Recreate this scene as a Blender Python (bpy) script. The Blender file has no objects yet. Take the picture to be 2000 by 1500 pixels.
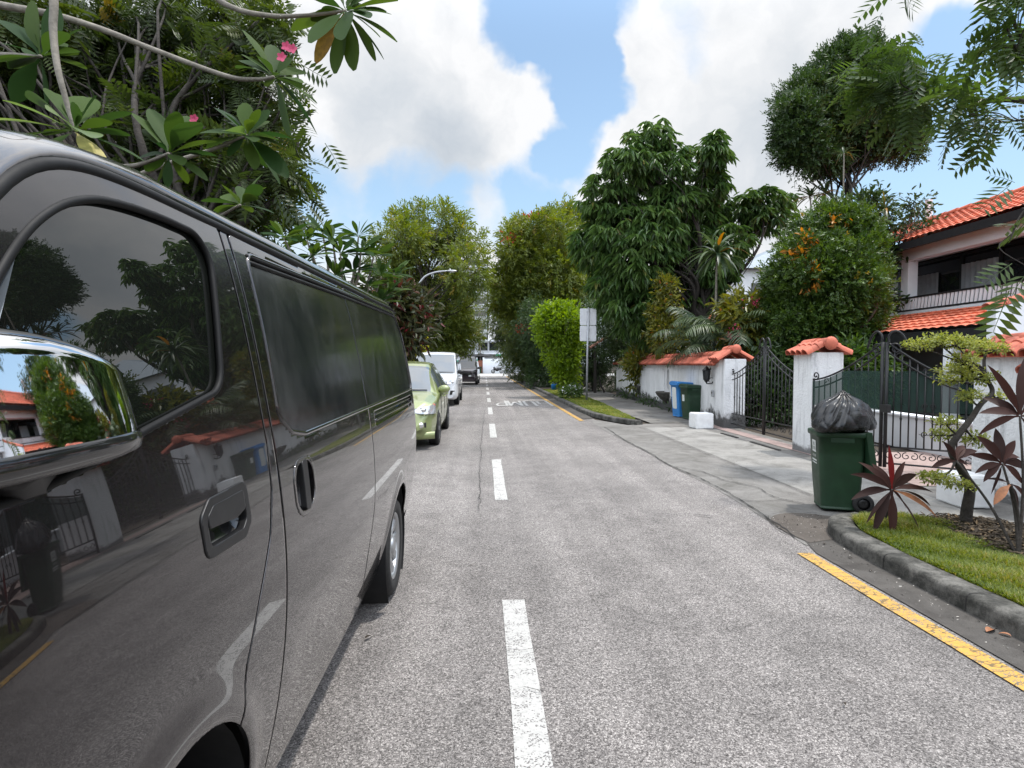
import bpy, bmesh, math, random
import numpy as np
from mathutils import Vector, Matrix, Euler

PI = math.pi
R = math.radians
sc = bpy.context.scene
COL = sc.collection

# ------------------------------------------------------------------ camera
EYE = 1.55                     # eye height, metres
FPX = 1120.0                   # focal length in photo pixels (2000 wide)
PITCH = math.atan2(40, FPX)    # looking slightly down
YAW = math.atan2(54, FPX)      # looking slightly right of the road axis
cam = bpy.data.objects.new('camera', bpy.data.cameras.new('camera'))
COL.objects.link(cam)
cam.location = (0, 0, EYE)
cam.rotation_euler = (PI/2 - PITCH, 0, -YAW)
cam.data.sensor_width = 36
cam.data.lens = 36*FPX/2000
cam.data.clip_start = 0.05
cam.data.clip_end = 3000
sc.camera = cam
_F = np.array([math.sin(YAW)*math.cos(PITCH), math.cos(YAW)*math.cos(PITCH), -math.sin(PITCH)])
_Rt = np.array([math.cos(YAW), -math.sin(YAW), 0.0])
_U = np.cross(_Rt, _F)

def ray(px, py):
    return _F + _Rt*(px-1000)/FPX - _U*(py-750)/FPX
def at(px, py, d):
    """survey helper: the place at depth d metres seen at photo pixel px, py"""
    return np.array([0, 0, EYE]) + ray(px, py)*d
def gnd(px, py, z=0.0):
    r = ray(px, py)
    return np.array([0, 0, EYE]) + r*((z-EYE)/r[2])

# ------------------------------------------------------------------ light
SUN_EL, SUN_AZ = R(71), math.atan2(0.80, 0.25)     # az measured from +Y towards +X
sd = Vector((math.sin(SUN_AZ)*math.cos(SUN_EL), math.cos(SUN_AZ)*math.cos(SUN_EL), math.sin(SUN_EL)))
sun = bpy.data.objects.new('sun', bpy.data.lights.new('sun', 'SUN'))
COL.objects.link(sun)
sun.rotation_euler = sd.to_track_quat('Z', 'Y').to_euler()
sun.location = sd*60
sun.data.energy = 2.2
sun.data.angle = R(3.0)
sun.data.color = (1.0, 0.955, 0.89)

sc.view_settings.view_transform = 'Standard'
sc.view_settings.look = 'None'
sc.view_settings.exposure = 0.57
sc.view_settings.gamma = 1
sc.cycles.max_bounces = 7
sc.cycles.diffuse_bounces = 3
sc.cycles.glossy_bounces = 4
sc.cycles.transmission_bounces = 4
sc.cycles.transparent_max_bounces = 12
sc.cycles.caustics_reflective = False
sc.cycles.caustics_refractive = False
sc.cycles.sample_clamp_indirect = 6
sc.cycles.use_denoising = True

# ------------------------------------------------------------------ node helpers
def nd(t, ty, ins=None, **props):
    n = t.nodes.new(ty)
    for k, v in props.items():
        setattr(n, k, v)
    for k, v in (ins or {}).items():
        s = n.inputs[k]
        if hasattr(v, 'is_linked') or isinstance(v, bpy.types.NodeSocket):
            t.links.new(v, s)
        else:
            s.default_value = v
    return n
def mth(t, op, a, b=0.0, clamp=False):
    n = t.nodes.new('ShaderNodeMath'); n.operation = op; n.use_clamp = clamp
    for i, v in enumerate((a, b)):
        if isinstance(v, bpy.types.NodeSocket): t.links.new(v, n.inputs[i])
        else: n.inputs[i].default_value = v
    return n.outputs[0]
def vmth(t, op, a, b=(0, 0, 0)):
    n = t.nodes.new('ShaderNodeVectorMath'); n.operation = op
    for i, v in enumerate((a, b)):
        if isinstance(v, bpy.types.NodeSocket): t.links.new(v, n.inputs[i])
        else: n.inputs[i].default_value = v
    return n.outputs[1] if op in ('DOT_PRODUCT', 'LENGTH') else n.outputs[0]
def vscale(t, a, s):
    n = t.nodes.new('ShaderNodeVectorMath'); n.operation = 'SCALE'
    t.links.new(a, n.inputs[0])
    if isinstance(s, bpy.types.NodeSocket): t.links.new(s, n.inputs[3])
    else: n.inputs[3].default_value = s
    return n.outputs[0]
def ss(t, v, lo, hi, a=0.0, b=1.0):
    n = nd(t, 'ShaderNodeMapRange', {0: v, 1: lo, 2: hi, 3: a, 4: b}, interpolation_type='SMOOTHSTEP')
    return n.outputs[0]
def mixc(t, f, a, b, mode='MIX'):
    n = t.nodes.new('ShaderNodeMix'); n.data_type = 'RGBA'; n.blend_type = mode
    for k, v in ((0, f), (6, a), (7, b)):
        if isinstance(v, bpy.types.NodeSocket): t.links.new(v, n.inputs[k])
        else: n.inputs[k].default_value = v if k == 0 else (*v[:3], 1)
    return n.outputs[2]
def noise(t, vec, scale, detail=4, rough=0.55, dist=0.0):
    n = nd(t, 'ShaderNodeTexNoise', {'Scale': scale, 'Detail': detail, 'Roughness': rough, 'Distortion': dist})
    if vec is not None: t.links.new(vec, n.inputs['Vector'])
    return n.outputs['Fac']
def ramp(t, f, stops):
    n = t.nodes.new('ShaderNodeValToRGB')
    cr = n.color_ramp
    while len(cr.elements) < len(stops): cr.elements.new(0.5)
    for e, (p, c) in zip(cr.elements, stops):
        e.position = p
        e.color = (*c[:3], 1) if hasattr(c, '__len__') else (c, c, c, 1)
    t.links.new(f, n.inputs[0])
    return n.outputs[0]

# ------------------------------------------------------------------ world: sky and cumulus cloud
w = bpy.data.worlds.new('World'); sc.world = w; w.use_nodes = True
t = w.node_tree; t.nodes.clear()
sky = nd(t, 'ShaderNodeTexSky', sky_type='NISHITA', sun_disc=False, sun_elevation=SUN_EL,
         sun_rotation=SUN_AZ, altitude=20, air_density=1.0, dust_density=1.2, ozone_density=1.4)
SKY_K = 0.125
dirv = nd(t, 'ShaderNodeTexCoord').outputs['Generated']
def nvec(scale, detail, rough=0.55):
    n = nd(t, 'ShaderNodeTexNoise', {'Scale': scale, 'Detail': detail, 'Roughness': rough})
    t.links.new(dirv, n.inputs['Vector'])
    return vmth(t, 'SUBTRACT', n.outputs['Color'], (0.5, 0.5, 0.5))
wa = vmth(t, 'ADD', dirv, vscale(t, nvec(4.5, 5, 0.6), 0.17))
wd = vmth(t, 'NORMALIZE', wa)
def lobe(px, py, r0, r1):
    h = ray(px, py); h = h/np.linalg.norm(h)
    d = vmth(t, 'DOT_PRODUCT', wd, tuple(h))
    return ss(t, d, math.cos(r1/FPX), math.cos(r0/FPX))
def total(items):
    acc = None
    for px, py, r0, r1, k in items:
        v = mth(t, 'MULTIPLY', lobe(px, py, r0, r1), k)
        acc = v if acc is None else mth(t, 'ADD', acc, v)
    return acc
# clear blue openings between the clouds, and the cloud banks themselves
gaps = total([(1095, 20, 20, 150, .9), (1120, 110, 15, 105, .8), (1165, 170, 15, 75, .7), (1130, 265, 20, 80, .75),
              (1070, 330, 15, 110, .55), (1215, 200, 10, 60, .3), (1000, 40, 10, 90, .3), (1890, 330, 60, 210, .9), (1990, 250, 60, 230, .8),
              (1850, 190, 20, 170, .65), (1780, 90, 5, 90, .3), (620, 400, 20, 150, .35), (820, 390, 20, 120, .4), (960, 400, 20, 120, .45),
              (1310, 70, 10, 110, .42), (2150, 300, 100, 350, .6)])
puffs = total([(830, 130, 120, 330, .5), (1500, 220, 150, 420, .5), (960, 460, 20, 110, .35), (1080, 190, 10, 70, .3),
               (1250, 90, 10, 90, .35), (1250, 200, 20, 90, .3), (1180, 330, 20, 90, .35), (1820, 60, 10, 120, .4)])
n1 = noise(t, wd, 3.2, 8, 0.6)
dens = mth(t, 'ADD', mth(t, 'MULTIPLY', mth(t, 'SUBTRACT', n1, 0.5), 1.5), 0.42)
dens = mth(t, 'SUBTRACT', mth(t, 'ADD', dens, puffs), gaps)
mask = ss(t, dens, 0.04, 0.64)
# cloud brightness: white sunlit tops, grey undersides, broken by finer billows
dark = total([(790, 285, 20, 190, .55), (900, 310, 10, 120, .28), (1480, 110, 60, 260, .16), (1400, 330, 40, 170, .22),
              (700, 130, 20, 110, .22), (1560, 380, 40, 200, .22), (1700, 120, 60, 200, .12)])
n2 = noise(t, wd, 7.5, 7, 0.62)
sh = mth(t, 'ADD', mth(t, 'MULTIPLY', dark, 0.9), mth(t, 'MULTIPLY', mth(t, 'SUBTRACT', n2, 0.51), 1.05))
thin = ss(t, dens, 0.2, 0.9, 0.1, 0.0)
cloud = ramp(t, mth(t, 'SUBTRACT', sh, thin), [(0.0, (0.66, 0.665, 0.675)), (0.22, (0.57, 0.585, 0.605)), (0.5, (0.47, 0.50, 0.535)), (1.0, (0.33, 0.375, 0.43))])
skyc = vscale(t, sky.outputs[0], SKY_K)
skyc = mixc(t, 1.0, skyc, (0.84, 0.96, 1.0), 'MULTIPLY')
# thin haze of high cloud whitens the blue
sep = nd(t, 'ShaderNodeSeparateXYZ', {0: dirv}).outputs[2]
veil = ss(t, sep, 0.0, 0.50, 0.66, 0.24)
skyc = mixc(t, veil, skyc, (0.46, 0.63, 0.76))
fin = mixc(t, mask, skyc, cloud)
# extra sky brightness round the sun, behind the camera and overhead, added to lift shade
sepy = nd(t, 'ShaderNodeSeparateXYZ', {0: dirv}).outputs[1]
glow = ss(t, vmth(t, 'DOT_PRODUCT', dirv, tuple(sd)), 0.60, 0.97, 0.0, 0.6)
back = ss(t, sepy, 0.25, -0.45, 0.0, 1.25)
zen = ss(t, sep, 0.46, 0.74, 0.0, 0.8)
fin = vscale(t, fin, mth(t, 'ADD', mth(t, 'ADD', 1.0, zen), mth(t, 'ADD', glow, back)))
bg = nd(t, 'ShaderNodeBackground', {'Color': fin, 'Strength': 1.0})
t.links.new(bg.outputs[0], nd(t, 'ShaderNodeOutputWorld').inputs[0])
w.cycles.sampling_method = 'MANUAL'
w.cycles.sample_map_resolution = 512

# ------------------------------------------------------------------ materials
def newmat(name):
    m = bpy.data.materials.new(name); m.use_nodes = True
    t = m.node_tree; t.nodes.clear()
    out = nd(t, 'ShaderNodeOutputMaterial')
    b = nd(t, 'ShaderNodeBsdfPrincipled')
    t.links.new(b.outputs[0], out.inputs[0])
    return m, t, b, out
def setin(t, b, **kw):
    names = dict(col='Base Color', rough='Roughness', metal='Metallic', spec='Specular IOR Level', coat='Coat Weight',
                 coatr='Coat Roughness', coatior='Coat IOR', normal='Normal', alpha='Alpha', ior='IOR', trans='Transmission Weight', sub='Subsurface Weight')
    for k, v in kw.items():
        s = b.inputs[names[k]]
        if isinstance(v, bpy.types.NodeSocket): t.links.new(v, s)
        elif k == 'col': s.default_value = (*v[:3], 1)
        else: s.default_value = v
def obco(t): return nd(t, 'ShaderNodeTexCoord').outputs['Object']
def bump(t, h, strength=0.4, dist=0.01):
    return nd(t, 'ShaderNodeBump', {'Height': h, 'Strength': strength, 'Distance': dist}).outputs[0]
def pmat(name, col, rough=0.5, metal=0.0, var=0.12, vs=6.0, bs=0, bk=0.3, bd=0.004, spec=0.5, coat=0.0, coatr=0.03):
    m, t, b, o = newmat(name)
    c = obco(t)
    n = noise(t, c, vs, 5, 0.6)
    lo = tuple(x*(1-var) for x in col); hi = tuple(min(1, x*(1+var)) for x in col)
    setin(t, b, col=ramp(t, n, [(0.3, lo), (0.7, hi)]), metal=metal, spec=spec, coat=coat, coatr=coatr,
          rough=ramp(t, noise(t, c, vs*1.7, 3), [(0.3, max(0.0, rough*0.88)), (0.7, min(1, rough*1.12))]))
    if bs: setin(t, b, normal=bump(t, noise(t, c, bs, 4, 0.6), bk, bd))
    return m
def leafmat(name, a, b_, yellow=None, yfrac=0.0, trans=0.3, rough=0.42, spec=0.5):
    m, t, b, o = newmat(name)
    at_ = nd(t, 'ShaderNodeAttribute', attribute_name='lv').outputs['Fac']
    stops = [(0.0, a), (0.95 - yfrac if yellow else 1.0, b_)]
    if yellow: stops.append((1.0 - yfrac*0.5, yellow))
    c = ramp(t, at_, stops)
    setin(t, b, col=c, rough=rough, spec=spec)
    hsv = nd(t, 'ShaderNodeHueSaturation', {'Hue': 0.485, 'Saturation': 1.15, 'Value': 1.9, 'Color': c}).outputs[0]
    tr = nd(t, 'ShaderNodeBsdfTranslucent', {'Color': hsv})
    mx = nd(t, 'ShaderNodeMixShader', {0: trans})
    t.links.new(b.outputs[0], mx.inputs[1]); t.links.new(tr.outputs[0], mx.inputs[2])
    t.links.new(mx.outputs[0], o.inputs[0])
    return m

M = {}
def asphalt():
    m, t, b, o = newmat('asphalt')
    c = obco(t)
    v = nd(t, 'ShaderNodeTexVoronoi', {'Vector': c, 'Scale': 145.0, 'Randomness': 1.0})
    cell = nd(t, 'ShaderNodeSeparateColor', {0: v.outputs['Color']}).outputs[0]
    v2 = nd(t, 'ShaderNodeTexVoronoi', {'Vector': c, 'Scale': 290.0, 'Randomness': 1.0})
    cell2 = nd(t, 'ShaderNodeSeparateColor', {0: v2.outputs['Color']}).outputs[1]
    g = mth(t, 'ADD', mth(t, 'MULTIPLY', cell, 0.55), mth(t, 'MULTIPLY', cell2, 0.45))
    stone = ramp(t, g, [(0.10, (0.038, 0.034, 0.032)), (0.42, (0.158, 0.145, 0.138)), (0.68, (0.262, 0.242, 0.230)), (0.92, (0.50, 0.465, 0.44))])
    big = noise(t, c, 0.55, 5, 0.6)
    mid = noise(t, c, 3.5, 5, 0.65)
    tone = mth(t, 'ADD', mth(t, 'MULTIPLY', big, 0.6), mth(t, 'MULTIPLY', mid, 0.4))
    tone = ramp(t, tone, [(0.34, 0.66), (0.5, 0.97), (0.66, 1.18)])
    col = mixc(t, 1.0, stone, tone, 'MULTIPLY')
    # long faint wheel streaks along the lane
    st = nd(t, 'ShaderNodeMapping', {'Vector': c, 'Scale': (2.6, 0.07, 1)}).outputs[0]
    col = mixc(t, 1.0, col, ramp(t, noise(t, st, 1.0, 4), [(0.35, 0.80), (0.65, 1.08)]), 'MULTIPLY')
    # sparse rusty and dark spots
    sp = noise(t, c, 3.6, 3, 0.6)
    col = mixc(t, ramp(t, sp, [(0.66, 0.0), (0.76, 0.55)]), col, (0.055, 0.044, 0.038))
    h = mth(t, 'SUBTRACT', 1.0, v.outputs['Distance'])
    setin(t, b, col=col, rough=0.82, spec=0.35, normal=bump(t, h, 0.55, 0.006))
    return m
M['asphalt'] = asphalt()
def concrete(name, base=(0.36, 0.345, 0.32), dirt=(0.09, 0.085, 0.075), amount=0.5, streak=None, mold=0.0):
    m, t, b, o = newmat(name)
    c = obco(t)
    n = noise(t, c, 1.1, 7, 0.66)
    f = noise(t, c, 24, 5, 0.7)
    fine = noise(t, c, 160, 2, 0.6)
    mix = mth(t, 'ADD', mth(t, 'MULTIPLY', n, 0.72), mth(t, 'MULTIPLY', f, 0.28))
    lo = tuple(x*0.74 for x in base); hi = tuple(min(1, x*1.14) for x in base)
    col = ramp(t, mix, [(0.36, lo), (0.52, base), (0.68, hi)])
    col = mixc(t, mth(t, 'MULTIPLY', ss(t, noise(t, c, 2.3, 7, 0.7, 0.6), 0.5-0.12*amount, 0.74), amount), col, dirt)
    col = mixc(t, 1.0, col, ramp(t, fine, [(0.3, 0.80), (0.7, 1.15)]), 'MULTIPLY')
    if mold:
        col = mixc(t, mth(t, 'MULTIPLY', ss(t, noise(t, c, 4.5, 8, 0.8), 0.36, 0.62), mold), col, (0.022, 0.022, 0.019))
    setin(t, b, col=col, rough=0.88, spec=0.3, normal=bump(t, mth(t, 'ADD', f, mth(t, 'MULTIPLY', fine, 0.5)), 0.4, 0.006))
    return m
M['apron'] = concrete('apron_concrete', (0.20, 0.190, 0.178), amount=0.9)
M['path'] = concrete('path_concrete', (0.27, 0.26, 0.243), amount=0.65)
M['gutter'] = concrete('gutter_concrete', (0.085, 0.078, 0.071), (0.030, 0.026, 0.023), amount=0.8)
M['kerb'] = concrete('kerb_concrete', (0.17, 0.162, 0.147), (0.035, 0.035, 0.03), amount=0.9, mold=0.9)
M['dirt'] = concrete('dirt_patch', (0.105, 0.09, 0.078), (0.05, 0.042, 0.035), amount=0.6)
M['soil'] = concrete('garden_soil', (0.06, 0.048, 0.036), (0.03, 0.024, 0.018), amount=0.6)
M['crack'] = pmat('crack_dark', (0.025, 0.023, 0.022), 0.95)
M['pinktile'] = concrete('pink_paving', (0.36, 0.27, 0.245), (0.14, 0.10, 0.09), amount=0.45)
def roadpaint(name, col, wear, crack=False):
    m, t, b, o = newmat(name)
    c = obco(t)
    v = nd(t, 'ShaderNodeTexVoronoi', {'Vector': c, 'Scale': 150.0})
    cell = nd(t, 'ShaderNodeSeparateColor', {0: v.outputs['Color']}).outputs[0]
    wearf = mth(t, 'ADD', mth(t, 'MULTIPLY', noise(t, c, 9, 5, 0.65), 0.65), mth(t, 'MULTIPLY', cell, 0.35))
    cc = mixc(t, ss(t, wearf, wear, wear+0.09), col, (0.16, 0.15, 0.145))
    cc = mixc(t, 1.0, cc, ramp(t, noise(t, c, 40, 4, .7), [(0.3, 0.8), (0.65, 1.05)]), 'MULTIPLY')
    if crack:
        mp = nd(t, 'ShaderNodeMapping', {'Vector': c, 'Scale': (1.4, 7.5, 1), 'Rotation': (0, 0, 0.35)}).outputs[0]
        vc = nd(t, 'ShaderNodeTexVoronoi', {'Vector': vmth(t, 'ADD', mp, vscale(t, nd(t, 'ShaderNodeTexNoise', {'Vector': c, 'Scale': 14.0}).outputs['Color'], 0.5)), 'Scale': 2.0}, feature='DISTANCE_TO_EDGE')
        cc = mixc(t, ss(t, vc.outputs['Distance'], 0.012, 0.055, 0.85, 0.0), cc, (0.10, 0.08, 0.05))
    setin(t, b, col=cc, rough=0.7, spec=0.35, normal=bump(t, cell, 0.4, 0.003))
    return m
M['white_line'] = roadpaint('white_road_paint', (0.47, 0.46, 0.44), 0.575)
M['yellow_line'] = roadpaint('yellow_road_paint', (0.54, 0.31, 0.065), 0.575, True)

def stucco(name, base=(0.72, 0.72, 0.74), mold=1.0, top=0.5):
    """rough white plaster; mould grows from the foot of the wall in ragged patches"""
    m, t, b, o = newmat(name)
    c = obco(t)
    z = nd(t, 'ShaderNodeSeparateXYZ', {0: c}).outputs[2]
    lump = noise(t, c, 26, 4, 0.6)
    n = noise(t, c, 2.2, 8, 0.72)
    stre = noise(t, nd(t, 'ShaderNodeMapping', {'Vector': c, 'Scale': (7, 7, 0.8)}).outputs[0], 1.0, 5, 0.7)
    col = ramp(t, noise(t, c, 1.5, 5), [(0.3, tuple(x*0.86 for x in base)), (0.65, base)])
    col = mixc(t, mth(t, 'MULTIPLY', ss(t, stre, 0.50, 0.72), 0.62*mold), col, (0.22, 0.22, 0.22))
    edge = mth(t, 'SUBTRACT', mth(t, 'MULTIPLY', n, 1.75), mth(t, 'MULTIPLY', z, 1.0/top))
    col = mixc(t, mth(t, 'MULTIPLY', ss(t, edge, 0.14, 0.52), 0.93*mold), col, (0.045, 0.044, 0.042))
    setin(t, b, col=col, rough=0.9, spec=0.25, normal=bump(t, lump, 0.9, 0.02))
    return m
M['stucco'] = stucco('old_white_stucco', (0.80, 0.80, 0.81), 1.0, 0.6)
M['stucco_clean'] = stucco('white_stucco', (0.82, 0.82, 0.825), 0.85, 0.25)
M['wallpaint'] = pmat('white_wall_paint', (0.77, 0.79, 0.82), 0.8, var=0.06, vs=1.4, bs=60, bk=0.15)
M['greywall'] = pmat('pale_grey_wall', (0.58, 0.59, 0.61), 0.85, var=0.08, vs=1.1, bs=60, bk=0.15)
def tilemat(name, base):
    m, t, b, o = newmat(name)
    c = obco(t)
    n = noise(t, c, 3.0, 6, 0.65)
    cell = nd(t, 'ShaderNodeSeparateColor', {0: nd(t, 'ShaderNodeTexVoronoi', {'Vector': c, 'Scale': 3.6}).outputs['Color']}).outputs[0]
    f = mth(t, 'ADD', mth(t, 'MULTIPLY', n, 0.6), mth(t, 'MULTIPLY', cell, 0.4))
    col = ramp(t, f, [(0.25, tuple(x*0.62 for x in base)), (0.5, base), (0.75, tuple(min(1, x*1.25) for x in base))])
    col = mixc(t, ss(t, noise(t, c, 9, 6, 0.75), 0.60, 0.75, 0, 0.55), col, (0.07, 0.055, 0.05))
    setin(t, b, col=col, rough=0.75, normal=bump(t, noise(t, c, 50, 4), 0.25, 0.004))
    return m
M['tile'] = tilemat('terracotta_tile', (0.46, 0.12, 0.072))
M['rooftile'] = tilemat('orange_roof_tile', (0.56, 0.135, 0.068))
M['oldtile'] = tilemat('weathered_brown_tile', (0.23, 0.10, 0.07))
M['iron'] = pmat('black_wrought_iron', (0.018, 0.018, 0.019), 0.42, 0.3, var=0.3)
M['bark'] = pmat('tree_bark', (0.085, 0.068, 0.052), 0.9, var=0.35, vs=9, bs=28, bk=0.8, bd=0.02)
M['barkdark'] = pmat('dark_bark', (0.035, 0.029, 0.024), 0.9, var=0.35, vs=9, bs=28, bk=0.8, bd=0.02)
M['barkgrey'] = pmat('pale_grey_bark', (0.20, 0.18, 0.15), 0.85, var=0.3, vs=14, bs=40, bk=0.6, bd=0.008)
M['black'] = pmat('black_plastic', (0.012, 0.012, 0.013), 0.45, var=0.1)
M['blockwhite'] = pmat('white_block_paint', (.80, .80, .80), .75, var=.07, vs=9, bs=50, bk=.2)
M['seal'] = pmat('black_rubber_seal', (.004, .004, .0042), .6, var=.1, spec=.25)
M['rubber'] = pmat('tyre_rubber', (0.018, 0.018, 0.018), 0.8, var=0.2, vs=20, bs=60, bk=0.2)
M['silver'] = pmat('silver_paint', (0.42, 0.43, 0.44), 0.32, 0.7, var=0.05)
M['steel'] = pmat('galvanised_steel', (0.40, 0.41, 0.43), 0.45, 0.55, var=0.1, vs=12)
M['chrome'] = pmat('polished_chrome', (0.80, 0.81, 0.83), 0.025, 1.0, var=0.01)
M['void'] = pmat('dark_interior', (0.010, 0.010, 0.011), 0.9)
M['darkwood'] = pmat('dark_stained_wood', (0.022, 0.017, 0.014), 0.7, var=0.3, vs=8)
# ------------------------------------------------------------------ objects
def tag(o, label=None, cat=None, group=None, kind=None):
    if label: o['label'] = label
    if cat: o['category'] = cat
    if group: o['group'] = group
    if kind: o['kind'] = kind
    return o
def thing(name, label, cat, loc=(0, 0, 0), rz=0.0, group=None):
    o = bpy.data.objects.new(name, None); COL.objects.link(o)
    o.empty_display_size = 0.2
    o.location = loc; o.rotation_euler = (0, 0, rz)
    return tag(o, label, cat, group)
def link(name, me, mats, parent=None):
    for m in (mats if isinstance(mats, (list, tuple)) else [mats]):
        me.materials.append(m)
    o = bpy.data.objects.new(name, me); COL.objects.link(o)
    if parent is not None: o.parent = parent
    return o
def copy_tree(o, parent=None):
    c = o.copy(); COL.objects.link(c)
    if parent is not None: c.parent = parent
    for ch in list(o.children): copy_tree(ch, c)
    return c

def fast_mesh(name, V, Fq, smooth=False, attr=None, mi=None):
    """V (n,3), Fq (m,k) uniform faces"""
    V = np.ascontiguousarray(V, dtype=np.float32); Fq = np.ascontiguousarray(Fq, dtype=np.int32)
    me = bpy.data.meshes.new(name)
    k = Fq.shape[1]
    me.vertices.add(len(V)); me.vertices.foreach_set('co', V.ravel())
    me.loops.add(Fq.size); me.loops.foreach_set('vertex_index', Fq.ravel())
    me.polygons.add(len(Fq)); me.polygons.foreach_set('loop_start', np.arange(0, Fq.size, k, dtype=np.int32))
    if mi is not None: me.polygons.foreach_set('material_index', np.asarray(mi, dtype=np.int32))
    me.polygons.foreach_set('use_smooth', np.full(len(Fq), smooth, dtype=bool))
    me.update(calc_edges=True)
    if attr is not None:
        a = me.attributes.new('lv', 'FLOAT', 'FACE'); a.data.foreach_set('value', np.asarray(attr, dtype=np.float32))
    return me

class MB:
    """collects simple solids and surfaces into one mesh"""
    def __init__(s): s.v = []; s.f = []; s.n = 0; s.mi = []; s.sm = []; s.lv = []; s.tone = 0.5
    def add(s, V, Fs, mat=0, smooth=False):
        V = np.asarray(V, float)
        s.v.append(V)
        for f in Fs: s.f.append(tuple(int(i)+s.n for i in f))
        s.mi += [mat]*len(Fs); s.sm += [smooth]*len(Fs); s.lv += [s.tone]*len(Fs)
        s.n += len(V); return s
    def box(s, c, size, rz=0.0, mat=0, bev=0.0, rot=None):
        bm = bmesh.new(); bmesh.ops.create_cube(bm, size=1.0)
        bmesh.ops.scale(bm, vec=size, verts=bm.verts)
        if bev: bmesh.ops.bevel(bm, geom=list(bm.edges), offset=bev, segments=2, affect='EDGES', profile=0.6)
        mt = Matrix.Translation(c) @ (rot.to_matrix().to_4x4() if rot else Matrix.Rotation(rz, 4, 'Z'))
        bm.transform(mt)
        s.bm(bm, mat, smooth=False); return s
    def bm(s, bm, mat=0, smooth=False):
        bm.verts.index_update()
        s.add([v.co[:] for v in bm.verts], [[v.index for v in f.verts] for f in bm.faces], mat, smooth); bm.free(); return s
    def tube(s, P, r, k=8, mat=0, cap=True, smooth=True, up=None):
        P = np.asarray(P, float); n = len(P)
        r = np.full(n, r) if np.isscalar(r) else np.asarray(r, float)
        T = np.gradient(P, axis=0); T /= np.linalg.norm(T, axis=1)[:, None]+1e-12
        u = np.array([0, 0, 1.0]) if abs(T[0][2]) < 0.9 else np.array([1.0, 0, 0])
        V = []
        a = np.arange(k)/k*2*PI + PI/k
        for i in range(n):
            u = u - T[i]*np.dot(u, T[i]); u /= np.linalg.norm(u)+1e-12
            b = np.cross(T[i], u)
            V.append(P[i] + r[i]*(np.cos(a)[:, None]*u + np.sin(a)[:, None]*b))
        V = np.concatenate(V)
        Fs = []
        for i in range(n-1):
            for j in range(k):
                Fs.append((i*k+j, i*k+(j+1) % k, (i+1)*k+(j+1) % k, (i+1)*k+j))
        if cap: Fs.append(tuple(range(k-1, -1, -1))); Fs.append(tuple((n-1)*k+j for j in range(k)))
        return s.add(V, Fs, mat, smooth)
    def lathe(s, prof, c=(0, 0, 0), k=24, mat=0, smooth=True, axis='Z'):
        prof = np.asarray(prof, float); n = len(prof)
        a = np.arange(k)/k*2*PI
        V = np.array([[r*math.cos(x), r*math.sin(x), z] for r, z in prof for x in a])
        if axis == 'X': V = V[:, [2, 0, 1]]
        if axis == 'Y': V = V[:, [1, 2, 0]]
        Fs = [(i*k+j, i*k+(j+1) % k, (i+1)*k+(j+1) % k, (i+1)*k+j) for i in range(n-1) for j in range(k)]
        return s.add(V+np.asarray(c), Fs, mat, smooth)
    def prism(s, poly, z0, z1, mat=0):
        n = len(poly)
        V = [(x, y, z0) for x, y in poly]+[(x, y, z1) for x, y in poly]
        Fs = [tuple(range(n-1, -1, -1)), tuple(range(n, 2*n))]+[(i, (i+1) % n, n+(i+1) % n, n+i) for i in range(n)]
        return s.add(V, Fs, mat)
    def grid(s, G, mat=0, smooth=True, closed_u=False):
        G = np.asarray(G, float); a, b = G.shape[:2]
        Fs = []
        for i in range(a-1):
            for j in range(b-1 if not closed_u else b):
                Fs.append((i*b+j, i*b+(j+1) % b, (i+1)*b+(j+1) % b, (i+1)*b+j))
        return s.add(G.reshape(-1, 3), Fs, mat, smooth)
    def ball(s, c, r, k=16, mat=0):
        r = np.array([r]*3) if np.isscalar(r) else np.asarray(r, float)
        th = np.linspace(0.001, PI-0.001, k//2+1); ph = np.arange(k)/k*2*PI
        G = np.array([[(math.sin(x)*math.cos(y), math.sin(x)*math.sin(y), math.cos(x)) for y in ph] for x in th])*r+np.asarray(c)
        return s.grid(G[:, ::-1], mat, True, True)
    def mesh(s, name):
        me = bpy.data.meshes.new(name)
        me.from_pydata(np.concatenate(s.v).tolist() if s.v else [], [], s.f)
        me.polygons.foreach_set('material_index', np.asarray(s.mi, dtype=np.int32))
        me.polygons.foreach_set('use_smooth', np.asarray(s.sm, dtype=bool))
        me.update()
        if min(s.lv) != max(s.lv):
            a = me.attributes.new('lv', 'FLOAT', 'FACE'); a.data.foreach_set('value', np.asarray(s.lv, dtype=np.float32))
        return me
    def build(s, name, mats, parent=None): return link(name, s.mesh(name), mats, parent)

def curve(pts, n=12):
    """Catmull-Rom through pts"""
    P = np.asarray(pts, float)
    P = np.vstack([2*P[0]-P[1], P, 2*P[-1]-P[-2]])
    out = []
    for i in range(1, len(P)-2):
        for u in np.linspace(0, 1, n, endpoint=False):
            a, b, c, d = P[i-1], P[i], P[i+1], P[i+2]
            out.append(0.5*((2*b)+(-a+c)*u+(2*a-5*b+4*c-d)*u*u+(-a+3*b-3*c+d)*u**3))
    out.append(P[-2]); return np.array(out)
def interp(x, tab):
    return np.interp(x, [p[0] for p in tab], [p[1] for p in tab])
def nrm(a): return a/(np.linalg.norm(a, axis=-1, keepdims=True)+1e-9)

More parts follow.
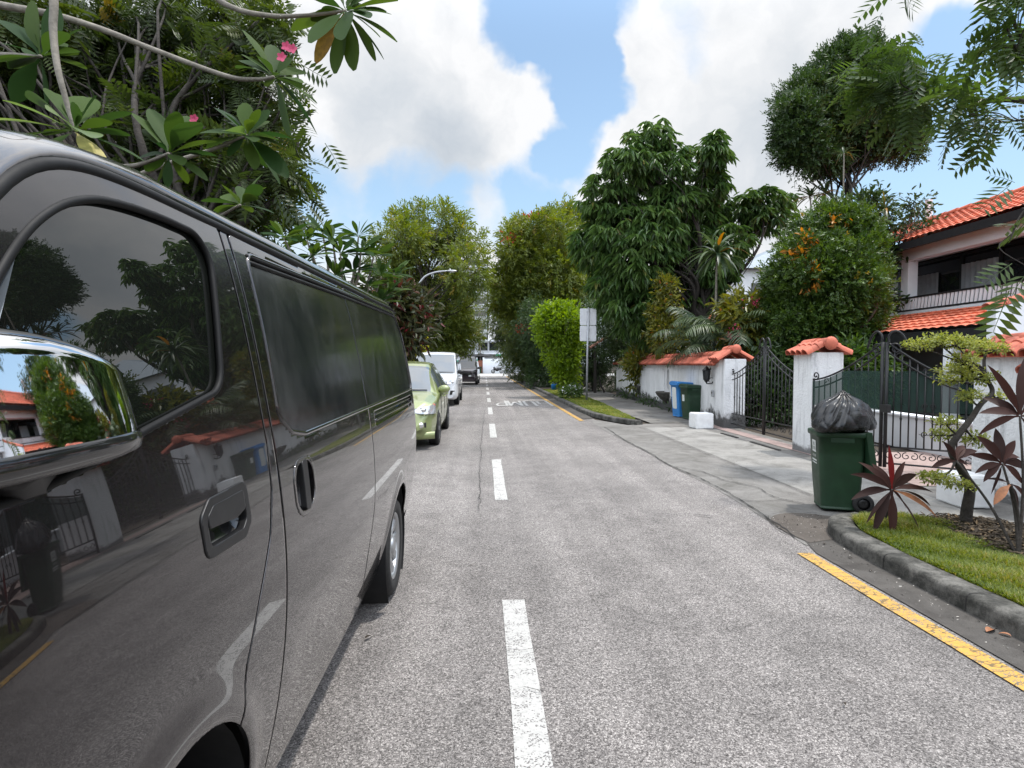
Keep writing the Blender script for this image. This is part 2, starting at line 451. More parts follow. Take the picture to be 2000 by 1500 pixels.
# ------------------------------------------------------------------ foliage
T_LEAF = (np.array([(0, 0, 0), (.28, .42, .10), (.70, .36, .07), (1, 0, -.05), (.70, -.36, .07), (.28, -.42, .10)]), [(0, 3, 2, 1), (0, 5, 4, 3)])
T_BLADE = (np.array([(0, -.5, 0), (0, .5, 0), (.55, .42, .06), (.55, -.42, .06), (1, .04, -.08), (1, -.04, -.08)]), [(0, 1, 2, 3), (3, 2, 4, 5)])
T_LANCE = (np.array([(0, 0, 0), (.25, .42, .05), (.62, .40, .0), (1, 0, -.22), (.62, -.40, .0), (.25, -.42, .05), (.42, 0, .05)]), [(0, 6, 2, 1), (6, 3, 2, 2), (0, 5, 4, 6), (6, 4, 4, 3)])
T_LANCE = (np.array([(0, 0, 0), (.28, .44, .06), (.66, .38, -.02), (1, 0, -.20), (.66, -.38, -.02), (.28, -.44, .06)]), [(0, 3, 2, 1), (0, 5, 4, 3)])
def pinnate(pairs, lw=0.30, leaf=0.32, droop=0.25, width=1.0):
    V = [(0, -.012, 0), (0, .012, 0), (.5, .010, -droop*.25), (.5, -.010, -droop*.25), (1, .004, -droop), (1, -.004, -droop)]
    Fs = [(0, 1, 2, 3), (3, 2, 4, 5)]
    for i in range(pairs):
        u = 0.14+0.86*i/(pairs-1); z = -droop*u*u
        l = leaf*(0.75+0.5*math.sin(PI*min(1, u*0.95)))
        for sgn in (-1, 1):
            b = len(V)
            ax = (0.45, sgn*0.9, -0.18)
            V += [(u, 0, z), (u+ax[0]*l*.5-lw*l*.40, ax[1]*l*.5, z+ax[2]*l*.3), (u+ax[0]*l, ax[1]*l, z+ax[2]*l), (u+ax[0]*l*.5+lw*l*.40, ax[1]*l*.5, z+ax[2]*l*.3)]
            Fs.append((b, b+1, b+2, b+3) if sgn > 0 else (b, b+3, b+2, b+1))
    return np.array(V), Fs
def whorl(n, spread=0.5, w=0.22, seed=3):
    """a spray of n small leaves along a short twig"""
    rg = np.random.default_rng(seed); V = []; Fs = []
    for i in range(n):
        u = 0.12+0.7*i/max(1, n-1); a = i*2.4
        d = np.array([0.75, math.cos(a)*0.8, math.sin(a)*0.55+0.1]); d /= np.linalg.norm(d)
        s_ = np.cross(d, [0.2, 0.1, 1]); s_ /= np.linalg.norm(s_)
        l = spread*(0.8+0.4*rg.random()); p = np.array([u, 0, 0]); b = len(V)
        V += [p, p+d*l*.45+s_*w*l, p+d*l+np.array([0, 0, -.12*l]), p+d*l*.45-s_*w*l]; Fs.append((b, b+1, b+2, b+3))
    return np.array(V), Fs
T_WHORL = whorl(6)
T_WHORL_S = whorl(7, 0.42, 0.30, 5)
T_PIN = pinnate(8)
T_PINF = pinnate(7, 0.42, 0.34, 0.30)

def leaves(P, A, Nn, L, W, tmpl):
    A = nrm(A); B = nrm(np.cross(Nn, A)); Nn = np.cross(A, B)
    tv, tf = tmpl; tv = np.asarray(tv); tf = np.asarray(tf, dtype=np.int64)
    L = np.broadcast_to(np.asarray(L, float), (len(P),)); W = np.broadcast_to(np.asarray(W, float), (len(P),))
    V = (P[:, None, :] + L[:, None, None]*(tv[None, :, 0:1]*A[:, None, :] + tv[None, :, 2:3]*Nn[:, None, :])
         + W[:, None, None]*tv[None, :, 1:2]*B[:, None, :])
    k = len(tv)
    Fq = tf[None, :, :] + (np.arange(len(P))*k)[:, None, None]
    return V.reshape(-1, 3), Fq.reshape(-1, 4), len(tf)

def crown_points(rg, lobes, n, shell=0.55):
    """twig tips inside a union of ellipsoids, crowded towards the outside. lobes: cx,cy,cz,rx,ry,rz[,weight]"""
    Lb = np.array([(*l, 1.0)[:7] if len(l) == 6 else l for l in lobes], float)
    vol = (Lb[:, 3]*Lb[:, 4]*Lb[:, 5])**0.72*Lb[:, 6]
    idx = rg.choice(len(Lb), size=n, p=vol/vol.sum())
    d = nrm(rg.normal(size=(n, 3)))
    r = rg.random(n)**(1/3.0)
    r = shell + (1-shell)*r
    r = np.where(rg.random(n) < 0.78, r, rg.random(n)**0.5)
    # ragged surface: each direction patch of a lobe gets its own radius
    key = np.sin(d[:, 0]*5.1+idx*1.7)+np.sin(d[:, 1]*6.3+idx*2.9)+np.sin(d[:, 2]*5.7+idx*0.7)
    r = r*(1.0+0.10*key)
    C = Lb[idx, :3]+d*Lb[idx, 3:6]*r[:, None]
    return C, d, idx

def make_crown(name, parent, mat, lobes, n, per, L, W, tmpl, seed=1, spread=0.25, droop=0.2, up=0.6, shell=0.55, out=0.7, zmin=0.15, sheet=0.0, jit=0.3, umbrella=0.0):
    rg = np.random.default_rng(seed)
    C, D, _ = crown_points(rg, lobes, n, shell)
    keep = C[:, 2] > zmin
    C, D = C[keep], D[keep]
    P = np.repeat(C, per, axis=0); O = np.repeat(D, per, axis=0)
    tone = np.repeat(rg.random(len(C)), per)
    m = len(P)
    off = rg.normal(size=(m, 3))*spread
    if sheet: off[:, 2] *= (1-sheet)
    P = P+off
    A = O*out+rg.normal(size=(m, 3))*0.6+nrm(off)*0.5; A[:, 2] -= droop
    Nn = np.array([0, 0, up])+rg.normal(size=(m, 3))*0.45+O*0.25
    if umbrella:      # leaves splay from each shoot tip and hang down round it
        a = np.tile(np.arange(per)*2.39996, len(C))+rg.random(m)*.6
        A = np.stack([np.cos(a), np.sin(a), -umbrella*(.35+1.1*rg.random(m))], 1)+O*.35
        Nn = np.array([0, 0, 1.0])+np.stack([np.cos(a), np.sin(a), 0*a], 1)*.9+rg.normal(size=(m, 3))*.15
    l = L*(1-jit+2*jit*rg.random(m)); ww = W*(l/L)
    V, Fq, nf = leaves(P, A, Nn, l, ww, tmpl)
    tv = np.clip(0.6*tone+0.4*rg.random(m), 0, 1)
    o = link(name, fast_mesh(name, V, Fq, False, np.repeat(tv, nf)), mat, parent)
    return o, C

def make_limbs(name, parent, mat, base, lobes, C, seed=1, r0=0.16, fork=None, twigs=60, lean=(0, 0), multi=1, rt=0.012, sides=7, paths=None):
    """tapered trunk(s), limbs to each lobe and twigs to the leaf clusters: one continuous branching mesh"""
    rg = np.random.default_rng(seed+77)
    mb = MB(); base = np.asarray(base, float)
    top = np.array([l[:3] for l in lobes]).mean(axis=0)
    fork = np.asarray(fork, float) if fork is not None else base+(top-base)*np.array([0.35, 0.35, 0.42])
    ends = []
    forks = []
    for q in range(multi):
        fq = fork+(rg.normal(size=3)*np.array([0.35, 0.35, 0.2]) if multi > 1 else 0)
        bq = base+(rg.normal(size=3)*np.array([0.12, 0.12, 0]) if multi > 1 else 0)
        mid = (bq+fq)/2+rg.normal(size=3)*np.array([0.08, 0.08, 0])*np.linalg.norm(fq-bq)*0.4+np.array([lean[0], lean[1], 0])
        P = curve([bq-np.array([0, 0, .12]), bq+np.array([0, 0, .12]), mid, fq], 6)
        s_ = np.linspace(0, 1, len(P))
        mb.tube(P, r0*(1.0-0.38*s_)*(1+0.45*np.exp(-s_*14)), 10)
        forks.append((fq, r0*0.62))
    given = paths; paths = []
    for P, ra, rb in (given or []):
        P = curve(P, 7); rr = np.linspace(ra, rb, len(P)); mb.tube(P, rr, 9); paths.append((P, rr))
    for i, l in enumerate(lobes if given is None else []):
        f, rf = forks[i % len(forks)]
        c = np.array(l[:3]); d = c-f
        m1 = f+d*0.4+rg.normal(size=3)*0.12*np.linalg.norm(d)*np.array([1, 1, .4])+np.array([0, 0, 0.10*np.linalg.norm(d)])
        e = c+np.array([0, 0, l[5]*0.25])
        P = curve([f-d*0.02, f+d*0.12, m1, e], 7)
        rr = np.linspace(rf*0.72, rt*1.5, len(P)); mb.tube(P, rr, sides)
        paths.append((P, rr))
    if len(C):
        pick = rg.choice(len(C), size=min(twigs, len(C)), replace=False)
        lc = np.array([l[:3] for l in lobes])
        for k in pick:
            c = C[k]; li = int(np.argmin(np.linalg.norm(lc-c, axis=1)))
            if given is None:
                P, rr = paths[li]; j = int(rg.integers(len(P)//3, len(P)))
            else:
                best = [(np.linalg.norm(P_-c, axis=1)+.25*rg.random(len(P_)), P_, r_) for P_, r_ in paths]; q_, P, rr = min(best, key=lambda e: e[0].min()); j = max(0, int(np.argmin(q_))-2)
            s0 = P[j]; d = c-s0
            m1 = s0+d*0.5+rg.normal(size=3)*0.10*np.linalg.norm(d)
            mb.tube(curve([s0, m1, c], 4), np.linspace(min(rr[j]*0.7, rt*2.2), rt*0.45, 9), 5, cap=False)
    return mb.build(name, mat, parent)

def tree(name, label, cat, base, lobes, leaf, bark='bark', seed=1, n=900, per=6, L=0.12, W=0.05, tmpl=None, r0=0.16, fork=None,
         twigs=70, group=None, multi=1, rt=0.012, lean=(0, 0), paths=None, **kw):
    """base and lobes in world coordinates"""
    b = np.asarray(base, float)
    lob = [tuple(np.array(l[:3])-b)+tuple(l[3:]) for l in lobes]
    root = thing(name, label, cat, tuple(b), group=group)
    cr, C = make_crown('crown', root, M[leaf], lob, n, per, L, W, T_LEAF if tmpl is None else tmpl, seed, **kw)
    make_limbs('trunk', root, M[bark], (0, 0, 0), lob, C, seed, r0, None if fork is None else np.asarray(fork)-b, twigs, lean, multi, rt, paths=None if paths is None else [([np.asarray(q)-b for q in P], ra, rb) for P, ra, rb in paths])
    return root

def big_leaf(mb, hub, axis, nor, L, W, bend=0.25, mat=0, fold=0.12, shape='obl', k=7, twist=0.0, stalk=0.12, sw=.05):
    """one large leaf with a midrib fold, curved along its length"""
    a = nrm(np.asarray(axis, float)); n_ = np.asarray(nor, float)
    b = nrm(np.cross(n_, a)); n_ = np.cross(a, b)
    us = np.linspace(0, 1, k+3)
    rows = []
    p = np.asarray(hub, float).copy(); d = a.copy(); step = L/(k+2)
    for u in us:
        if u < stalk: ww = sw
        else:
            q = (u-stalk)/(1-stalk)
            if shape == 'obl': ww = (math.sin(PI*min(1, q**1.25*0.93+0.03))**0.72)
            elif shape == 'lance': ww = (math.sin(PI*min(1, q**0.8*0.97+0.03))**0.8)
            else: ww = min(1, q*6)*(1-q)**0.45
        ww = max(sw if u < .3 else 0.03, ww)*W/2
        nb = np.cross(d, b)
        rows.append([p-b*ww+nb*(fold*ww), p, p+b*ww+nb*(fold*ww)])
        d = nrm(d+np.array([0, 0, -1])*bend/(k+2)); p = p+d*step
    mb.grid(np.array(rows), mat, True)
    return mb

M['leaf_mango'] = leafmat('mango_leaf', (0.028, 0.070, 0.019), (0.100, 0.172, 0.042), (0.22, 0.19, 0.06), 0.04, trans=0.24, rough=0.36, spec=0.45)
M['leaf_dark'] = leafmat('dark_evergreen_leaf', (0.014, 0.036, 0.010), (0.050, 0.092, 0.020), trans=0.22, rough=0.5)
M['leaf_mid'] = leafmat('garden_leaf', (0.024, 0.060, 0.012), (0.085, 0.145, 0.022), trans=0.30, rough=0.45)
M['leaf_yel'] = leafmat('yellow_green_leaf', (0.055, 0.095, 0.014), (0.150, 0.180, 0.026), (0.26, 0.20, 0.03), 0.08, trans=0.38, rough=0.5)
M['leaf_lime'] = leafmat('lime_leaf', (0.085, 0.165, 0.008), (0.20, 0.30, 0.016), trans=0.40, rough=0.45)
M['leaf_gold'] = leafmat('golden_leaf', (0.16, 0.19, 0.012), (0.34, 0.32, 0.02), trans=0.35, rough=0.45)
M['leaf_left'] = leafmat('roadside_tree_leaf', (0.017, 0.036, 0.009), (0.060, 0.088, 0.016), (0.20, 0.15, 0.025), 0.05, trans=0.32, rough=0.5)
M['leaf_hedge'] = leafmat('hedge_leaf', (0.024, 0.048, 0.012), (0.085, 0.115, 0.024), (0.16, 0.16, 0.03), 0.10, trans=0.32, rough=0.5)
M['leaf_col'] = leafmat('clipped_tree_leaf', (0.020, 0.050, 0.010), (0.088, 0.150, 0.024), (0.40, 0.24, 0.03), 0.015, trans=0.24, rough=0.42)
M['leaf_croton'] = leafmat('croton_leaf', (0.040, 0.060, 0.012), (0.19, 0.19, 0.025), (0.33, 0.13, 0.03), 0.12, trans=0.30, rough=0.4)
M['leaf_red'] = leafmat('dark_red_leaf', (0.020, 0.036, 0.012), (0.060, 0.062, 0.022), (0.12, 0.02, 0.02), 0.25, trans=0.2, rough=0.4)
M['leaf_palm'] = leafmat('palm_leaf', (0.026, 0.050, 0.022), (0.075, 0.110, 0.040), (0.28, 0.15, 0.03), 0.05, trans=0.28, rough=0.42)
M['leaf_bonsai'] = leafmat('pale_shrub_leaf', (0.13, 0.17, 0.035), (0.32, 0.34, 0.085), trans=0.36, rough=0.5)
M['leaf_over'] = leafmat('overhanging_pinnate_leaf', (0.020, 0.045, 0.012), (0.064, 0.110, 0.022), trans=0.34, rough=0.5)
M['plumeria'] = leafmat('frangipani_leaf', (0.016, 0.044, 0.012), (0.055, 0.092, 0.018), trans=0.30, rough=0.6, spec=0.12)
M['plumeria_pale'] = leafmat('frangipani_leaf_pale', (0.075, 0.130, 0.032), (0.12, 0.18, 0.045), trans=0.35, rough=0.4)
M['plumeria_yellow'] = pmat('frangipani_leaf_yellowed', (0.40, 0.24, 0.03), 0.5, var=0.4, vs=30)
M['plumeria_dry'] = pmat('frangipani_leaf_withered', (0.42, 0.36, 0.14), 0.6, var=0.3, vs=30)
M['cordyline'] = leafmat('cordyline_leaf', (0.026, 0.013, 0.011), (0.055, 0.024, 0.019), (0.17, 0.018, 0.015), 0.1, trans=0.18, rough=0.55, spec=0.15)
M['cordyline_tip'] = pmat('cordyline_dry_leaf', (0.30, 0.12, 0.05), 0.6, var=0.4, vs=20)
M['pink_petal'] = pmat('pink_petal', (0.55, 0.05, 0.14), 0.5)
M['grass'] = leafmat('lawn_grass', (0.055, 0.098, 0.010), (0.19, 0.225, 0.026), (0.30, 0.26, 0.08), 0.10, trans=0.35, rough=0.55)
M['mulch'] = leafmat('dry_leaf_litter', (0.028, 0.020, 0.013), (0.10, 0.075, 0.048), (0.16, 0.11, 0.06), 0.2, trans=0.0, rough=0.9)
# ------------------------------------------------------------------ setting: ground, road, kerbs, verges
def sheet(name, poly, z, mat, parent=None, kind='structure'):
    mb = MB(); mb.add([(x, y, z) for x, y in poly], [tuple(range(len(poly)))])
    o = mb.build(name, M[mat] if isinstance(mat, str) else mat, parent)
    if kind and parent is None: o['kind'] = kind
    return o
def sweep(name, path, prof, mat, kind='structure', parent=None, smooth=True):
    """path: ground polyline; prof: (sideways to the right of travel, height)"""
    P = np.asarray(path, float); T = np.gradient(P, axis=0); T /= np.linalg.norm(T, axis=1)[:, None]
    Nr = np.stack([T[:, 1], -T[:, 0]], 1)
    G = np.array([[(P[i, 0]+Nr[i, 0]*u, P[i, 1]+Nr[i, 1]*u, z) for u, z in prof] for i in range(len(P))])
    mb = MB(); mb.grid(G[:, ::-1], 0, smooth)
    n = len(prof)
    for e in (0, len(P)-1): mb.add(G[e], [tuple(range(n))])
    o = mb.build(name, M[mat], parent)
    if kind and parent is None: o['kind'] = kind
    return o
def resample(pts, step):
    P = np.asarray(pts, float); s = np.r_[0, np.cumsum(np.linalg.norm(np.diff(P, axis=0), axis=1))]
    q = np.linspace(0, s[-1], max(2, int(s[-1]/step)+1))
    return np.stack([np.interp(q, s, P[:, i]) for i in range(P.shape[1])], 1)

sheet('ground', [(-900, -900), (900, -900), (900, 1500), (-900, 1500)], -0.03, 'soil')
road = sheet('road', [(-3.4, -30), (3.05, -30), (3.05, 71), (-3.4, 71)], 0.0, 'asphalt')
sheet('cross_street', [(-70, 71), (70, 71), (70, 88.5), (-70, 88.5)], 0.004, concrete('cross_street_surface', (0.40, 0.39, 0.375), amount=0.3))
k = 0
for y0 in np.arange(-4.55, 66, 5.5):
    mb = MB(); x0 = 0.19
    if y0 > 55:   # the line bends left where it meets the junction
        x0 = 0.19
    n = 8
    rg = np.random.default_rng(int(y0*10)+900)
    ys = np.linspace(y0, y0+2.75, n)
    L_ = [(x0-0.072+rg.normal()*0.0025, y, 0.004) for y in ys]; R_ = [(x0+0.072+rg.normal()*0.0025, y, 0.004) for y in ys]
    mb.grid(np.array([L_, R_]).transpose(1, 0, 2)[:, ::1], 0, False)
    mb.build('centre_dash', M['white_line'], road)
mb = MB(); P = curve([(0.15, 66.5, .004), (-0.4, 68.5, .004), (-1.6, 70, .004), (-3.4, 70.8, .004)], 6)
mb.grid(np.array([[p+np.array([-.06, -.06, 0]), p+np.array([.06, .06, 0])] for p in P]), 0, False); mb.build('curved_junction_line', M['white_line'], road)
def edge_line(y0, y1, x):
    mb = MB(); rg = np.random.default_rng(5)
    ys = np.arange(y0, y1+0.01, 0.25)
    mb.grid(np.array([[(x-.062+rg.normal()*.002, y, .008), (x+.062+rg.normal()*.002, y, .008)] for y in ys]), 0, False)
    mb.build('yellow_edge_line', M['yellow_line'], road)
edge_line(-12, 4.55, 2.60); edge_line(15.3, 69.5, 2.62)
# lettering on the road, written for drivers coming the other way
def text_mesh(s, size=1.0, extrude=0.0):
    cu = bpy.data.curves.new('lettering', 'FONT'); cu.body = s; cu.size = size; cu.extrude = extrude
    cu.align_x = 'CENTER'; cu.align_y = 'CENTER'
    o = bpy.data.objects.new('lettering', cu); COL.objects.link(o)
    dg = bpy.context.evaluated_depsgraph_get(); dg.update()
    me = bpy.data.meshes.new_from_object(o.evaluated_get(dg))
    bpy.data.objects.remove(o); bpy.data.curves.remove(cu)
    return me
hump = MB()
def stroke(pts, wd_, close=False):
    for a, b in zip(pts[:-1], pts[1:]):
        a = np.array(a, float); b = np.array(b, float); d = b-a; nn = np.array([-d[1]*0.12, d[0]]) ; nn = nn/np.linalg.norm(nn)*np.array([wd_, wd_*2.2])
        e = d/np.linalg.norm(d)*np.array([wd_*.5, wd_*.9])
        q = [a-nn-e*0.5, b-nn+e*0.5, b+nn+e*0.5, a+nn-e*0.5]
        hump.add([(x, y, 0.006+0.0009*(len(hump.v) % 14)) for x, y in q], [(0, 1, 2, 3)])
def letter(cx, polys):   # letter box: x -.2...2 , y 0..2.3, turned round to face the far end
    for pl in polys: stroke([(cx-u, 23.6-v*1.2) for u, v in pl], 0.050)
H_, W_ = 2.3, 0.18
letter(2.31, [[(-.19, 0), (-.19, H_)], [(.19, H_*.12), (.19, H_*0.62)], [(-.19, H_*.5), (.19, H_*.5)]])
letter(1.75, [[(-W_, H_), (-W_, .4), (-.06, 0.02), (.06, 0.02), (W_, .4), (W_, H_)]])
letter(1.18, [[(-.24, 0), (-.21, H_), (0, .6), (.21, H_), (.24, 0)]])
letter(0.66, [[(-W_, 0), (-W_, H_), (.10, H_), (.18, H_*.82), (.18, H_*.66), (.10, H_*.48), (-W_, H_*.48)]])
hump.build('hump_lettering', M['white_line'], road)

# driveway crossing: sunk concrete apron, footpath slabs, pink threshold
sheet('driveway_apron', [(2.73, 4.7), (2.98, 4.75), (3.2, 5.3), (4.4, 5.35), (5.9, 5.3), (6.1, 14.6), (4.4, 14.6), (3.6, 14.2), (3.1, 15.5), (2.95, 15.6), (2.80, 14.6), (2.78, 12.2), (2.83, 9.8), (2.80, 8.2), (2.86, 7.0), (2.82, 6.0)], 0.004, 'apron')
pathpoly = [(3.86, 5.45), (5.16, 5.45), (5.16, 13.9), (3.98, 13.9)]
fp = bpy.data.objects.new('footpath', None); COL.objects.link(fp); fp['kind'] = 'structure'
for a, b, sh in [(5.45, 7.35, 0), (7.36, 9.3, 1), (9.31, 11.4, 0), (11.41, 13.6, 1)]:
    sheet('path_slab', [(3.86, a), (5.16, a), (5.16, b), (3.86, b)], 0.008, 'path', fp)
sheet('path_strip', [(4.40, -12), (5.62, -12), (5.62, 5.30), (4.40, 5.30)], 0.012, 'path', fp)
sheet('path_strip', [(4.30, 14.62), (5.75, 14.62), (6.0, 19), (6.6, 30), (6.6, 70), (4.4, 70)], 0.012, 'apron', fp)
sheet('gutter', [(2.70, -12), (3.02, -12), (3.02, 4.4), (3.08, 4.9), (2.80, 4.86), (2.70, 4.5)], 0.008, 'gutter')
sheet('far_gutter', [(2.72, 15.7), (3.06, 15.9), (3.06, 70), (2.72, 70)], 0.010, 'gutter')
mb = MB()
P = curve([(2.79, 4.75), (2.76, 5.15), (2.86, 5.55), (3.14, 5.72), (3.45, 5.6), (3.55, 5.38), (3.3, 5.15), (3.1, 4.85)], 5)
mb.add([(x, y, 0.011) for x, y in P[:, :2]], [tuple(range(len(P)))]); o = mb.build('dirt_patch', M['dirt']); o['kind'] = 'structure'
sheet('threshold_paving', [(5.46, 6.9), (5.80, 6.9), (5.80, 14.0), (5.50, 14.0)], 0.013, 'pinktile')
sheet('driveway', [(5.81, 5.9), (12.9, 5.9), (12.9, 9.6), (5.81, 9.6)], 0.010, 'pinktile')
mb = MB()
def crackline(pts, wd_, seed, z=0.0165):
    rg = np.random.default_rng(seed)
    P = resample(pts, 0.06); P = P+np.cumsum(rg.normal(size=P.shape)*0.010, axis=0)*0.5+rg.normal(size=P.shape)*0.004
    ww = wd_*(0.4+rg.random(len(P)))
    mb.grid(np.array([[(p[0]-q*.7, p[1]-q*.7, z), (p[0]+q*.7, p[1]+q*.7, z)] for p, q in zip(P, ww)]), 0, False)
crackline([(2.90, 13.7), (2.79, 11.5), (2.80, 9.9), (2.77, 8.6), (2.86, 7.6), (2.84, 6.1), (2.74, 5.0)], 0.012, 2)
crackline([(2.77, 8.5), (3.1, 8.0), (3.15, 7.4), (3.4, 6.9), (3.35, 6.4), (3.5, 6.1)], 0.008, 3)
crackline([(2.84, 6.3), (3.1, 6.2), (3.45, 6.25)], 0.006, 4)
crackline([(2.74, 5.0), (2.73, 5.2), (2.84, 5.55), (3.1, 5.75), (3.4, 5.65)], 0.008, 6)
crackline([(2.3, 5.6), (2.05, 5.75), (1.9, 5.7), (1.7, 5.8)], 0.006, 11)
crackline([(.10, 2.62), (.2, 2.66), (.26, 2.62)], 0.003, 12)
crackline([(.10, 3.05), (.2, 3.02), (.26, 3.05)], 0.0025, 13)
crackline([(-.06, 6.0), (-.08, 10), (-.05, 15), (-.07, 22)], 0.005, 14)
crackline([(1.2, 6.4), (1.0, 6.5), (.8, 6.47)], 0.005, 15)
crackline([(3.86, 5.5), (3.85, 9.5), (3.84, 13.8)], 0.006, 7)
o = mb.build('pavement_cracks', M['crack']); o['kind'] = 'structure'
mb = MB()
for a, b in ((7.1, 8.0), (9.9, 11.0), (11.6, 12.4)): mb.box((5.24, (a+b)/2, 0.014), (0.06, b-a, 0.012))
mb.box((5.69, -3.3, 0.0165), (0.16, 17, 0.008))
o = mb.build('drain_slots', M['crack']); o['kind'] = 'structure'

KP = [(0, 0), (.006, .085), (.014, .104), (.034, .117), (.07, .120), (.17, .118), (.21, .108), (.215, .0)]
near_k = [(2.99, -12), (2.99, 4.2), (3.03, 4.7), (3.12, 5.02), (3.30, 5.27), (3.56, 5.36)]
kp = np.vstack([[(2.99, y, 0) for y in np.arange(-12, 4.0, .25)], curve([(*p, 0) for p in near_k[1:]], 6)])[:, :2]
kerb_ = sweep('kerb', kp, KP, 'kerb')
mb = MB()
for y in (-.3, .62, 1.55, 2.48, 3.38, 4.12):
    mb.add([(2.99+u-.002, y+q+.004*math.sin(u*40), z+.0015) for q in (-.004, .004) for u, z in KP[:-1]], [(i, i+1, len(KP)+i, len(KP)-1+i) for i in range(len(KP)-2)])
mb.build('kerb_joints', M['crack'], kerb_)
far_k = [(3.80, 14.2, 0), (3.40, 15.2, 0), (3.12, 16.7, 0), (3.03, 18.2, 0), (3.04, 22, 0)]
kp = np.vstack([curve(far_k, 6)[:, :2], [(3.05, y) for y in np.arange(24, 70.1, 2)]])
sweep('far_kerb', kp, KP, 'kerb')
sweep('left_kerb', [(-3.35, y) for y in np.arange(70, -20, -4.)], KP, 'kerb')
nearv = [(3.20, -12), (3.20, 4.1), (3.26, 4.75), (3.42, 5.10), (3.58, 5.22), (3.95, 5.20), (4.16, 4.92), (4.40, 4.45), (4.46, 3), (4.46, -12)]
farv = [(3.80, 14.5), (3.55, 15.4), (3.32, 16.8), (3.24, 18.2), (3.25, 70), (4.5, 70), (4.5, 30), (4.36, 21.2), (4.15, 17.8), (3.95, 14.8)]
sheet('verge', nearv, 0.095, 'soil'); sheet('far_verge', farv, 0.095, 'soil')
sheet('left_verge', [(-3.56, -20), (-3.56, 70), (-14, 70), (-14, -20)], 0.09, 'soil')

def inside(poly, P):
    x, y = P[:, 0], P[:, 1]; r = np.zeros(len(P), bool); n = len(poly)
    for i in range(n):
        x0, y0 = poly[i]; x1, y1 = poly[(i+1) % n]
        c = ((y0 > y) != (y1 > y)) & (x < (x1-x0)*(y-y0)/(y1-y0+1e-12)+x0); r ^= c
    return r
def lawn(name, poly, n, L, W, seed, z=0.092, ylim=None, bare=None):
    rg = np.random.default_rng(seed); pl = np.array(poly)
    lo, hi = pl.min(0), pl.max(0)
    if ylim: lo[1], hi[1] = max(lo[1], ylim[0]), min(hi[1], ylim[1])
    P = lo+rg.random((n, 2))*(hi-lo); P = P[inside(poly, P)]
    if bare is not None:
        d = np.linalg.norm((P-np.array(bare[:2]))/np.array(bare[2:4]), axis=1); P = P[d > 0.75+0.5*rg.random(len(P))]
    q = np.sin(P[:, 0]*5.3+1)+np.sin(P[:, 1]*4.1)+np.sin(P[:, 0]*11+P[:, 1]*9)
    m = len(P); a = rg.random(m)*2*PI; tilt = 0.25+0.75*rg.random(m)
    A = np.stack([np.cos(a)*tilt, np.sin(a)*tilt, np.ones(m)*0.8], 1)
    Nn = np.stack([-np.cos(a), -np.sin(a), tilt], 1)+rg.normal(size=(m, 3))*.2
    l = L*(0.55+0.7*rg.random(m))*(1+0.16*q)
    V, Fq, nf = leaves(np.c_[P, np.full(m, z)], A, Nn, l, W, T_BLADE)
    tv = np.clip(0.45+0.13*q+0.25*rg.normal(size=m), 0, 1)
    o = link(name, fast_mesh(name, V, Fq, False, np.repeat(tv, nf)), M['grass']); o['kind'] = 'stuff'; return o
lawn('lawn_grass', nearv, 190000, 0.056, 0.0075, 1, ylim=(1.9, 5.3), bare=(4.5, 4.35, .42, .62))
lawn('far_lawn_grass', farv, 70000, 0.055, 0.010, 2, ylim=(14, 32))

# grit and crumbs washed into the gutter
rg = np.random.default_rng(21); m_ = 420
P = np.c_[2.72+.26*rg.random(m_)**.6, 1.9+3.6*rg.random(m_), np.full(m_, .011)]
P[:140, 0] = 2.85+.55*rg.random(140); P[:140, 1] = 4.9+.75*rg.random(140); P[:140, 2] = .014
P[140:230, 0] = 3.0+2.2*rg.random(90); P[140:230, 1] = 5.6+5*rg.random(90)
A = np.c_[rg.normal(size=(m_, 2)), rg.normal(size=m_)*.3]; V, Fq, nf = leaves(P, A, np.array([0, 0, 1.0])+.5*rg.normal(size=(m_, 3)), .008+.016*rg.random(m_)**2, .006+.008*rg.random(m_), T_LEAF)
M['grit'] = leafmat('pale_grit', (.05, .045, .04), (.45, .42, .38), trans=0, rough=.9)
o = link('gutter_grit', fast_mesh('gutter_grit', V, Fq, False, np.repeat(rg.random(m_), nf)), M['grit']); o['kind'] = 'stuff'
# ------------------------------------------------------------------ car materials
def paint(name, col, metal=0.35, rough=0.38, flake=True, coat=1.0, dust=0.0, coatior=1.5):
    m, t, b, o = newmat(name)
    c = obco(t)
    cc = ramp(t, noise(t, c, 900, 2, 0.5), [(0.3, tuple(x*0.75 for x in col)), (0.7, tuple(min(1, x*1.3) for x in col))]) if flake else None
    if dust:
        cc = mixc(t, mth(t, 'MULTIPLY', ss(t, noise(t, c, 3.0, 6, 0.7), 0.42, 0.72), dust), cc, (0.16, 0.145, 0.13))
    rr = ramp(t, noise(t, c, 7, 5, 0.7), [(0.3, 0.008), (0.7, 0.028)])
    setin(t, b, col=cc if flake else col, metal=metal, rough=rough, coat=coat, coatr=rr, spec=0.5, coatior=coatior,
          normal=bump(t, noise(t, c, 1.3, 1, 0.3), 0.012, 0.02))
    return m
M['van_paint'] = paint('dark_grey_metallic_paint', (0.024, 0.0205, 0.0225), 0.82, 0.25, dust=0.025, coatior=1.66)
M['green_paint'] = paint('light_green_paint', (0.245, 0.285, 0.115), 0.25, 0.32)
M['white_paint'] = paint('white_car_paint', (0.74, 0.75, 0.77), 0.0, 0.4, flake=False)
M['plum_paint'] = paint('dark_plum_paint', (0.022, 0.012, 0.018), 0.3, 0.4)
M['black_gloss'] = pmat('gloss_black', (0.012, 0.012, 0.013), 0.12, var=0.05, coat=0.6)
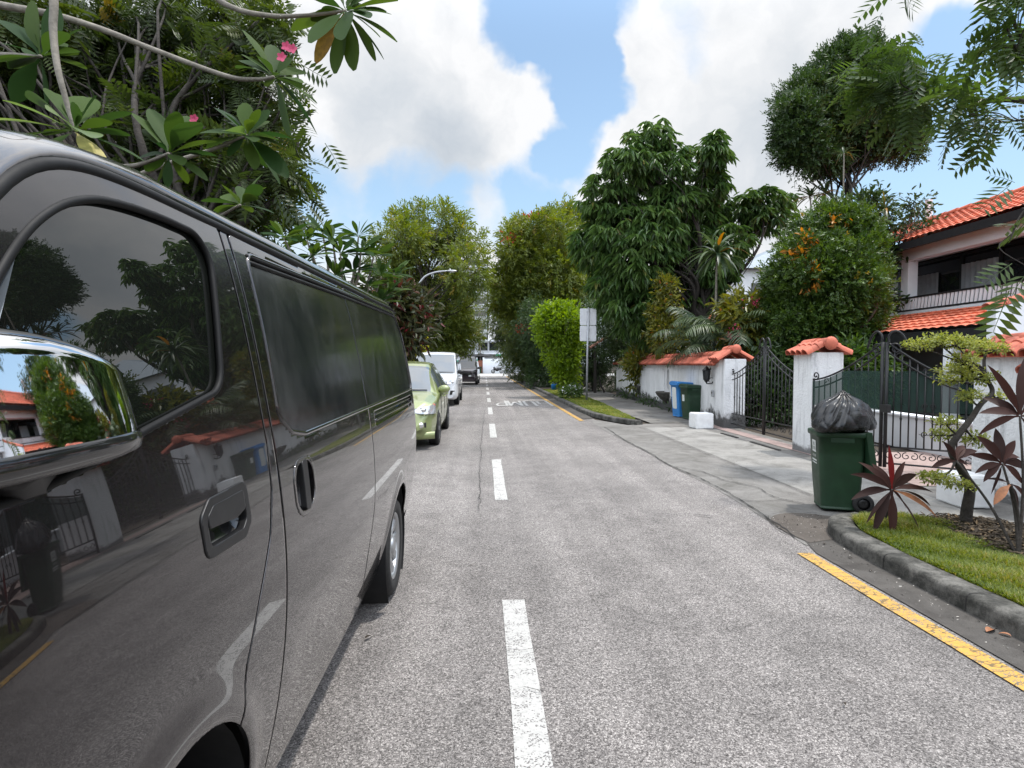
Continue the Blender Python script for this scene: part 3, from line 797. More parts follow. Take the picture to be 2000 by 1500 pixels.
def glassmat(name, col, rough=0.0, ior=1.52):
    m, t, b, o = newmat(name)
    setin(t, b, col=col, rough=rough, ior=ior, spec=0.62, coat=0.0)
    return m
M['tint_glass'] = glassmat('tinted_window_glass', (0.006, 0.007, 0.006), 0.0, 1.72)
M['car_glass'] = glassmat('windscreen_glass', (0.10, 0.115, 0.13), 0.01, 1.95)
M['house_glass'] = glassmat('house_window_glass', (0.02, 0.022, 0.024), 0.02)
def panelvinyl():
    m, t, b, o = newmat('dusty_black_window_film')
    c = obco(t)
    n = noise(t, nd(t, 'ShaderNodeMapping', {'Vector': c, 'Scale': (1, 1.6, 1.1)}).outputs[0], 1.6, 7, 0.70, 0.4)
    d = ss(t, n, 0.40, 0.78)
    col = mixc(t, d, (0.012, 0.013, 0.015), (0.040, 0.042, 0.044))
    setin(t, b, col=col, rough=ramp(t, n, [(0.35, 0.07), (0.7, 0.22)]), spec=0.5,
          normal=bump(t, noise(t, c, 2.4, 3, 0.5), 0.10, 0.02))
    return m
M['window_film'] = panelvinyl()
m, t, b, o = newmat('clear_lamp_lens'); setin(t, b, col=(0.72, 0.74, 0.77), rough=0.08, metal=0.6, coat=1.0); M['lens'] = m
m, t, b, o = newmat('amber_lens'); setin(t, b, col=(0.55, 0.10, 0.03), rough=0.12, coat=1.0); M['amber'] = m
m, t, b, o = newmat('red_lens'); setin(t, b, col=(0.35, 0.012, 0.012), rough=0.12, coat=1.0); M['redlens'] = m

# ------------------------------------------------------------------ wheels
def wheel(root, loc, rad=0.32, width=0.2, side=1, spokes=8, rim='silver', dish=0.02):
    """axle along x; outer face towards +x*side"""
    w_ = bpy.data.objects.new('wheel', None); COL.objects.link(w_); w_.parent = root; w_.location = loc
    if side < 0: w_.rotation_euler = (0, 0, PI)
    h = width/2; rr = rad*0.68
    mb = MB(); mb.lathe([(rr-.005, -h*.9), (rad*.90, -h), (rad*.985, -h*.72), (rad, -h*.3), (rad, h*.3), (rad*.985, h*.72), (rad*.90, h), (rr+.012, h*.96), (rr-.004, h*.84)], k=36, axis='X')
    for i in range(3):
        mb.lathe([(rad+.0008, -h*.5+i*h*.5-.004), (rad+.0012, -h*.5+i*h*.5+.004)], k=36, axis='X')
    mb.build('tyre', M['rubber'], w_)
    mb = MB()
    mb.lathe([(rr, h*.84), (rr*.97, h*.90), (rr*.90, h*.72), (rr*.88, h*.35)], k=36, axis='X')
    mb.lathe([(rr*.9, h*.2), (0.02, h*.2)], k=24, axis='X', mat=1)
    for i in range(spokes):
        a = i/spokes*2*PI; dy, dz = math.cos(a), math.sin(a); ty, tz = -dz, dy
        G = []
        for r_, wd, x in ((rr*.14, .026, h*.78), (rr*.5, .021, h*.80-dish), (rr*.92, .032, h*.74)):
            G.append([(x-.012, dy*r_-ty*wd*1.3, dz*r_-tz*wd*1.3), (x, dy*r_-ty*wd*.8, dz*r_-tz*wd*.8), (x, dy*r_+ty*wd*.8, dz*r_+tz*wd*.8), (x-.012, dy*r_+ty*wd*1.3, dz*r_+tz*wd*1.3)])
        mb.grid(np.array(G), 0, False)
    mb.lathe([(rr*.26, h*.55), (rr*.25, h*.82), (rr*.16, h*.90), (0.001, h*.91)], k=20, axis='X')
    mb.build('rim', [M[rim], M['void']], w_)
    return w_

# ------------------------------------------------------------------ the grey van beside the camera
VX, VY, VL = -1.40, 0.17, 4.695
van = thing('delivery_van', 'dark grey metallic panel van with blacked-out side windows and chrome mirror, parked closest', 'van', (VX, VY, 0))
W_TAB = [(.20, .725), (.30, .752), (.40, .777), (.55, .810), (.70, .833), (.85, .846), (.97, .848), (1.10, .842), (1.22, .832), (1.30, .822), (1.37, .810), (1.50, .790), (1.70, .752), (1.85, .716), (1.93, .692), (2.0, .668)]
_zz = np.linspace(.2, 2.0, 181); _ww = interp(_zz, W_TAB)
_ker = np.exp(-np.linspace(-2, 2, 21)**2); _ker /= _ker.sum()
_ww = np.convolve(np.pad(_ww, 10, 'edge'), _ker, 'valid')
_wp = np.polyfit(_zz-1.1, _ww, 9)
def vS(y, z):
    """half width of the van's side at height z, station y"""
    y = np.asarray(y, float); z = np.asarray(z, float)
    w_ = np.polyval(_wp, z-1.1)
    w_ = w_+0.007*np.exp(-((z-1.205)/0.022)**2)*np.clip((y-0.2)/.4, 0, 1)*np.clip((4.6-y)/.3, 0, 1)*0    # plain flank
    # flared lips round the wheel arches
    for yc, zc in ((.86, .43), (3.69, .335)):
        d = np.hypot(y-yc, np.maximum(z-zc, 0)); w_ = w_+0.012*np.exp(-((d-.43)/0.045)**2)
    # pressed swage: a soft hollow low on the doors
    w_ = w_-0.006*np.exp(-((z-0.62)/0.13)**2)*np.clip((y-1.55)/.25, 0, 1)*np.clip((3.15-y)/.25, 0, 1)
    f = np.clip((0.62-y)/0.62, 0, 1); w_ = w_-0.13*f**2.3
    r = np.clip((y-(VL-0.13))/0.13, 0, 1); w_ = w_-0.10*(1-np.sqrt(np.clip(1-r*r, 0, 1)))-0.012*np.clip((y-3.6)/1.1, 0, 1)**2
    return w_
def sdpoly(poly, Y, Z):
    P = np.asarray(poly, float); n = len(P)
    d = np.full(Y.shape, 1e9); ins = np.zeros(Y.shape, bool)
    for i in range(n):
        a = P[i]; b = P[(i+1) % n]; e = b-a
        wy, wz = Y-a[0], Z-a[1]
        q = np.clip((wy*e[0]+wz*e[1])/(e@e), 0, 1)
        d = np.minimum(d, (wy-e[0]*q)**2+(wz-e[1]*q)**2)
        c = ((a[1] > Z) != (b[1] > Z)) & (Y < (b[0]-a[0])*(Z-a[1])/((b[1]-a[1]) or 1e-12)+a[0]); ins ^= c
    d = np.sqrt(d); return np.where(ins, -d, d)
def inset(poly, r):
    P = np.asarray(poly, float); n = len(P); out = []
    area = sum(P[i][0]*P[(i+1) % n][1]-P[(i+1) % n][0]*P[i][1] for i in range(n)); s_ = 1 if area > 0 else -1
    for i in range(n):
        a, b, c = P[i-1], P[i], P[(i+1) % n]
        n1 = np.array([-(b-a)[1], (b-a)[0]])*s_; n1 /= np.linalg.norm(n1)
        n2 = np.array([-(c-b)[1], (c-b)[0]])*s_; n2 /= np.linalg.norm(n2)
        m_ = n1+n2; m_ /= max(0.25, (m_@m_)/2); out.append(b+m_*r*1.0)
    return out
def rounded(poly, r):
    q = inset(poly, r); return lambda Y, Z: sdpoly(q, Y, Z)-r
def fillet(poly, r):
    """dense outline with its corners rounded; short edges keep their own soft curve"""
    P = np.asarray(poly, float); n = len(P); out = []
    for i in range(n):
        a, b, c = P[i-1], P[i], P[(i+1) % n]; u, v = a-b, c-b; lu, lv_ = np.linalg.norm(u), np.linalg.norm(v); u, v = u/lu, v/lv_
        ang = math.acos(max(-1, min(1, float(u@v))))
        if ang > R(172): out.append(b); continue
        tl = min(r/math.tan(ang/2), lu*.49, lv_*.49); rr = tl*math.tan(ang/2)
        p0, p1 = b+u*tl, b+v*tl; cen = b+nrm(u+v)*rr/math.sin(ang/2)
        a0 = math.atan2(*(p0-cen)[::-1]); a1 = math.atan2(*(p1-cen)[::-1]); d = (a1-a0+PI) % (2*PI)-PI
        for q in np.linspace(0, 1, 9): out.append(cen+rr*np.array([math.cos(a0+d*q), math.sin(a0+d*q)]))
    return np.array(out)
def filleted(poly, r):
    q = fillet(poly, r); return lambda Y, Z: sdpoly(q, Y, Z)
def bead(poly, r, rad, off=0.0):
    q = fillet(poly, r); q = np.vstack([q, q[:1]]); q = resample(q, .012); k_ = np.ones(3)/3
    xs = vS(q[:, 0], q[:, 1])+off
    mb = MB(); mb.tube(np.c_[xs, q], rad, 8, cap=False); return mb
def trim(surf, sdf, bounds, h=0.012, lip=0.014, off=0.0):
    """surface patch cut to an outline, with its edge turned inwards; surf(y,z)->points (n,3)"""
    y0, y1, z0, z1 = bounds
    ys = np.arange(y0-2*h, y1+2.5*h, h); zs = np.arange(z0-2*h, z1+2.5*h, h)
    Y, Z = np.meshgrid(ys, zs, indexing='ij'); D = sdf(Y, Z)
    ny, nz = Y.shape
    q = (D[:-1, :-1] < 0) | (D[1:, :-1] < 0) | (D[:-1, 1:] < 0) | (D[1:, 1:] < 0)
    for _ in range(3):
        e = 1e-3
        gy = (sdf(Y+e, Z)-sdf(Y-e, Z))/(2*e); gz = (sdf(Y, Z+e)-sdf(Y, Z-e))/(2*e)
        g2 = np.maximum(gy*gy+gz*gz, 0.2); out = D > 0
        Y = np.where(out, Y-D*gy/g2, Y); Z = np.where(out, Z-D*gz/g2, Z); D = sdf(Y, Z)
    I, J = np.nonzero(q)
    Fq = np.stack([I*nz+J, (I+1)*nz+J, (I+1)*nz+J+1, I*nz+J+1], 1)
    used = np.unique(Fq); mp = np.full(ny*nz, -1); mp[used] = np.arange(len(used)); Fq = mp[Fq]
    yy, zz = Y.ravel()[used], Z.ravel()[used]
    V = surf(yy, zz); e = 2e-3
    du = surf(yy+e, zz)-surf(yy-e, zz); dv = surf(yy, zz+e)-surf(yy, zz-e)
    Nn = nrm(np.cross(du, dv))
    V = V+Nn*off
    if lip:
        E = np.sort(np.concatenate([Fq[:, [0, 1]], Fq[:, [1, 2]], Fq[:, [2, 3]], Fq[:, [3, 0]]]), axis=1)
        Eo = np.concatenate([Fq[:, [0, 1]], Fq[:, [1, 2]], Fq[:, [2, 3]], Fq[:, [3, 0]]])
        _, inv, cnt = np.unique(E, axis=0, return_inverse=True, return_counts=True)
        be = Eo[cnt[inv.ravel()] == 1]
        # a small rounded shoulder, then the return
        bi = np.unique(be); base = len(V)
        m1 = np.full(len(V), -1); m1[bi] = base+np.arange(len(bi))
        m2 = np.full(len(V), -1); m2[bi] = base+len(bi)+np.arange(len(bi))
        V = np.concatenate([V, V[bi]-Nn[bi]*0.003, V[bi]-Nn[bi]*lip])
        F1 = np.stack([be[:, 1], be[:, 0], m1[be[:, 0]], m1[be[:, 1]]], 1)
        F2 = np.stack([m1[be[:, 1]], m1[be[:, 0]], m2[be[:, 0]], m2[be[:, 1]]], 1)
        Fq = np.concatenate([Fq, F1, F2])
    return V, Fq
def side_surf(sgn):
    def f(y, z): return np.stack([sgn*vS(y, z), y, z], -1)
    return f
def panel(name, sdf, bounds, mat, parent, sgn=1, off=0.0, lip=0.014, h=0.012, smooth=True):
    V, Fq = trim(side_surf(1), sdf, bounds, h, lip, off)
    if sgn < 0: V = V*np.array([-1, 1, 1]); Fq = Fq[:, ::-1]
    return link(name, fast_mesh(name, V, Fq, smooth), M[mat], parent)
def outline_tube(poly, r, rad, off=0.0, n=None, surf=None, k=8, flat=1.0):
    """a bead that follows a rounded outline on the van's side"""
    q = inset(poly, r); m_ = len(q); pts = []
    P = np.asarray(q)
    area = sum(P[i][0]*P[(i+1) % m_][1]-P[(i+1) % m_][0]*P[i][1] for i in range(m_)); s_ = 1 if area > 0 else -1
    for i in range(m_):
        a, b, c = P[i-1], P[i], P[(i+1) % m_]
        n1 = -np.array([-(b-a)[1], (b-a)[0]])*s_; n1 /= np.linalg.norm(n1)
        n2 = -np.array([-(c-b)[1], (c-b)[0]])*s_; n2 /= np.linalg.norm(n2)
        for u in np.linspace(0, 1, 7):
            d = n1*(1-u)+n2*u; d /= np.linalg.norm(d); pts.append(b+d*r)
        e = np.linalg.norm(c-b)
        for u in np.linspace(0, 1, max(2, int(e/0.04)))[1:-1]: pts.append(b+n2*r+(c-b)*u)
    pts.append(pts[0]); pts = np.array(pts)
    xs = vS(pts[:, 0], pts[:, 1])+off
    mb = MB(); mb.tube(np.c_[xs, pts], rad, k, cap=False)
    return mb
zg = lambda y: interp(y, [(.40, 1.45), (.50, 1.60), (.58, 1.715), (.66, 1.80), (.76, 1.872), (.88, 1.904), (1.04, 1.914), (1.4, 1.922), (2.5, 1.945), (3.6, 1.966), (4.45, 1.985), (4.62, 1.97), (4.70, 1.90)])
_gy = np.linspace(.3, 4.8, 451); _gz = np.convolve(np.pad(zg(_gy), 10, 'edge'), _ker, 'valid'); _gz = np.convolve(np.pad(_gz, 10, 'edge'), _ker, 'valid')
_gp = [np.polyfit(_gy[_gy < 1.6]-.9, _gz[_gy < 1.6], 9), np.polyfit(_gy[_gy > 1.3]-3, _gz[_gy > 1.3], 7)]
zg = lambda y: np.where(np.asarray(y) < 1.45, np.polyval(_gp[0], np.asarray(y)-.9), np.polyval(_gp[1], np.asarray(y)-3))
yt = np.array([.47, .50, .53, .56, .60, .64, .68, .72, .76, .80, .84, .88, .94, 1.0, 1.06, 1.12, 1.25, 1.385])
yt0 = np.array([.50, .58, .66, .76, .88, 1.04, 1.385])
DOOR = [(.47, .40), (.40, 1.05), (.37, 1.34)]+[(y, float(zg(y))-.011) for y in yt]+[(1.388, 1.33), (1.375, 1.22), (1.33, 1.10), (1.24, .97), (1.17, .85), (1.135, .745), (1.10, .60), (1.05, .40)]
_wt = curve([(1.285, 1.846, 0), (1.19, 1.862, 0), (1.08, 1.861, 0), (.97, 1.853, 0), (.87, 1.835, 0), (.77, 1.792, 0), (.67, 1.715, 0), (.56, 1.58, 0), (.44, 1.375, 0)], 5)
WIN = [(1.195, 1.490), (1.308, 1.862)]+[tuple(p[:2]) for p in _wt[8:]]+[(.60, 1.378), (.75, 1.402), (.88, 1.432), (1.0, 1.454)]
BPIL = [(1.399, 1.901), (1.438, 1.903), (1.438, .34), (1.08, .34), (1.11, .60), (1.147, .742), (1.182, .846), (1.252, .965), (1.342, 1.095), (1.387, 1.215), (1.399, 1.33)]
SLIDE = [(1.450, 1.904), (2.735, 1.930), (2.735, .345), (1.450, .335)]
QUART = [(2.747, 1.930), (4.44, 1.962), (4.60, 1.945), (4.672, 1.80), (4.690, 1.40), (4.690, .45), (4.64, .36), (2.747, .345)]
SWIN = [(1.515, 1.400), (1.535, 1.868), (2.735, 1.905), (4.45, 1.945), (4.565, 1.80), (4.57, 1.345), (1.72, 1.322), (1.60, 1.342)]
ARCH = [(.86, .43, .405), (3.69, .335, .405)]
def sd_arch(Y, Z):
    d = np.full(Y.shape, -1e9)
    for yc, zc, r_ in ARCH:
        d = np.maximum(d, r_-np.hypot(Y-yc, np.maximum(Z-zc, 0)))
    return d
sWIN = filleted(WIN, .085); sSW = rounded(SWIN, .05)
dWIN = lambda Y, Z: -(sWIN(Y, Z)-.004)
dSW = lambda Y, Z: -(sSW(Y, Z)-.007)
RAIL = [(2.86, 1.222), (2.86, 1.298), (4.40, 1.300), (4.43, 1.262), (4.40, 1.226)]
sRAIL = rounded(RAIL, .012)
SH = (1.655, 1.168)       # sliding door handle
FH = (1.115, 1.205)       # front door handle
FHP = [(FH[0]-.105, FH[1]-.052), (FH[0]-.112, FH[1]+.030), (FH[0]-.07, FH[1]+.060), (FH[0]+.105, FH[1]+.062), (FH[0]+.112, FH[1]-.03), (FH[0]+.075, FH[1]-.058)]
sFH = rounded(FHP, .022)
SHP = [(SH[0]-.10, SH[1]-.085), (SH[0]-.10, SH[1]+.085), (SH[0]+.10, SH[1]+.085), (SH[0]+.10, SH[1]-.085)]
sSH = rounded(SHP, .070)
mx = np.maximum
for sgn in (1, -1):
    pd = bpy.data
    door = panel('front_door', lambda Y, Z: mx(mx(mx(filleted(DOOR, .012)(Y, Z), dWIN(Y, Z)), sd_arch(Y, Z)), -sFH(Y, Z)), (.35, 1.40, .4, 1.92), 'van_paint', van, sgn, h=.005)
    panel('b_pillar', lambda Y, Z: mx(rounded(BPIL, .006)(Y, Z), sd_arch(Y, Z)), (1.0, 1.45, .33, 1.91), 'van_paint', van, sgn, h=0.008)
    slide = panel('sliding_door', lambda Y, Z: mx(mx(mx(rounded(SLIDE, .012)(Y, Z), dSW(Y, Z)), sd_arch(Y, Z)), -sSH(Y, Z)), (1.44, 2.75, .32, 1.94), 'van_paint', van, sgn)
    q = panel('quarter_panel', lambda Y, Z: mx(mx(mx(rounded(QUART, .015)(Y, Z), dSW(Y, Z)), sd_arch(Y, Z)), -sRAIL(Y, Z)), (2.74, 4.70, .32, 1.97), 'van_paint', van, sgn)
    # glass and filmed-over panes
    panel('window', lambda Y, Z: sWIN(Y, Z)-.010, (.42, 1.32, 1.36, 1.87), 'tint_glass', door, sgn, off=-.011, lip=0, h=.02)
    tb = bead(WIN, .085, .0078, -.003)
    def put(mb, nm, mat, par):
        o = mb.build(nm, M[mat], par)
        if sgn < 0: o.scale = (-1, 1, 1)
        return o
    put(tb, 'window_seal', 'seal', door)
    panel('blanked_window', lambda Y, Z: mx(sSW(Y, Z)-.006, Y-2.736), (1.5, 2.75, 1.3, 1.94), 'window_film', slide, sgn, off=-.0045, lip=.004, h=.015)
    panel('blanked_window', lambda Y, Z: mx(sSW(Y, Z)-.006, 2.749-Y), (2.74, 4.6, 1.3, 1.96), 'window_film', q, sgn, off=-.0045, lip=.004, h=.015)
    put(bead(SWIN, .05, .0085, -.004), 'window_lip', 'van_paint', van)
    # drip moulding over the filmed windows and the sliding rail
    P = np.array([(1.54+i*(4.42-1.54)/40, 0, 0) for i in range(41)]); zz_ = interp(P[:, 0], [(1.54, 1.868), (2.735, 1.905), (4.42, 1.945)])-.012
    mb = MB()
    for dz in (0.006, -.012): mb.tube(np.c_[vS(P[:, 0], zz_+dz)-.002, P[:, 0], zz_+dz], .006, 6)
    put(mb, 'drip_moulding', 'seal', van)
    panel('sliding_rail', lambda Y, Z: sRAIL(Y, Z)-.004, (2.8, 4.5, 1.2, 1.32), 'black_gloss', q, sgn, off=-.014, lip=0, h=.02)
    mb = MB(); yy = np.linspace(2.87, 4.39, 30)
    mb.tube(np.c_[vS(yy, 1.250+0*yy)-.004, yy, 1.250+0*yy], .007, 6); mb.tube(np.c_[vS(yy, 1.278+0*yy)-.007, yy, 1.278+0*yy], .005, 6)
    put(mb, 'rail_bead', 'van_paint', q)
    # front door handle: black surround, dish and pull
    hd = panel('door_handle', lambda Y, Z: mx(sFH(Y, Z)-.004, -(rounded(inset(FHP, .018), .014)(Y, Z))), (.98, 1.25, 1.12, 1.30), 'black', door, sgn, off=.003, lip=.02, h=.005)
    def dish(y0, z0, sdf_s, depth):
        def f(y, z):
            d = np.clip(-sdf_s(np.asarray(y), np.asarray(z)), 0, .05)/.05
            return np.stack([vS(y, z)-depth*np.sin(d*PI/2), y, z], -1)
        return f
    V, Fq = trim(dish(FH[0], FH[1], sFH, .034), lambda Y, Z: sFH(Y, Z)+.012, (.98, 1.25, 1.12, 1.30), .006, 0)
    if sgn < 0: V = V*np.array([-1, 1, 1]); Fq = Fq[:, ::-1]
    link('handle_dish', fast_mesh('handle_dish', V, Fq, True), M['black_gloss'], hd)
    PULL = [(FH[0]-.088, FH[1]+.004), (FH[0]-.088, FH[1]+.030), (FH[0]-.060, FH[1]+.046), (FH[0]+.088, FH[1]+.048), (FH[0]+.090, FH[1]+.004), (FH[0]+.04, FH[1]-.006)]
    panel('handle_pull', rounded(PULL, .010), (.98, 1.25, 1.15, 1.30), 'black', hd, sgn, off=.004, lip=.016, h=.005)
    # sliding door handle
    hs = panel('slide_handle', lambda Y, Z: mx(sSH(Y, Z)-.003, -(sSH(Y, Z)+.012)), (1.53, 1.78, 1.06, 1.28), 'van_paint', slide, sgn, off=.002, lip=.02, h=.005)
    V, Fq = trim(dish(SH[0], SH[1], sSH, .040), lambda Y, Z: sSH(Y, Z)+.008, (1.53, 1.78, 1.06, 1.28), .006, 0)
    if sgn < 0: V = V*np.array([-1, 1, 1]); Fq = Fq[:, ::-1]
    link('handle_dish', fast_mesh('handle_dish', V, Fq, True), M['black_gloss'], hs)
    GR = [(SH[0]-.018, SH[1]-.078), (SH[0]-.018, SH[1]+.078), (SH[0]+.030, SH[1]+.078), (SH[0]+.030, SH[1]-.078)]
    panel('handle_grip', rounded(GR, .014), (1.6, 1.72, 1.06, 1.28), 'black', hs, sgn, off=.004, lip=.018, h=.005)
    # sill and gutter
    mb = MB(); yy = np.r_[np.linspace(1.54, 3.28, 30)]
    G = [[(vS(y, .34)-.006, y, .335), (vS(y, .30)-.004, y, .29), (vS(y, .28)-.02, y, .245), (vS(y, .28)-.10, y, .235)] for y in yy]
    mb.grid(np.array(G)[::-1], 0, True); put(mb, 'sill', 'van_paint', van)
    mb = MB(); yy = np.r_[np.linspace(.42, 1.1, 24), np.linspace(1.15, 4.55, 50)]
    mb.tube(np.c_[vS(yy, zg(yy)-.009)-.006, yy, zg(yy)-.009], .0125, 8); put(mb, 'roof_gutter', 'seal', van)
    # dark wheel housings
    for yc, zc, r_ in ARCH:
        mb = MB(); a = np.linspace(-.75, PI+.75, 31)
        xo = float(vS(yc, .7))-.030
        G = [[(x, yc+(r_+.006)*math.cos(q_), zc+(r_+.006)*math.sin(q_)) for x in (xo, xo-.30)] for q_ in a]
        mb.grid(np.array(G), 0, True)
        mb.add([(xo-.30, yc+(r_+.006)*math.cos(q_), zc+(r_+.006)*math.sin(q_)) for q_ in a], [tuple(range(31))])
        put(mb, 'wheel_housing', 'void', van)
for yc in (.86, 3.69):
    for sgn in (1, -1): wheel(van, (sgn*(.705), yc, .325), .325, .20, sgn, 10)
# roof
yy = np.r_[np.linspace(.42, 1.1, 26), np.linspace(1.16, 4.45, 46), np.linspace(4.5, 4.67, 8)]
G = []
for y in yy:
    wg = float(vS(y, zg(y)))-.004; z0 = float(zg(y)); k_ = min(1, max(.25, (y-.42)/.7)) if y < 1.1 else 1.0
    r_ = np.clip((y-4.42)/.27, 0, 1); dz = -.05*r_**2
    row = []
    for u, h_ in ((1.0, .0), (1.004, .012), (.985, .030), (.95, .048), (.88, .068), (.75, .086), (.55, .10), (.28, .107), (0, .11)):
        row.append((wg*u, y, z0+h_*(.22+.78*k_)+dz))
    G.append(row+[(-x, y_, z_) for x, y_, z_ in row[-2::-1]])
mb = MB(); mb.grid(np.array(G)[::-1], 0, True); mb.build('roof', M['van_paint'], van)
# front: body shell, windscreen, lamps, grille, bumper
zf = np.array([.22, .30, .45, .60, .80, .95, 1.05, 1.12, 1.30, 1.50, 1.70, 1.82, 1.90, 1.955])
yf = lambda z: interp(z, [(.22, .06), (.30, .015), (.45, .0), (.60, .005), (.80, .03), (.95, .065), (1.05, .105), (1.12, .16), (1.30, .27), (1.50, .395), (1.70, .53), (1.82, .63), (1.90, .73), (1.955, .86)])
def front(u, z):
    y = yf(z); e = y+.10+.055*max(0, 1-abs(z-1.5)/.5)
    wv = float(vS(max(e, .0), min(z, 1.98)))
    return (u*wv*(1-.0*u), y+(e-y)*abs(u)**3.2, z)
us = np.linspace(-1, 1, 33)
mb = MB(); mb.grid(np.array([[front(u, z) for u in us] for z in np.linspace(.22, 1.10, 24)]), 0, True)
mb.build('front_panel', M['van_paint'], van)
mb = MB(); mb.grid(np.array([[front(u, 1.10+(.80-.07*u*u)*q_) for u in us] for q_ in np.linspace(0, 1, 18)]), 0, True); mb.build('windscreen', M['car_glass'], van)
mb = MB(); mb.grid(np.array([[front(u*.86, 1.89+(.068-.05*u*u)*q_) for u in us] for q_ in np.linspace(0, 1, 4)]), 0, True); mb.build('header_panel', M['van_paint'], van)
for s_ in (-1, 1):
    G = [[np.array(front(s_*(.60+.33*a), .70+.22*b+.05*a))-np.array([0, .012, 0]) for a in np.linspace(0, 1, 8)] for b in np.linspace(0, 1, 6)]
    mb = MB(); mb.grid(np.array(G)[:, ::s_], 0, True); mb.build('headlight', M['lens'], van)
G = [[np.array(front(u, z))-np.array([0, .014, 0]) for u in np.linspace(-.52, .52, 14)] for z in (.74, .80, .86, .92)]
mb = MB(); mb.grid(np.array(G), 0, True); mb.build('grille', M['chrome'], van)
G = [[np.array(front(u, z))-np.array([0, .016, 0]) for u in np.linspace(-.62, .62, 14)] for z in (.32, .38, .45, .50)]
mb = MB(); mb.grid(np.array(G), 0, True); mb.build('bumper_intake', M['black'], van)
mb = MB(); a = np.array([front(-.1, 1.17), front(-.7, 1.24)]); mb.tube(a-np.array([0, .02, -.01]), .008, 6); b_ = np.array([front(.3, 1.17), front(-.25, 1.23)]); mb.tube(b_-np.array([0, .02, -.01]), .008, 6)
mb.build('wiper', M['black'], van)
# rear
yb = lambda z: VL-.015-interp(z, [(.25, .10), (.45, .03), (.9, .0), (1.4, .03), (1.8, .10), (1.93, .16), (2.02, .23)])
def rear(u, z):
    y = yb(z); e = min(y-.05, VL-.06); wv = float(vS(e, min(z, 1.96)))
    return (u*wv, y+(e-y)*abs(u)**4, z)
mb = MB(); mb.grid(np.array([[rear(-u, z) for u in us] for z in np.linspace(.25, 2.02, 30)]), 0, True); bk_ = mb.build('tailgate', M['van_paint'], van)
mb = MB(); mb.grid(np.array([[np.array(rear(-u, z))+np.array([0, .006, 0]) for u in np.linspace(-.82, .82, 16)] for z in np.linspace(1.32, 1.86, 8)]), 0, True); mb.build('rear_window', M['tint_glass'], bk_)
for s_ in (-1, 1):
    mb = MB(); mb.grid(np.array([[np.array(rear(-s_*u, z))+np.array([0, .008, 0]) for u in np.linspace(.80, .97, 5)[::s_]] for z in np.linspace(.80, 1.18, 6)]), 0, True); mb.build('tail_lamp', M['redlens'], van)
# unseen bulk that stops light leaking through the cabin
mb = MB(); mb.prism([(-.66, .55), (.66, .55), (.66, 4.5), (-.66, 4.5)], .80, 1.30); mb.prism([(-.60, 1.2), (.60, 1.2), (.60, 4.4), (-.60, 4.4)], 1.305, 1.90)
mb.prism([(-.42, .15), (.42, .15), (.42, 4.5), (-.42, 4.5)], .26, .795)
mb.prism([(-.7, 1.6), (.7, 1.6), (.7, 3.2), (-.7, 3.2)], .262, .79); mb.build('cabin_light_block', M['void'], van)
# chrome door mirror on its arm
def mirror(sgn):
    """mirror folded back against the door: long chromed cover facing the road, dark base below"""
    mr = bpy.data.objects.new('door_mirror', None); COL.objects.link(mr); mr.parent = van
    cx, cy, cz = .785, .560, 1.512
    sp = lambda v, e: math.copysign(abs(v)**e, v)
    ph = np.linspace(0, 2*PI, 65)[:-1]
    def shell(z01, p, f=1.0):
        """z01 0 bottom .. 1 top"""
        sx, sy = sp(math.cos(p), .66), sp(math.sin(p), .66)
        x = .215*f*sx
        drop = .060*max(0, (x+.03)/.245)**1.8*z01          # shoulder slopes down outwards
        z = -.066+.150*z01-drop
        lean = .030*z01                                    # front leans back
        y = (.112*f*sy if sy < 0 else .03*f*sy)+(lean if sy < 0 else 0)
        return (sgn*(cx-y), cy+x, cz+z)
    G = []
    for q in np.linspace(0, 1, 26):
        if q < .72: z01, f = q/.72*.80, 1.0-.02*(1-q/.72)**4
        else:
            a = (q-.72)/.28*PI/2; z01, f = .80+.20*math.sin(a), max(.02, math.cos(a)**.55)
        G.append([shell(z01, p, f) for p in ph])
    G = np.array(G)
    if sgn < 0: G = G[:, ::-1]
    mb = MB(); mb.grid(G, 0, True, True); mb.build('mirror_cover', M['chrome'], mr)
    G = []
    for dz, f in ((0.004, .985), (0.0, 1.012), (-.010, 1.02), (-.022, 1.0), (-.030, .90), (-.034, .5), (-.035, .02)):
        G.append([(x, y, z+dz) for x, y, z in (shell(0, p, f) for p in ph)])
    G = np.array(G)[::-1]
    if sgn < 0: G = G[:, ::-1]
    mb = MB(); mb.grid(G, 0, True, True); mb.build('mirror_base', M['black_gloss'], mr)
    mb = MB(); P = curve([(sgn*.82, .56, 1.425), (sgn*.79, .60, 1.40), (sgn*.76, .66, 1.385)], 5); mb.tube(P, np.linspace(.03, .04, len(P)), 10); mb.build('mirror_arm', M['black'], mr)
mirror(1); mirror(-1)
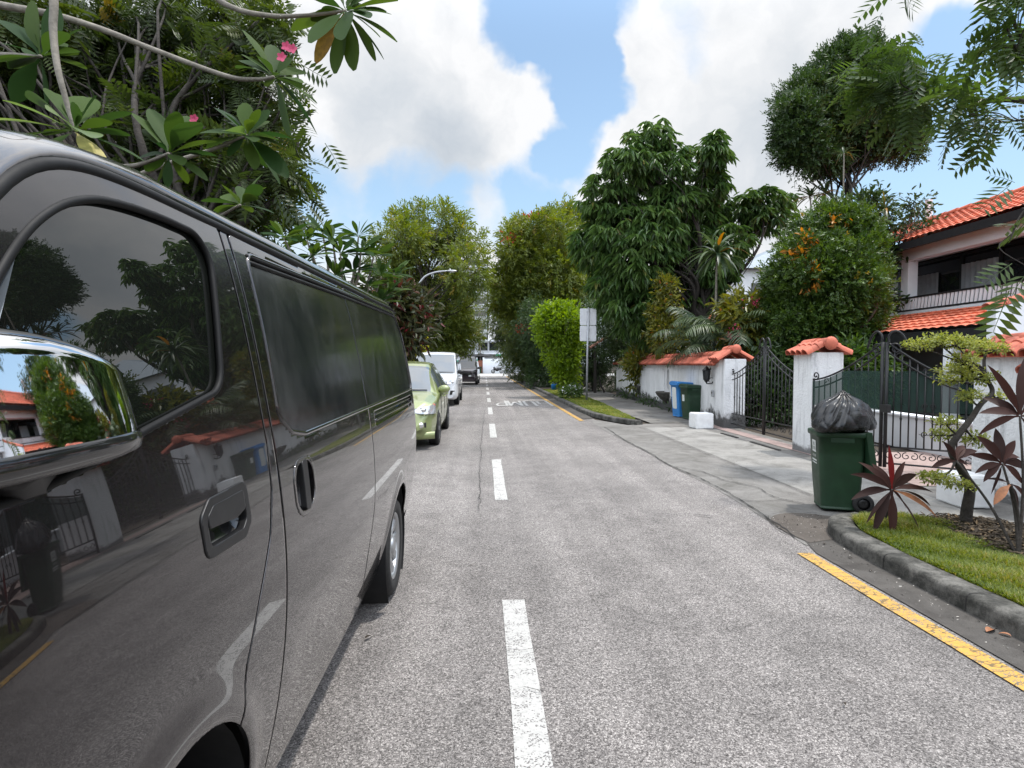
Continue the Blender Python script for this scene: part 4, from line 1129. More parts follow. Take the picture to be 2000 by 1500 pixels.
# ------------------------------------------------------------------ other parked vehicles
def loft_car(root, L, sill, top, belt, wb, wr, mat, win, ws, rw, doors=(), wid=0.5):
    """body by cross-sections along y (front at 0). win: side window spans; ws/rw: windscreen / rear window span in y"""
    ys = np.unique(np.round(np.r_[np.linspace(0, L, 90), [a for s_ in win for a in s_], ws, rw], 3))
    rings = []
    for y in ys:
        h = float(interp(y, top)); b = min(float(interp(y, belt)), h-.012); w_ = float(interp(y, wb)); r_ = float(interp(y, wr)); z0 = float(interp(y, sill))
        rr = min(r_, w_*.985)
        half = [(0, z0), (w_*.86, z0), (w_*.955, z0+.04), (w_*.985, z0+.14), (w_, z0+(b-z0)*.45), (w_*.995, z0+(b-z0)*.62), (w_*.985, b-.10*min(1, (b-z0))), (w_*.965, b)]
        g0 = np.array([w_*.955, b]); g1 = np.array([rr, h-.055*min(1, (h-b)*4)])
        for q in (.04, .35, .68, .97):
            p = g0+(g1-g0)*q; half.append((p[0]+.012*math.sin(PI*q)*min(1, (h-b)*3), p[1]))
        for u, d in ((.965, .030), (.90, .012), (.72, .0), (.40, -.010), (0, -.014)):
            half.append((rr*u, h-d*min(1, max(.25, (h-b)*4))))
        rings.append([(x, y, z) for x, z in half]+[(-x, y, z) for x, z in half[-2:0:-1]])
    G = np.array(rings); n, k = G.shape[:2]
    cls = {'body': MB(), 'side_window': MB(), 'windscreen': MB(), 'rear_window': MB()}
    F = {c: [] for c in cls}; hk = 16
    for i in range(n-1):
        ym = (ys[i]+ys[i+1])/2
        for j in range(k):
            jj = j if j <= hk-1 else k-1-j     # mirrored index of the face
            f = (i*k+j, (i+1)*k+j, (i+1)*k+(j+1) % k, i*k+(j+1) % k)
            c = 'body'
            if 8 <= jj <= 10 and any(a < ym < b for a, b in win): c = 'side_window'
            if jj >= 12 and ws[0] < ym < ws[1]: c = 'windscreen'
            if jj >= 12 and rw[0] < ym < rw[1]: c = 'rear_window'
            F[c].append(f)
    out = {}
    for c in cls:
        if not F[c]: continue
        if c == 'side_window':
            for sg, nm in ((1, 0), (-1, 1)):
                fs = [f for f in F[c] if (f[0] % k < hk) == (sg > 0)]
                mb = MB(); mb.add(G.reshape(-1, 3), fs, 0, True)
                out[c] = compact(mb, c, M['car_glass'], root)
            continue
        if c == 'body':
            F[c] += []
        mb = MB(); mb.add(G.reshape(-1, 3), F[c], 0, True)
        if c == 'body':
            mb.add(G[0], [tuple(range(k))], 0, False); mb.add(G[-1], [tuple(range(k-1, -1, -1))], 0, False)
        out[c] = compact(mb, c, M[mat if c == 'body' else 'car_glass'], root)
    return out
def compact(mb, name, mat, parent):
    V = np.concatenate(mb.v); used = sorted({i for f in mb.f for i in f}); mp = {u: i for i, u in enumerate(used)}
    m2 = MB(); m2.add(V[used], [tuple(mp[i] for i in f) for f in mb.f], 0, True); m2.sm = list(mb.sm)
    return m2.build(name, mat, parent)
def slab(root, name, mat, pts, th=.03, parent=None):
    """small moulded plate: pts = front outline (x,y,z), thickened backwards along +y"""
    P = np.array(pts, float); n = len(P); c = P.mean(0)
    mb = MB(); In = c+(P-c)*.86-np.array([0, .012, 0]); B = P+np.array([0, th, 0])
    V = np.concatenate([In, P, B]); Fs = [tuple(range(n))]+[(i, n+i, n+(i+1) % n, (i+1) % n) for i in range(n)]+[(n+i, 2*n+i, 2*n+(i+1) % n, n+(i+1) % n) for i in range(n)]
    mb.add(V, Fs, 0, False); return mb.build(name, M[mat] if isinstance(mat, str) else mat, parent or root)
def wing_mirror(root, mat, x, y, z, sg, s=1.0):
    mb = MB(); mb.ball((sg*(x+.09*s), y, z), (.115*s, .075*s, .075*s), 16)
    mb.tube([(sg*(x-.03), y+.05, z-.05), (sg*(x+.05*s), y+.02, z-.03)], .02, 6)
    return mb.build('wing_mirror', M[mat], root)
def arch_disc(root, y, z, r, x, sg):
    mb = MB(); mb.lathe([(0.001, 0), (r*.97, 0), (r, -.01), (r, -.05)], k=30, axis='X')
    o = mb.build('wheel_arch', M['void'], root); o.location = (sg*x, y, z)
    if sg < 0: o.rotation_euler = (0, 0, PI)
    return o

# --- light green family car
gc = thing('parked_car', 'light green family car parked nose-on between the grey van and the white van', 'car', (-1.735, 10.12, 0))
loft_car(gc, 4.55,
         [(0, .24), (.25, .19), (4.2, .20), (4.55, .35)],
         [(0, .46), (.03, .62), (.10, .735), (.35, .865), (.80, .965), (1.10, 1.015), (1.35, 1.19), (1.75, 1.44), (2.1, 1.545), (2.5, 1.59), (3.3, 1.575), (3.9, 1.50), (4.2, 1.36), (4.42, 1.05), (4.55, .72)],
         [(0, .46), (.35, .80), (.80, .90), (1.4, .965), (3.0, 1.0), (4.2, 1.06), (4.55, .70)],
         [(0, .55), (.08, .66), (.25, .78), (.55, .845), (1.0, .868), (2.2, .872), (3.6, .868), (4.2, .83), (4.45, .74), (4.55, .62)],
         [(0, .46), (.10, .56), (.30, .66), (.9, .715), (1.2, .71), (1.7, .625), (2.3, .585), (3.5, .57), (4.2, .56), (4.55, .52)],
         'green_paint', [(1.62, 2.36), (2.46, 3.2), (3.30, 3.85)], (1.08, 1.93), (3.98, 4.40))
for sg in (1, -1):
    for yc in (.93, 3.63):
        arch_disc(gc, yc, .33, .345, .862, sg); wheel(gc, (sg*.775, yc, .315), .315, .205, sg, 7)
    # swept headlamp wrapping the corner
    def corner(u, z, off=.012):      # u 0..1 from near the centre round to the side
        x = .33+.50*math.sin(u*PI/2); y = .06+.02*u+.42*max(0, u-.35)**1.7/.65**1.7+.10*(z-.62)/.12*.6
        return (sg*(x+off*u), y-off, z)
    A_ = [corner(u, .665-.03*u) for u in np.linspace(0, 1, 9)]; B_ = [corner(u, .715+.115*u**.8) for u in np.linspace(0, 1, 9)]
    mb = MB(); mb.grid(np.array([A_, [(np.array(p)+np.array(q))/2-np.array([0, .02, 0]) for p, q in zip(A_, B_)], B_])[:, ::sg], 0, True)
    hl = mb.build('headlight', M['lens'], gc)
    mb = MB(); mb.ball(corner(.42, .72, .0), (.062, .05, .055), 14); mb.build('lamp_bowl', M['chrome'], hl)
    mb = MB(); mb.ball(corner(.86, .79, -.012), (.03, .07, .03), 12); mb.build('indicator_lens', M['amber'], hl)
    slab(gc, 'fog_lamp_recess', 'black', [(sg*.44, .035, .40), (sg*.70, .12, .41), (sg*.70, .12, .50), (sg*.44, .028, .51)][::sg])
    mb = MB(); mb.lathe([(.001, -.012), (.042, -.008), (.052, .0), (.056, .02)], c=(sg*.61, .045, .455), k=18, axis='Y'); mb.build('fog_lamp', M['chrome'], gc)
    wing_mirror(gc, 'green_paint', .83, 1.50, 1.04, sg, 1.05)
    for yy_ in (1.52, 2.41, 3.25):
        mb = MB(); mb.tube([(sg*.858, yy_, .34), (sg*.874, yy_+.01, .62), (sg*.855, yy_+.03, .95)], .004, 5); mb.build('door_seam', M['black'], gc)
    for yy_ in (2.22, 3.08):
        mb = MB(); mb.tube([(sg*.872, yy_, .86), (sg*.893, yy_+.03, .865), (sg*.893, yy_+.15, .87), (sg*.872, yy_+.18, .87)], .012, 6); mb.build('door_handle', M['green_paint'], gc)
mb = MB(); P = np.array([(x, .05+.22*(abs(x)/.84)**3, .29) for x in np.linspace(-.84, .84, 25)])
G = [[p+np.array(d) for d in ((0, .09, .03), (0, -.005, .035), (0, -.035, .0), (0, -.03, -.07), (0, .03, -.10))] for p in P]
mb.grid(np.array(G), 0, True); mb.build('front_skirt', M['green_paint'], gc)
slab(gc, 'grille', 'black_gloss', [(-.34, .025, .60), (.34, .025, .60), (.40, .04, .66), (-.40, .04, .66)])
slab(gc, 'lower_grille', 'black', [(-.38, .0, .38), (.38, .0, .38), (.36, -.005, .50), (-.36, -.005, .50)])
slab(gc, 'number_plate', 'white_paint', [(-.26, -.012, .45), (.26, -.012, .45), (.26, -.012, .56), (-.26, -.012, .56)], .01)
mb = MB(); mb.tube([(.05, 1.10, 1.045), (.62, 1.12, 1.035)], .010, 6); mb.tube([(-.60, 1.10, 1.045), (-.02, 1.12, 1.04)], .010, 6); mb.build('wiper', M['black'], gc)

# --- white passenger van
wv = thing('passenger_van', 'white high-roof passenger van parked facing the camera behind the green car', 'van', (-1.80, 20.7, 0))
loft_car(wv, 4.70,
         [(0, .30), (.2, .24), (4.4, .26), (4.70, .35)],
         [(0, .50), (.02, .80), (.06, 1.00), (.16, 1.12), (.30, 1.20), (.62, 1.60), (.86, 1.86), (1.05, 1.945), (1.5, 1.985), (4.3, 1.985), (4.58, 1.92), (4.66, 1.6), (4.70, 1.0)],
         [(0, .50), (.06, .90), (.16, 1.08), (.40, 1.15), (1.4, 1.13), (4.4, 1.16), (4.70, .96)],
         [(0, .70), (.06, .76), (.25, .825), (.6, .845), (4.3, .845), (4.6, .80), (4.70, .72)],
         [(0, .66), (.16, .755), (.4, .76), (.86, .715), (1.4, .70), (4.4, .70), (4.70, .66)],
         'white_paint', [(.62, 1.36), (1.48, 2.62), (2.74, 3.6), (3.7, 4.4)], (.27, .92), (4.60, 4.68))
for sg in (1, -1):
    for yc in (1.10, 3.67):
        arch_disc(wv, yc, .345, .375, .838, sg); wheel(wv, (sg*.75, yc, .33), .33, .20, sg, 6)
    hl = slab(wv, 'headlight', 'lens', [(sg*.42, .005, .80), (sg*.70, .03, .78), (sg*.80, .14, .82), (sg*.80, .18, .96), (sg*.60, .05, .965), (sg*.44, .035, .90)][::sg], .04)
    mb = MB(); mb.ball((sg*.66, .035, .87), (.055, .03, .05), 12); mb.build('lamp_bowl', M['chrome'], hl)
    slab(wv, 'fog_lamp_recess', 'black', [(sg*.55, -.012, .42), (sg*.71, .03, .42), (sg*.73, .03, .58), (sg*.58, -.012, .58)][::sg])
    wing_mirror(wv, 'black', .82, .66, 1.24, sg, 1.15)
    for yy_ in (1.42, 2.68):
        mb = MB(); mb.tube([(sg*.836, yy_, .36), (sg*.849, yy_, .75), (sg*.822, yy_, 1.13), (sg*.715, yy_, 1.90)], .005, 5); mb.build('door_seam', M['black'], wv)
    mb = MB(); mb.tube([(sg*.848, 1.22, .98), (sg*.868, 1.25, .985), (sg*.868, 1.37, .985), (sg*.848, 1.40, .985)], .012, 6); mb.build('door_handle', M['black'], wv)
slab(wv, 'grille', 'black_gloss', [(-.42, -.008, .80), (.42, -.008, .80), (.43, .02, .90), (-.43, .02, .90)])
slab(wv, 'bumper_intake', 'black', [(-.50, -.025, .50), (.50, -.025, .50), (.52, -.02, .65), (-.52, -.02, .65)])
mb = MB(); mb.tube([(.02, .30, 1.245), (.66, .28, 1.235)], .012, 6); mb.tube([(-.62, .30, 1.235), (-.06, .29, 1.245)], .012, 6); mb.build('wiper', M['black'], wv)
mb = MB(); mb.box((0, -.03, .90), (.22, .02, .05), bev=.008); mb.build('front_badge', M['chrome'], wv)
mb = MB(); mb.box((-.35, 1.5, 2.0), (.10, .2, .05), bev=.015); mb.build('roof_aerial', M['white_paint'], wv)

# --- dark plum people carrier further on, nearer the centre line
pc = thing('people_carrier', 'tall dark plum people carrier parked beyond the white van, nearest to the centre line', 'car', (-1.44, 41.5, 0), rz=-0.035)
loft_car(pc, 4.7,
         [(0, .26), (.2, .22), (4.4, .24), (4.7, .35)],
         [(0, .60), (.03, .85), (.12, 1.02), (.45, 1.14), (.85, 1.24), (1.3, 1.70), (1.7, 1.98), (2.2, 2.08), (4.2, 2.05), (4.5, 1.9), (4.7, .9)],
         [(0, .6), (.45, 1.06), (.9, 1.14), (4.4, 1.2), (4.7, .86)],
         [(0, .72), (.10, .84), (.4, .93), (4.2, .93), (4.55, .86), (4.7, .76)],
         [(0, .6), (.4, .80), (.9, .82), (1.7, .74), (4.4, .73), (4.7, .66)],
         'plum_paint', [(1.25, 2.3), (2.4, 3.5), (3.6, 4.3)], (.84, 1.72), (4.50, 4.68))
for sg in (1, -1):
    for yc in (.95, 3.75): arch_disc(pc, yc, .36, .38, .922, sg); wheel(pc, (sg*.835, yc, .335), .335, .20, sg, 6)
    slab(pc, 'headlight', 'black_gloss', [(sg*.50, .02, .86), (sg*.80, .08, .84), (sg*.84, .20, .96), (sg*.60, .10, .97)][::sg])
    wing_mirror(pc, 'plum_paint', .88, 1.35, 1.22, sg, 1.1)
slab(pc, 'grille', 'black_gloss', [(-.42, -.012, .72), (.42, -.012, .72), (.44, .012, .88), (-.44, .012, .88)])
slab(pc, 'number_plate', 'white_paint', [(.30, -.03, .60), (.50, -.03, .60), (.50, -.03, .72), (.30, -.03, .72)], .01)

# --- motorcycle parked across the junction
mc = thing('motorcycle', 'small black motorcycle parked side-on before the white boundary wall at the junction', 'motorcycle', (2.02, 90.2, 0.0), rz=-PI/2)
for y_, nm in ((-.66, 'front_wheel'), (.66, 'rear_wheel')):
    mb = MB(); th = np.linspace(0, 2*PI, 25); mb.tube(np.c_[0*th, y_+.27*np.cos(th), .32+.27*np.sin(th)], .05, 8, cap=False)
    w_ = mb.build(nm, M['rubber'], mc)
    mb = MB(); mb.lathe([(.001, -.02), (.09, -.03), (.21, -.015), (.21, .015), (.09, .03), (.001, .02)], c=(0, y_, .32), k=20, axis='X'); mb.build('rim', M['silver'], w_)
mb = MB(); G = []
for y_, w_, zb_, zt_ in ((-.62, .05, .72, .98), (-.45, .15, .55, 1.02), (-.2, .16, .36, .92), (.1, .15, .34, .86), (.4, .13, .52, .84), (.75, .12, .66, .86), (.95, .05, .74, .84)):
    a = np.linspace(0, 2*PI, 17)[:-1]; G.append([(w_*math.cos(q), y_, (zb_+zt_)/2+(zt_-zb_)/2*math.sin(q)) for q in a])
mb.grid(np.array(G), 0, True, True); mb.build('fairing', M['black_gloss'], mc)
mb = MB(); mb.box((0, .35, .90), (.26, .72, .08), bev=.03); mb.build('seat', M['black'], mc)
mb = MB(); mb.tube([(.0, -.62, .34), (0, -.46, .95)], .035, 8); mb.tube([(-.34, -.36, 1.06), (0, -.44, 1.02), (.34, -.36, 1.06)], .016, 6); mb.build('front_fork', M['black'], mc)
mb = MB(); mb.grid(np.array([[(x, -.60+.5*(z-1.0)+.6*x*x, z) for x in np.linspace(-.16, .16, 7)] for z in np.linspace(.98, 1.30, 6)]), 0, True); mb.build('windshield', M['black_gloss'], mc)
mb = MB(); mb.box((0, .82, 1.06), (.36, .36, .26), bev=.05); mb.build('top_box', M['black'], mc)

for o in pc.children:      # heavily tinted glass on the people carrier
    if o.name.split('.')[0] in ('windscreen', 'side_window', 'rear_window'): o.data.materials[0] = M['tint_glass']
# ------------------------------------------------------------------ right-hand side: wall, pillars, gates, bins
def barrel(mb, p0, p1, r0, r1, up=(0, 0, 1), k=9, th=.012, mat=0, full=False):
    """one half-round clay tile from p0 to p1, hollow side down"""
    p0 = np.array(p0, float); p1 = np.array(p1, float); d = nrm(p1-p0); u = np.array(up, float); u = nrm(u-d*np.dot(u, d)); s_ = np.cross(d, u)
    a = np.linspace(-.08, PI+.08, k)
    O0 = [p0+r0*(math.cos(q)*s_+math.sin(q)*u) for q in a]; O1 = [p1+r1*(math.cos(q)*s_+math.sin(q)*u) for q in a]
    I0 = [p0+(r0-th)*(math.cos(q)*s_+math.sin(q)*u) for q in a]; I1 = [p1+(r1-th)*(math.cos(q)*s_+math.sin(q)*u) for q in a]
    mb.grid(np.array([O0, O1]), mat, True); mb.grid(np.array([I1, I0]), mat, True)
    mb.grid(np.array([I0, O0]), mat, False); mb.grid(np.array([O1, I1]), mat, False)
def tile_cap(root, name, length, half, ztop, zeave, pitch=.165, r=.085, ridge=True, over=0.0, mat='tile'):
    """two slopes of barrel tiles along local y, ridge on top"""
    mb = MB(); n = max(1, int(round(length/pitch))); st = length/n
    for s_ in (-1, 1):
        mb.add([(0, -over, ztop-.045), (0, length+over, ztop-.045), (s_*half, length+over, zeave-.025), (s_*half, -over, zeave-.025)], [(0, 1, 2, 3)] if s_ < 0 else [(3, 2, 1, 0)], 0)
        up = (s_*(ztop-zeave), 0, half)
        for i in range(n):
            y = (i+.5)*st
            e = np.array([s_*half*1.04, y, zeave-.03]); t_ = np.array([0, y, ztop-.055])
            m_ = e+(t_-e)*.52
            barrel(mb, m_+np.array([0, 0, .0]), t_, r*.82, r*.72, up, th=.012); barrel(mb, e, m_+(t_-e)*.06, r*.95, r*.80, up, th=.014)
    if ridge:
        m_ = max(1, int(round(length/.42))); s2 = (length+2*over)/m_
        for i in range(m_): barrel(mb, (0, -over+i*s2-.01, ztop-.03), (0, -over+(i+1)*s2+.03, ztop-.04), .105, .088)
    return mb.build(name, M[mat], root)

# --- white plastered wall with terracotta capping; foot runs (6.0,13.6) -> (7.0,29.6)
WA, WB = np.array([5.93, 13.75]), np.array([6.80, 28.8])
wd_ = WB-WA; WL = float(np.linalg.norm(wd_)); wrz = math.atan2(-wd_[0], wd_[1])
wall = thing('boundary_wall', 'low white plastered wall with mouldy foot and terracotta tile capping', 'wall', (*WA, 0), wrz)
NICHES = [(5.1, .88, .15, .40)]
def wall_grid(s_, z, th=.0):
    # face looks towards the road (-x); shallow rounded panels stand slightly forward
    return np.stack([-.11-0*s_, s_, z], -1)
hole = lambda S, Z: np.minimum(np.hypot(S-5.1, np.maximum(Z-1.20, 0)*1.0)-.15, 9) if False else mx(np.abs(S-5.1)-.15, mx(.62-Z, np.hypot(np.maximum(np.abs(S-5.1)-0, 0), np.maximum(Z-1.16, 0)/1.4)-.15))
V, Fq = trim(lambda y, z: np.stack([-.11+0*y, y, z], -1), lambda S, Z: mx(mx(mx(-S, S-WL), mx(Z-1.50, -.05-Z)), -hole(S, Z)), (0, WL, -.05, 1.5), .05, .16)
V = V*np.array([1, 1, 1]); body = fast_mesh('wall_face', V, Fq[:, ::-1], False)
# trim() assumes an outward +x side: turn the recess so it sinks into the wall
co = V.copy(); deep = co[:, 0] != -.11; co[deep, 0] = -.11+np.abs(co[deep, 0]+.11); body.vertices.foreach_set('co', co.astype(np.float32).ravel()); body.update()
link('wall_face', body, M['stucco'], wall)
mb = MB(); mb.box((.095, WL/2, .72), (.11, WL-.01, 1.54)); mb.build('wall_core', M['stucco'], wall)
mb = MB(); mb.box((.030, 5.1, 1.0), (.012, .36, .85)); mb.build('niche_back', M['dirt'], wall)
mb = MB()   # raised plaster panels with rounded ends
for a, b in ((0.15, 4.75), (5.5, 9.3), (9.75, WL-.2)):
    P = [(a, .22), (b, .22), (b, 1.38), (a, 1.38)]
    V, Fq = trim(lambda y, z: np.stack([-.135+0*y, y, z], -1), rounded(P, .22), (a, b, .2, 1.4), .06, .02)
    co = V.copy(); dp = np.abs(co[:, 0]+.135) > 1e-6; co[dp, 0] = -.135+np.abs(co[dp, 0]+.135)
    mb.add(co, Fq[:, ::-1], 0, False)
mb.build('raised_panel', M['stucco'], wall)
tile_cap(wall, 'tile_cap', WL-.4, .33, 1.80, 1.53)
# end pier with its own steeper cap
mb = MB(); mb.box((.06, -.06, .80), (.52, .62, 1.72), bev=.02); pier = mb.build('end_pier', M['stucco'], wall)
mb = MB()
for s_ in (-1, 1):
    for i in range(4):
        y = -.30+i*.16; e = np.array([.06+s_*.42, y, 1.63]); t_ = np.array([.06, y, 1.88]); barrel(mb, e, t_, .085, .07, (s_*.25, 0, .4), th=.014)
    mb.add([(.06, -.38, 1.84), (.06, .30, 1.84), (.06+s_*.42, .30, 1.60), (.06+s_*.42, -.38, 1.60)], [(0, 1, 2, 3)] if s_ < 0 else [(3, 2, 1, 0)])
for i in range(2): barrel(mb, (.06, -.43+i*.34, 1.88), (.06, -.05+i*.34, 1.87), .115, .10)
mb.ball((.06, -.42, 1.895), (.112, .07, .112), 14)
mb.build('pier_cap', M['tile'], wall)
# lantern on the wall, doorbell box
ln = thing('wall_lantern', 'black iron carriage lantern on a curled bracket near the wall end', 'lantern', (*(WA+nrm(wd_)*.62), 1.20), wrz)
mb = MB(); mb.lathe([(.001, .30), (.02, .27), (.10, .20), (.115, .18), (.10, .17)], c=(-.30, 0, .0), k=6, smooth=False); mb.lathe([(.075, -.06), (.05, -.10), (.012, -.15), (.001, -.17)], c=(-.30, 0, 0), k=6, smooth=False)
for i in range(6):
    a = i/6*2*PI; mb.tube([(-.30+.098*math.cos(a), .098*math.sin(a), .175), (-.30+.074*math.cos(a), .074*math.sin(a), -.06)], .008, 5)
mb.build('lantern_frame', M['iron'], ln)
mb = MB(); mb.lathe([(.090, .17), (.068, -.06)], c=(-.30, 0, 0), k=6, smooth=False); mb.build('glass', M['house_glass'], ln)
mb = MB(); P = curve([(-.12, 0, -.10), (-.18, 0, -.16), (-.30, 0, -.16)], 6); mb.tube(P, .014, 7); mb.tube(curve([(-.12, 0, -.02), (-.20, 0, -.02), (-.24, 0, -.10), (-.20, 0, -.13)], 6), .010, 6); mb.box((-.115, 0, -.06), (.02, .07, .22), bev=.008)
mb.build('bracket', M['iron'], ln)
db = thing('doorbell_box', 'small grey doorbell box set on the white pier below the lantern', 'doorbell', (*(WA+nrm(wd_)*.36), .80), wrz)
mb = MB(); mb.box((-.225, 0, 0), (.045, .12, .17), bev=.012); mb.build('housing', M['steel'], db)
mb = MB(); mb.lathe([(.001, -.012), (.025, -.010), (.028, 0)], c=(-.247, 0, .02), k=14, axis='X'); mb.build('button', M['black'], db)
# half-bowl planters fixed to the wall
def half_bowl(s_, z, r, label, plant):
    p = WA+nrm(wd_)*s_
    o = thing('wall_planter', label, 'planter', (*p, z), wrz, 'stone half-bowl planters on the white wall')
    mb = MB(); th = np.linspace(-PI/2, PI/2, 15); prof = [(.05, -.36), (.12, -.34), (.6, -.20), (.92, -.06), (1.0, 0), (1.06, .03), (1.0, .06), (.9, .05), (.82, -.02)]
    G = [[(-.14-r*q*math.cos(a), r*q*math.sin(a), h*r/.34*.9) for a in th] for q, h in prof]
    mb.grid(np.array(G), 0, True); mb.build('bowl', concrete('planter_stone', (.13, .12, .105), mold=.7), o)
    mb = MB(); mb.add([(-.14, -r*.85, .02), (-.14, r*.85, .02)]+[(-.14-r*.85*math.cos(a), r*.85*math.sin(a), .02) for a in th[::-1]], [tuple(range(17))]); mb.build('soil', M['soil'], o)
    return o
half_bowl(5.1, .56, .36, 'mossy stone half-bowl planter under the arched niche of the wall', 0)
half_bowl(9.5, .60, .32, 'darker half-bowl planter overgrown by the climbing plant on the wall', 1)

# --- stand-alone gate pillars
def pillar(name, label, x, y, wx, wy, h, cap_r=.1):
    o = thing(name, label, 'pillar', (x, y, 0))
    mb = MB(); mb.box((0, 0, h/2-.02), (wx, wy, h+.04), bev=.018); mb.build('shaft', M['stucco_clean'], o)
    mb = MB(); half = wx/2+.105; n = max(3, int(round((wy+.12)/.17))); st = (wy+.12)/n
    for s_ in (-1, 1):
        up = (s_*.20, 0, half)
        for i in range(n):
            yy_ = -(wy+.12)/2+(i+.5)*st; e = np.array([s_*half, yy_, h-.035]); t_ = np.array([0, yy_, h+.145])
            barrel(mb, e, e+(t_-e)*.60, .092, .082, up, th=.016); barrel(mb, e+(t_-e)*.52+np.array([0, 0, .012]), t_, .090, .08, up, th=.016)
        mb.add([(0, -(wy+.1)/2, h+.12), (0, (wy+.1)/2, h+.12), (s_*half, (wy+.1)/2, h-.04), (s_*half, -(wy+.1)/2, h-.04)], [(0, 1, 2, 3)] if s_ < 0 else [(3, 2, 1, 0)])
    L_ = wy+.16; m_ = 2
    for i in range(m_): barrel(mb, (0, -L_/2+i*L_/m_-.02, h+.135), (0, -L_/2+(i+1)*L_/m_+.04, h+.135), .118, .10)
    mb.ball((0, -L_/2, h+.150), (.115, .07, .115), 16)
    mb.build('tile_cap', M['tile'], o); return o
pillar('gate_pillar', 'rough white gate pillar with terracotta cap between the two iron gates', 5.80, 9.72, .56, .57, 1.74)
pr = pillar('gate_pillar', 'white pillar with tile cap right of the green-netted gate, behind the small tree', 6.16, 6.10, .80, .78, 1.66)

# low walls going on towards and past the camera
nw = thing('garden_wall', 'white plastered garden wall with orange tile coping beside the near footpath', 'wall', (6.05, -16, 0))
mb = MB(); mb.box((0, 10.9, .74), (.22, 21.9, 1.50)); mb.build('wall_face', M['stucco_clean'], nw)
tile_cap(nw, 'tile_cap', 21.9, .33, 1.74, 1.48, .2, .10)

# --- wrought iron gates
def scroll(mb, c, r, turns, a0, dirn, plane, rad=.008, n=26, k=6):
    """flat spiral in the gate's plane: plane = (u vector, v vector)"""
    u, v = np.array(plane[0], float), np.array(plane[1], float); P = []
    for q in np.linspace(0, 1, n):
        a = a0+dirn*turns*2*PI*q; rr = r*(1-.80*q); P.append(np.array(c)+rr*(math.cos(a)*u+math.sin(a)*v))
    mb.tube(P, rad, k)
def gate_leaf(root, L, h0, h1, nbars, net=False, base=.06, flip=False):
    """one leaf along local +y from the hinge (0) to the meeting stile (L); top rail sweeps up from h0 to h1"""
    lf = bpy.data.objects.new('gate_leaf', None); COL.objects.link(lf); lf.parent = root
    U, Vv = (0, 1, 0), (0, 0, 1)
    prof = lambda y: h0+(h1-h0)*(y/L)**1.55
    mb = MB()
    mb.tube([(0, 0, base), (0, 0, h0+.02)], .020, 8); mb.tube([(0, L, base), (0, L, h1)], .026, 8)
    yy_ = np.linspace(0, L, 18)
    mb.tube(np.c_[0*yy_, yy_, prof(yy_)], .015, 7); mb.tube(np.c_[0*yy_, yy_, prof(yy_)-.13], .013, 7)
    mb.tube([(0, 0, base+.06), (0, L, base+.06)], .014, 7); mb.tube([(0, 0, base+.30), (0, L, base+.30)], .014, 7)
    mb.build('frame', M['iron'], lf)
    mb = MB()
    for i in range(1, nbars):
        y = L*i/nbars; mb.tube([(0, y, base+.30), (0, y, prof(y)-.02)], .0100, 6)
        if i % 2: mb.tube([(0, y, .72), (0, y, .76), (0, y, .80)], [.009, .017, .009], 6)
    mb.build('bars', M['iron'], lf)
    def scr(*a):
        mb = MB(); scroll(mb, *a); mb.build('scroll', M['iron'], lf)
    scr((0, .045, h0+.07), .07, 1.3, -PI*.6, 1, (U, Vv), .011)
    m_ = 5
    for i in range(m_):
        y = L*(i+.5)/m_; scr((0, y-.045, base+.18), .055, 1.1, PI/2, 1, (U, Vv), .007); scr((0, y+.045, base+.18), .055, 1.1, PI/2, -1, (U, Vv), .007)
    for i in range(3):
        y = L*(i+.5)/3.2+.06; zc = prof(y)-.065; scr((0, y, zc), .05, 1.0, 0, 1, (U, Vv), .006)
    for zz_ in (.55, .95):
        y = L*.5; scr((0, y-.04, zz_), .045, 1.1, -PI/2, -1, (U, Vv), .007); scr((0, y+.04, zz_), .045, 1.1, -PI/2, 1, (U, Vv), .007)
    P = curve([(0, L-.02, h1-.02), (0, L-.02, h1+.10), (0, L-.10, h1+.16), (0, L-.19, h1+.09), (0, L-.26, h1-.08)], 6); mb = MB(); mb.tube(P, .016, 7); mb.build('finial', M['iron'], lf)
    scr((0, L-.10, h1-.10), .085, 1.2, PI*.2, 1, (U, Vv), .012)
    if net:
        mb = MB(); ys_ = np.linspace(.01, L-.01, 12)
        mb.grid(np.array([[(.022+.006*math.sin(9*y+z*7), y, z) for z in np.linspace(.86, min(1.44, prof(y)-.03), 6)] for y in ys_]), 0, True); mb.build('shade_net', M['net'], lf)
    return lf
m, t, b, o = newmat('dark_green_shade_net'); c = obco(t)
wv_ = mth(t, 'MULTIPLY', mth(t, 'SINE', mth(t, 'MULTIPLY', nd(t, 'ShaderNodeSeparateXYZ', {0: c}).outputs[1], 900)), mth(t, 'SINE', mth(t, 'MULTIPLY', nd(t, 'ShaderNodeSeparateXYZ', {0: c}).outputs[2], 900)))
setin(t, b, col=ramp(t, noise(t, c, 5, 5, .7), [(.3, (.004, .022, .016)), (.7, (.012, .045, .032))]), rough=.7, alpha=.80); M['net'] = m
def hinge_to(a, b): d = np.array(b)-np.array(a); return math.atan2(-d[0], d[1]), float(np.linalg.norm(d))
g1 = thing('iron_gate', 'closed black iron double gate with scrolled top before the dark garden', 'gate', (0, 0, 0))
for a, b in (((5.90, 13.40), (5.84, 11.72)), ((5.78, 10.05), (5.84, 11.68))):
    rz, L_ = hinge_to(a, b); lf = gate_leaf(g1, L_, 1.30, 1.92, 11); lf.location = (*a, 0); lf.rotation_euler = (0, 0, rz)
g2 = thing('iron_gate', 'black iron double gate with dark green shade netting, right of the white pillar', 'gate', (0, 0, 0))
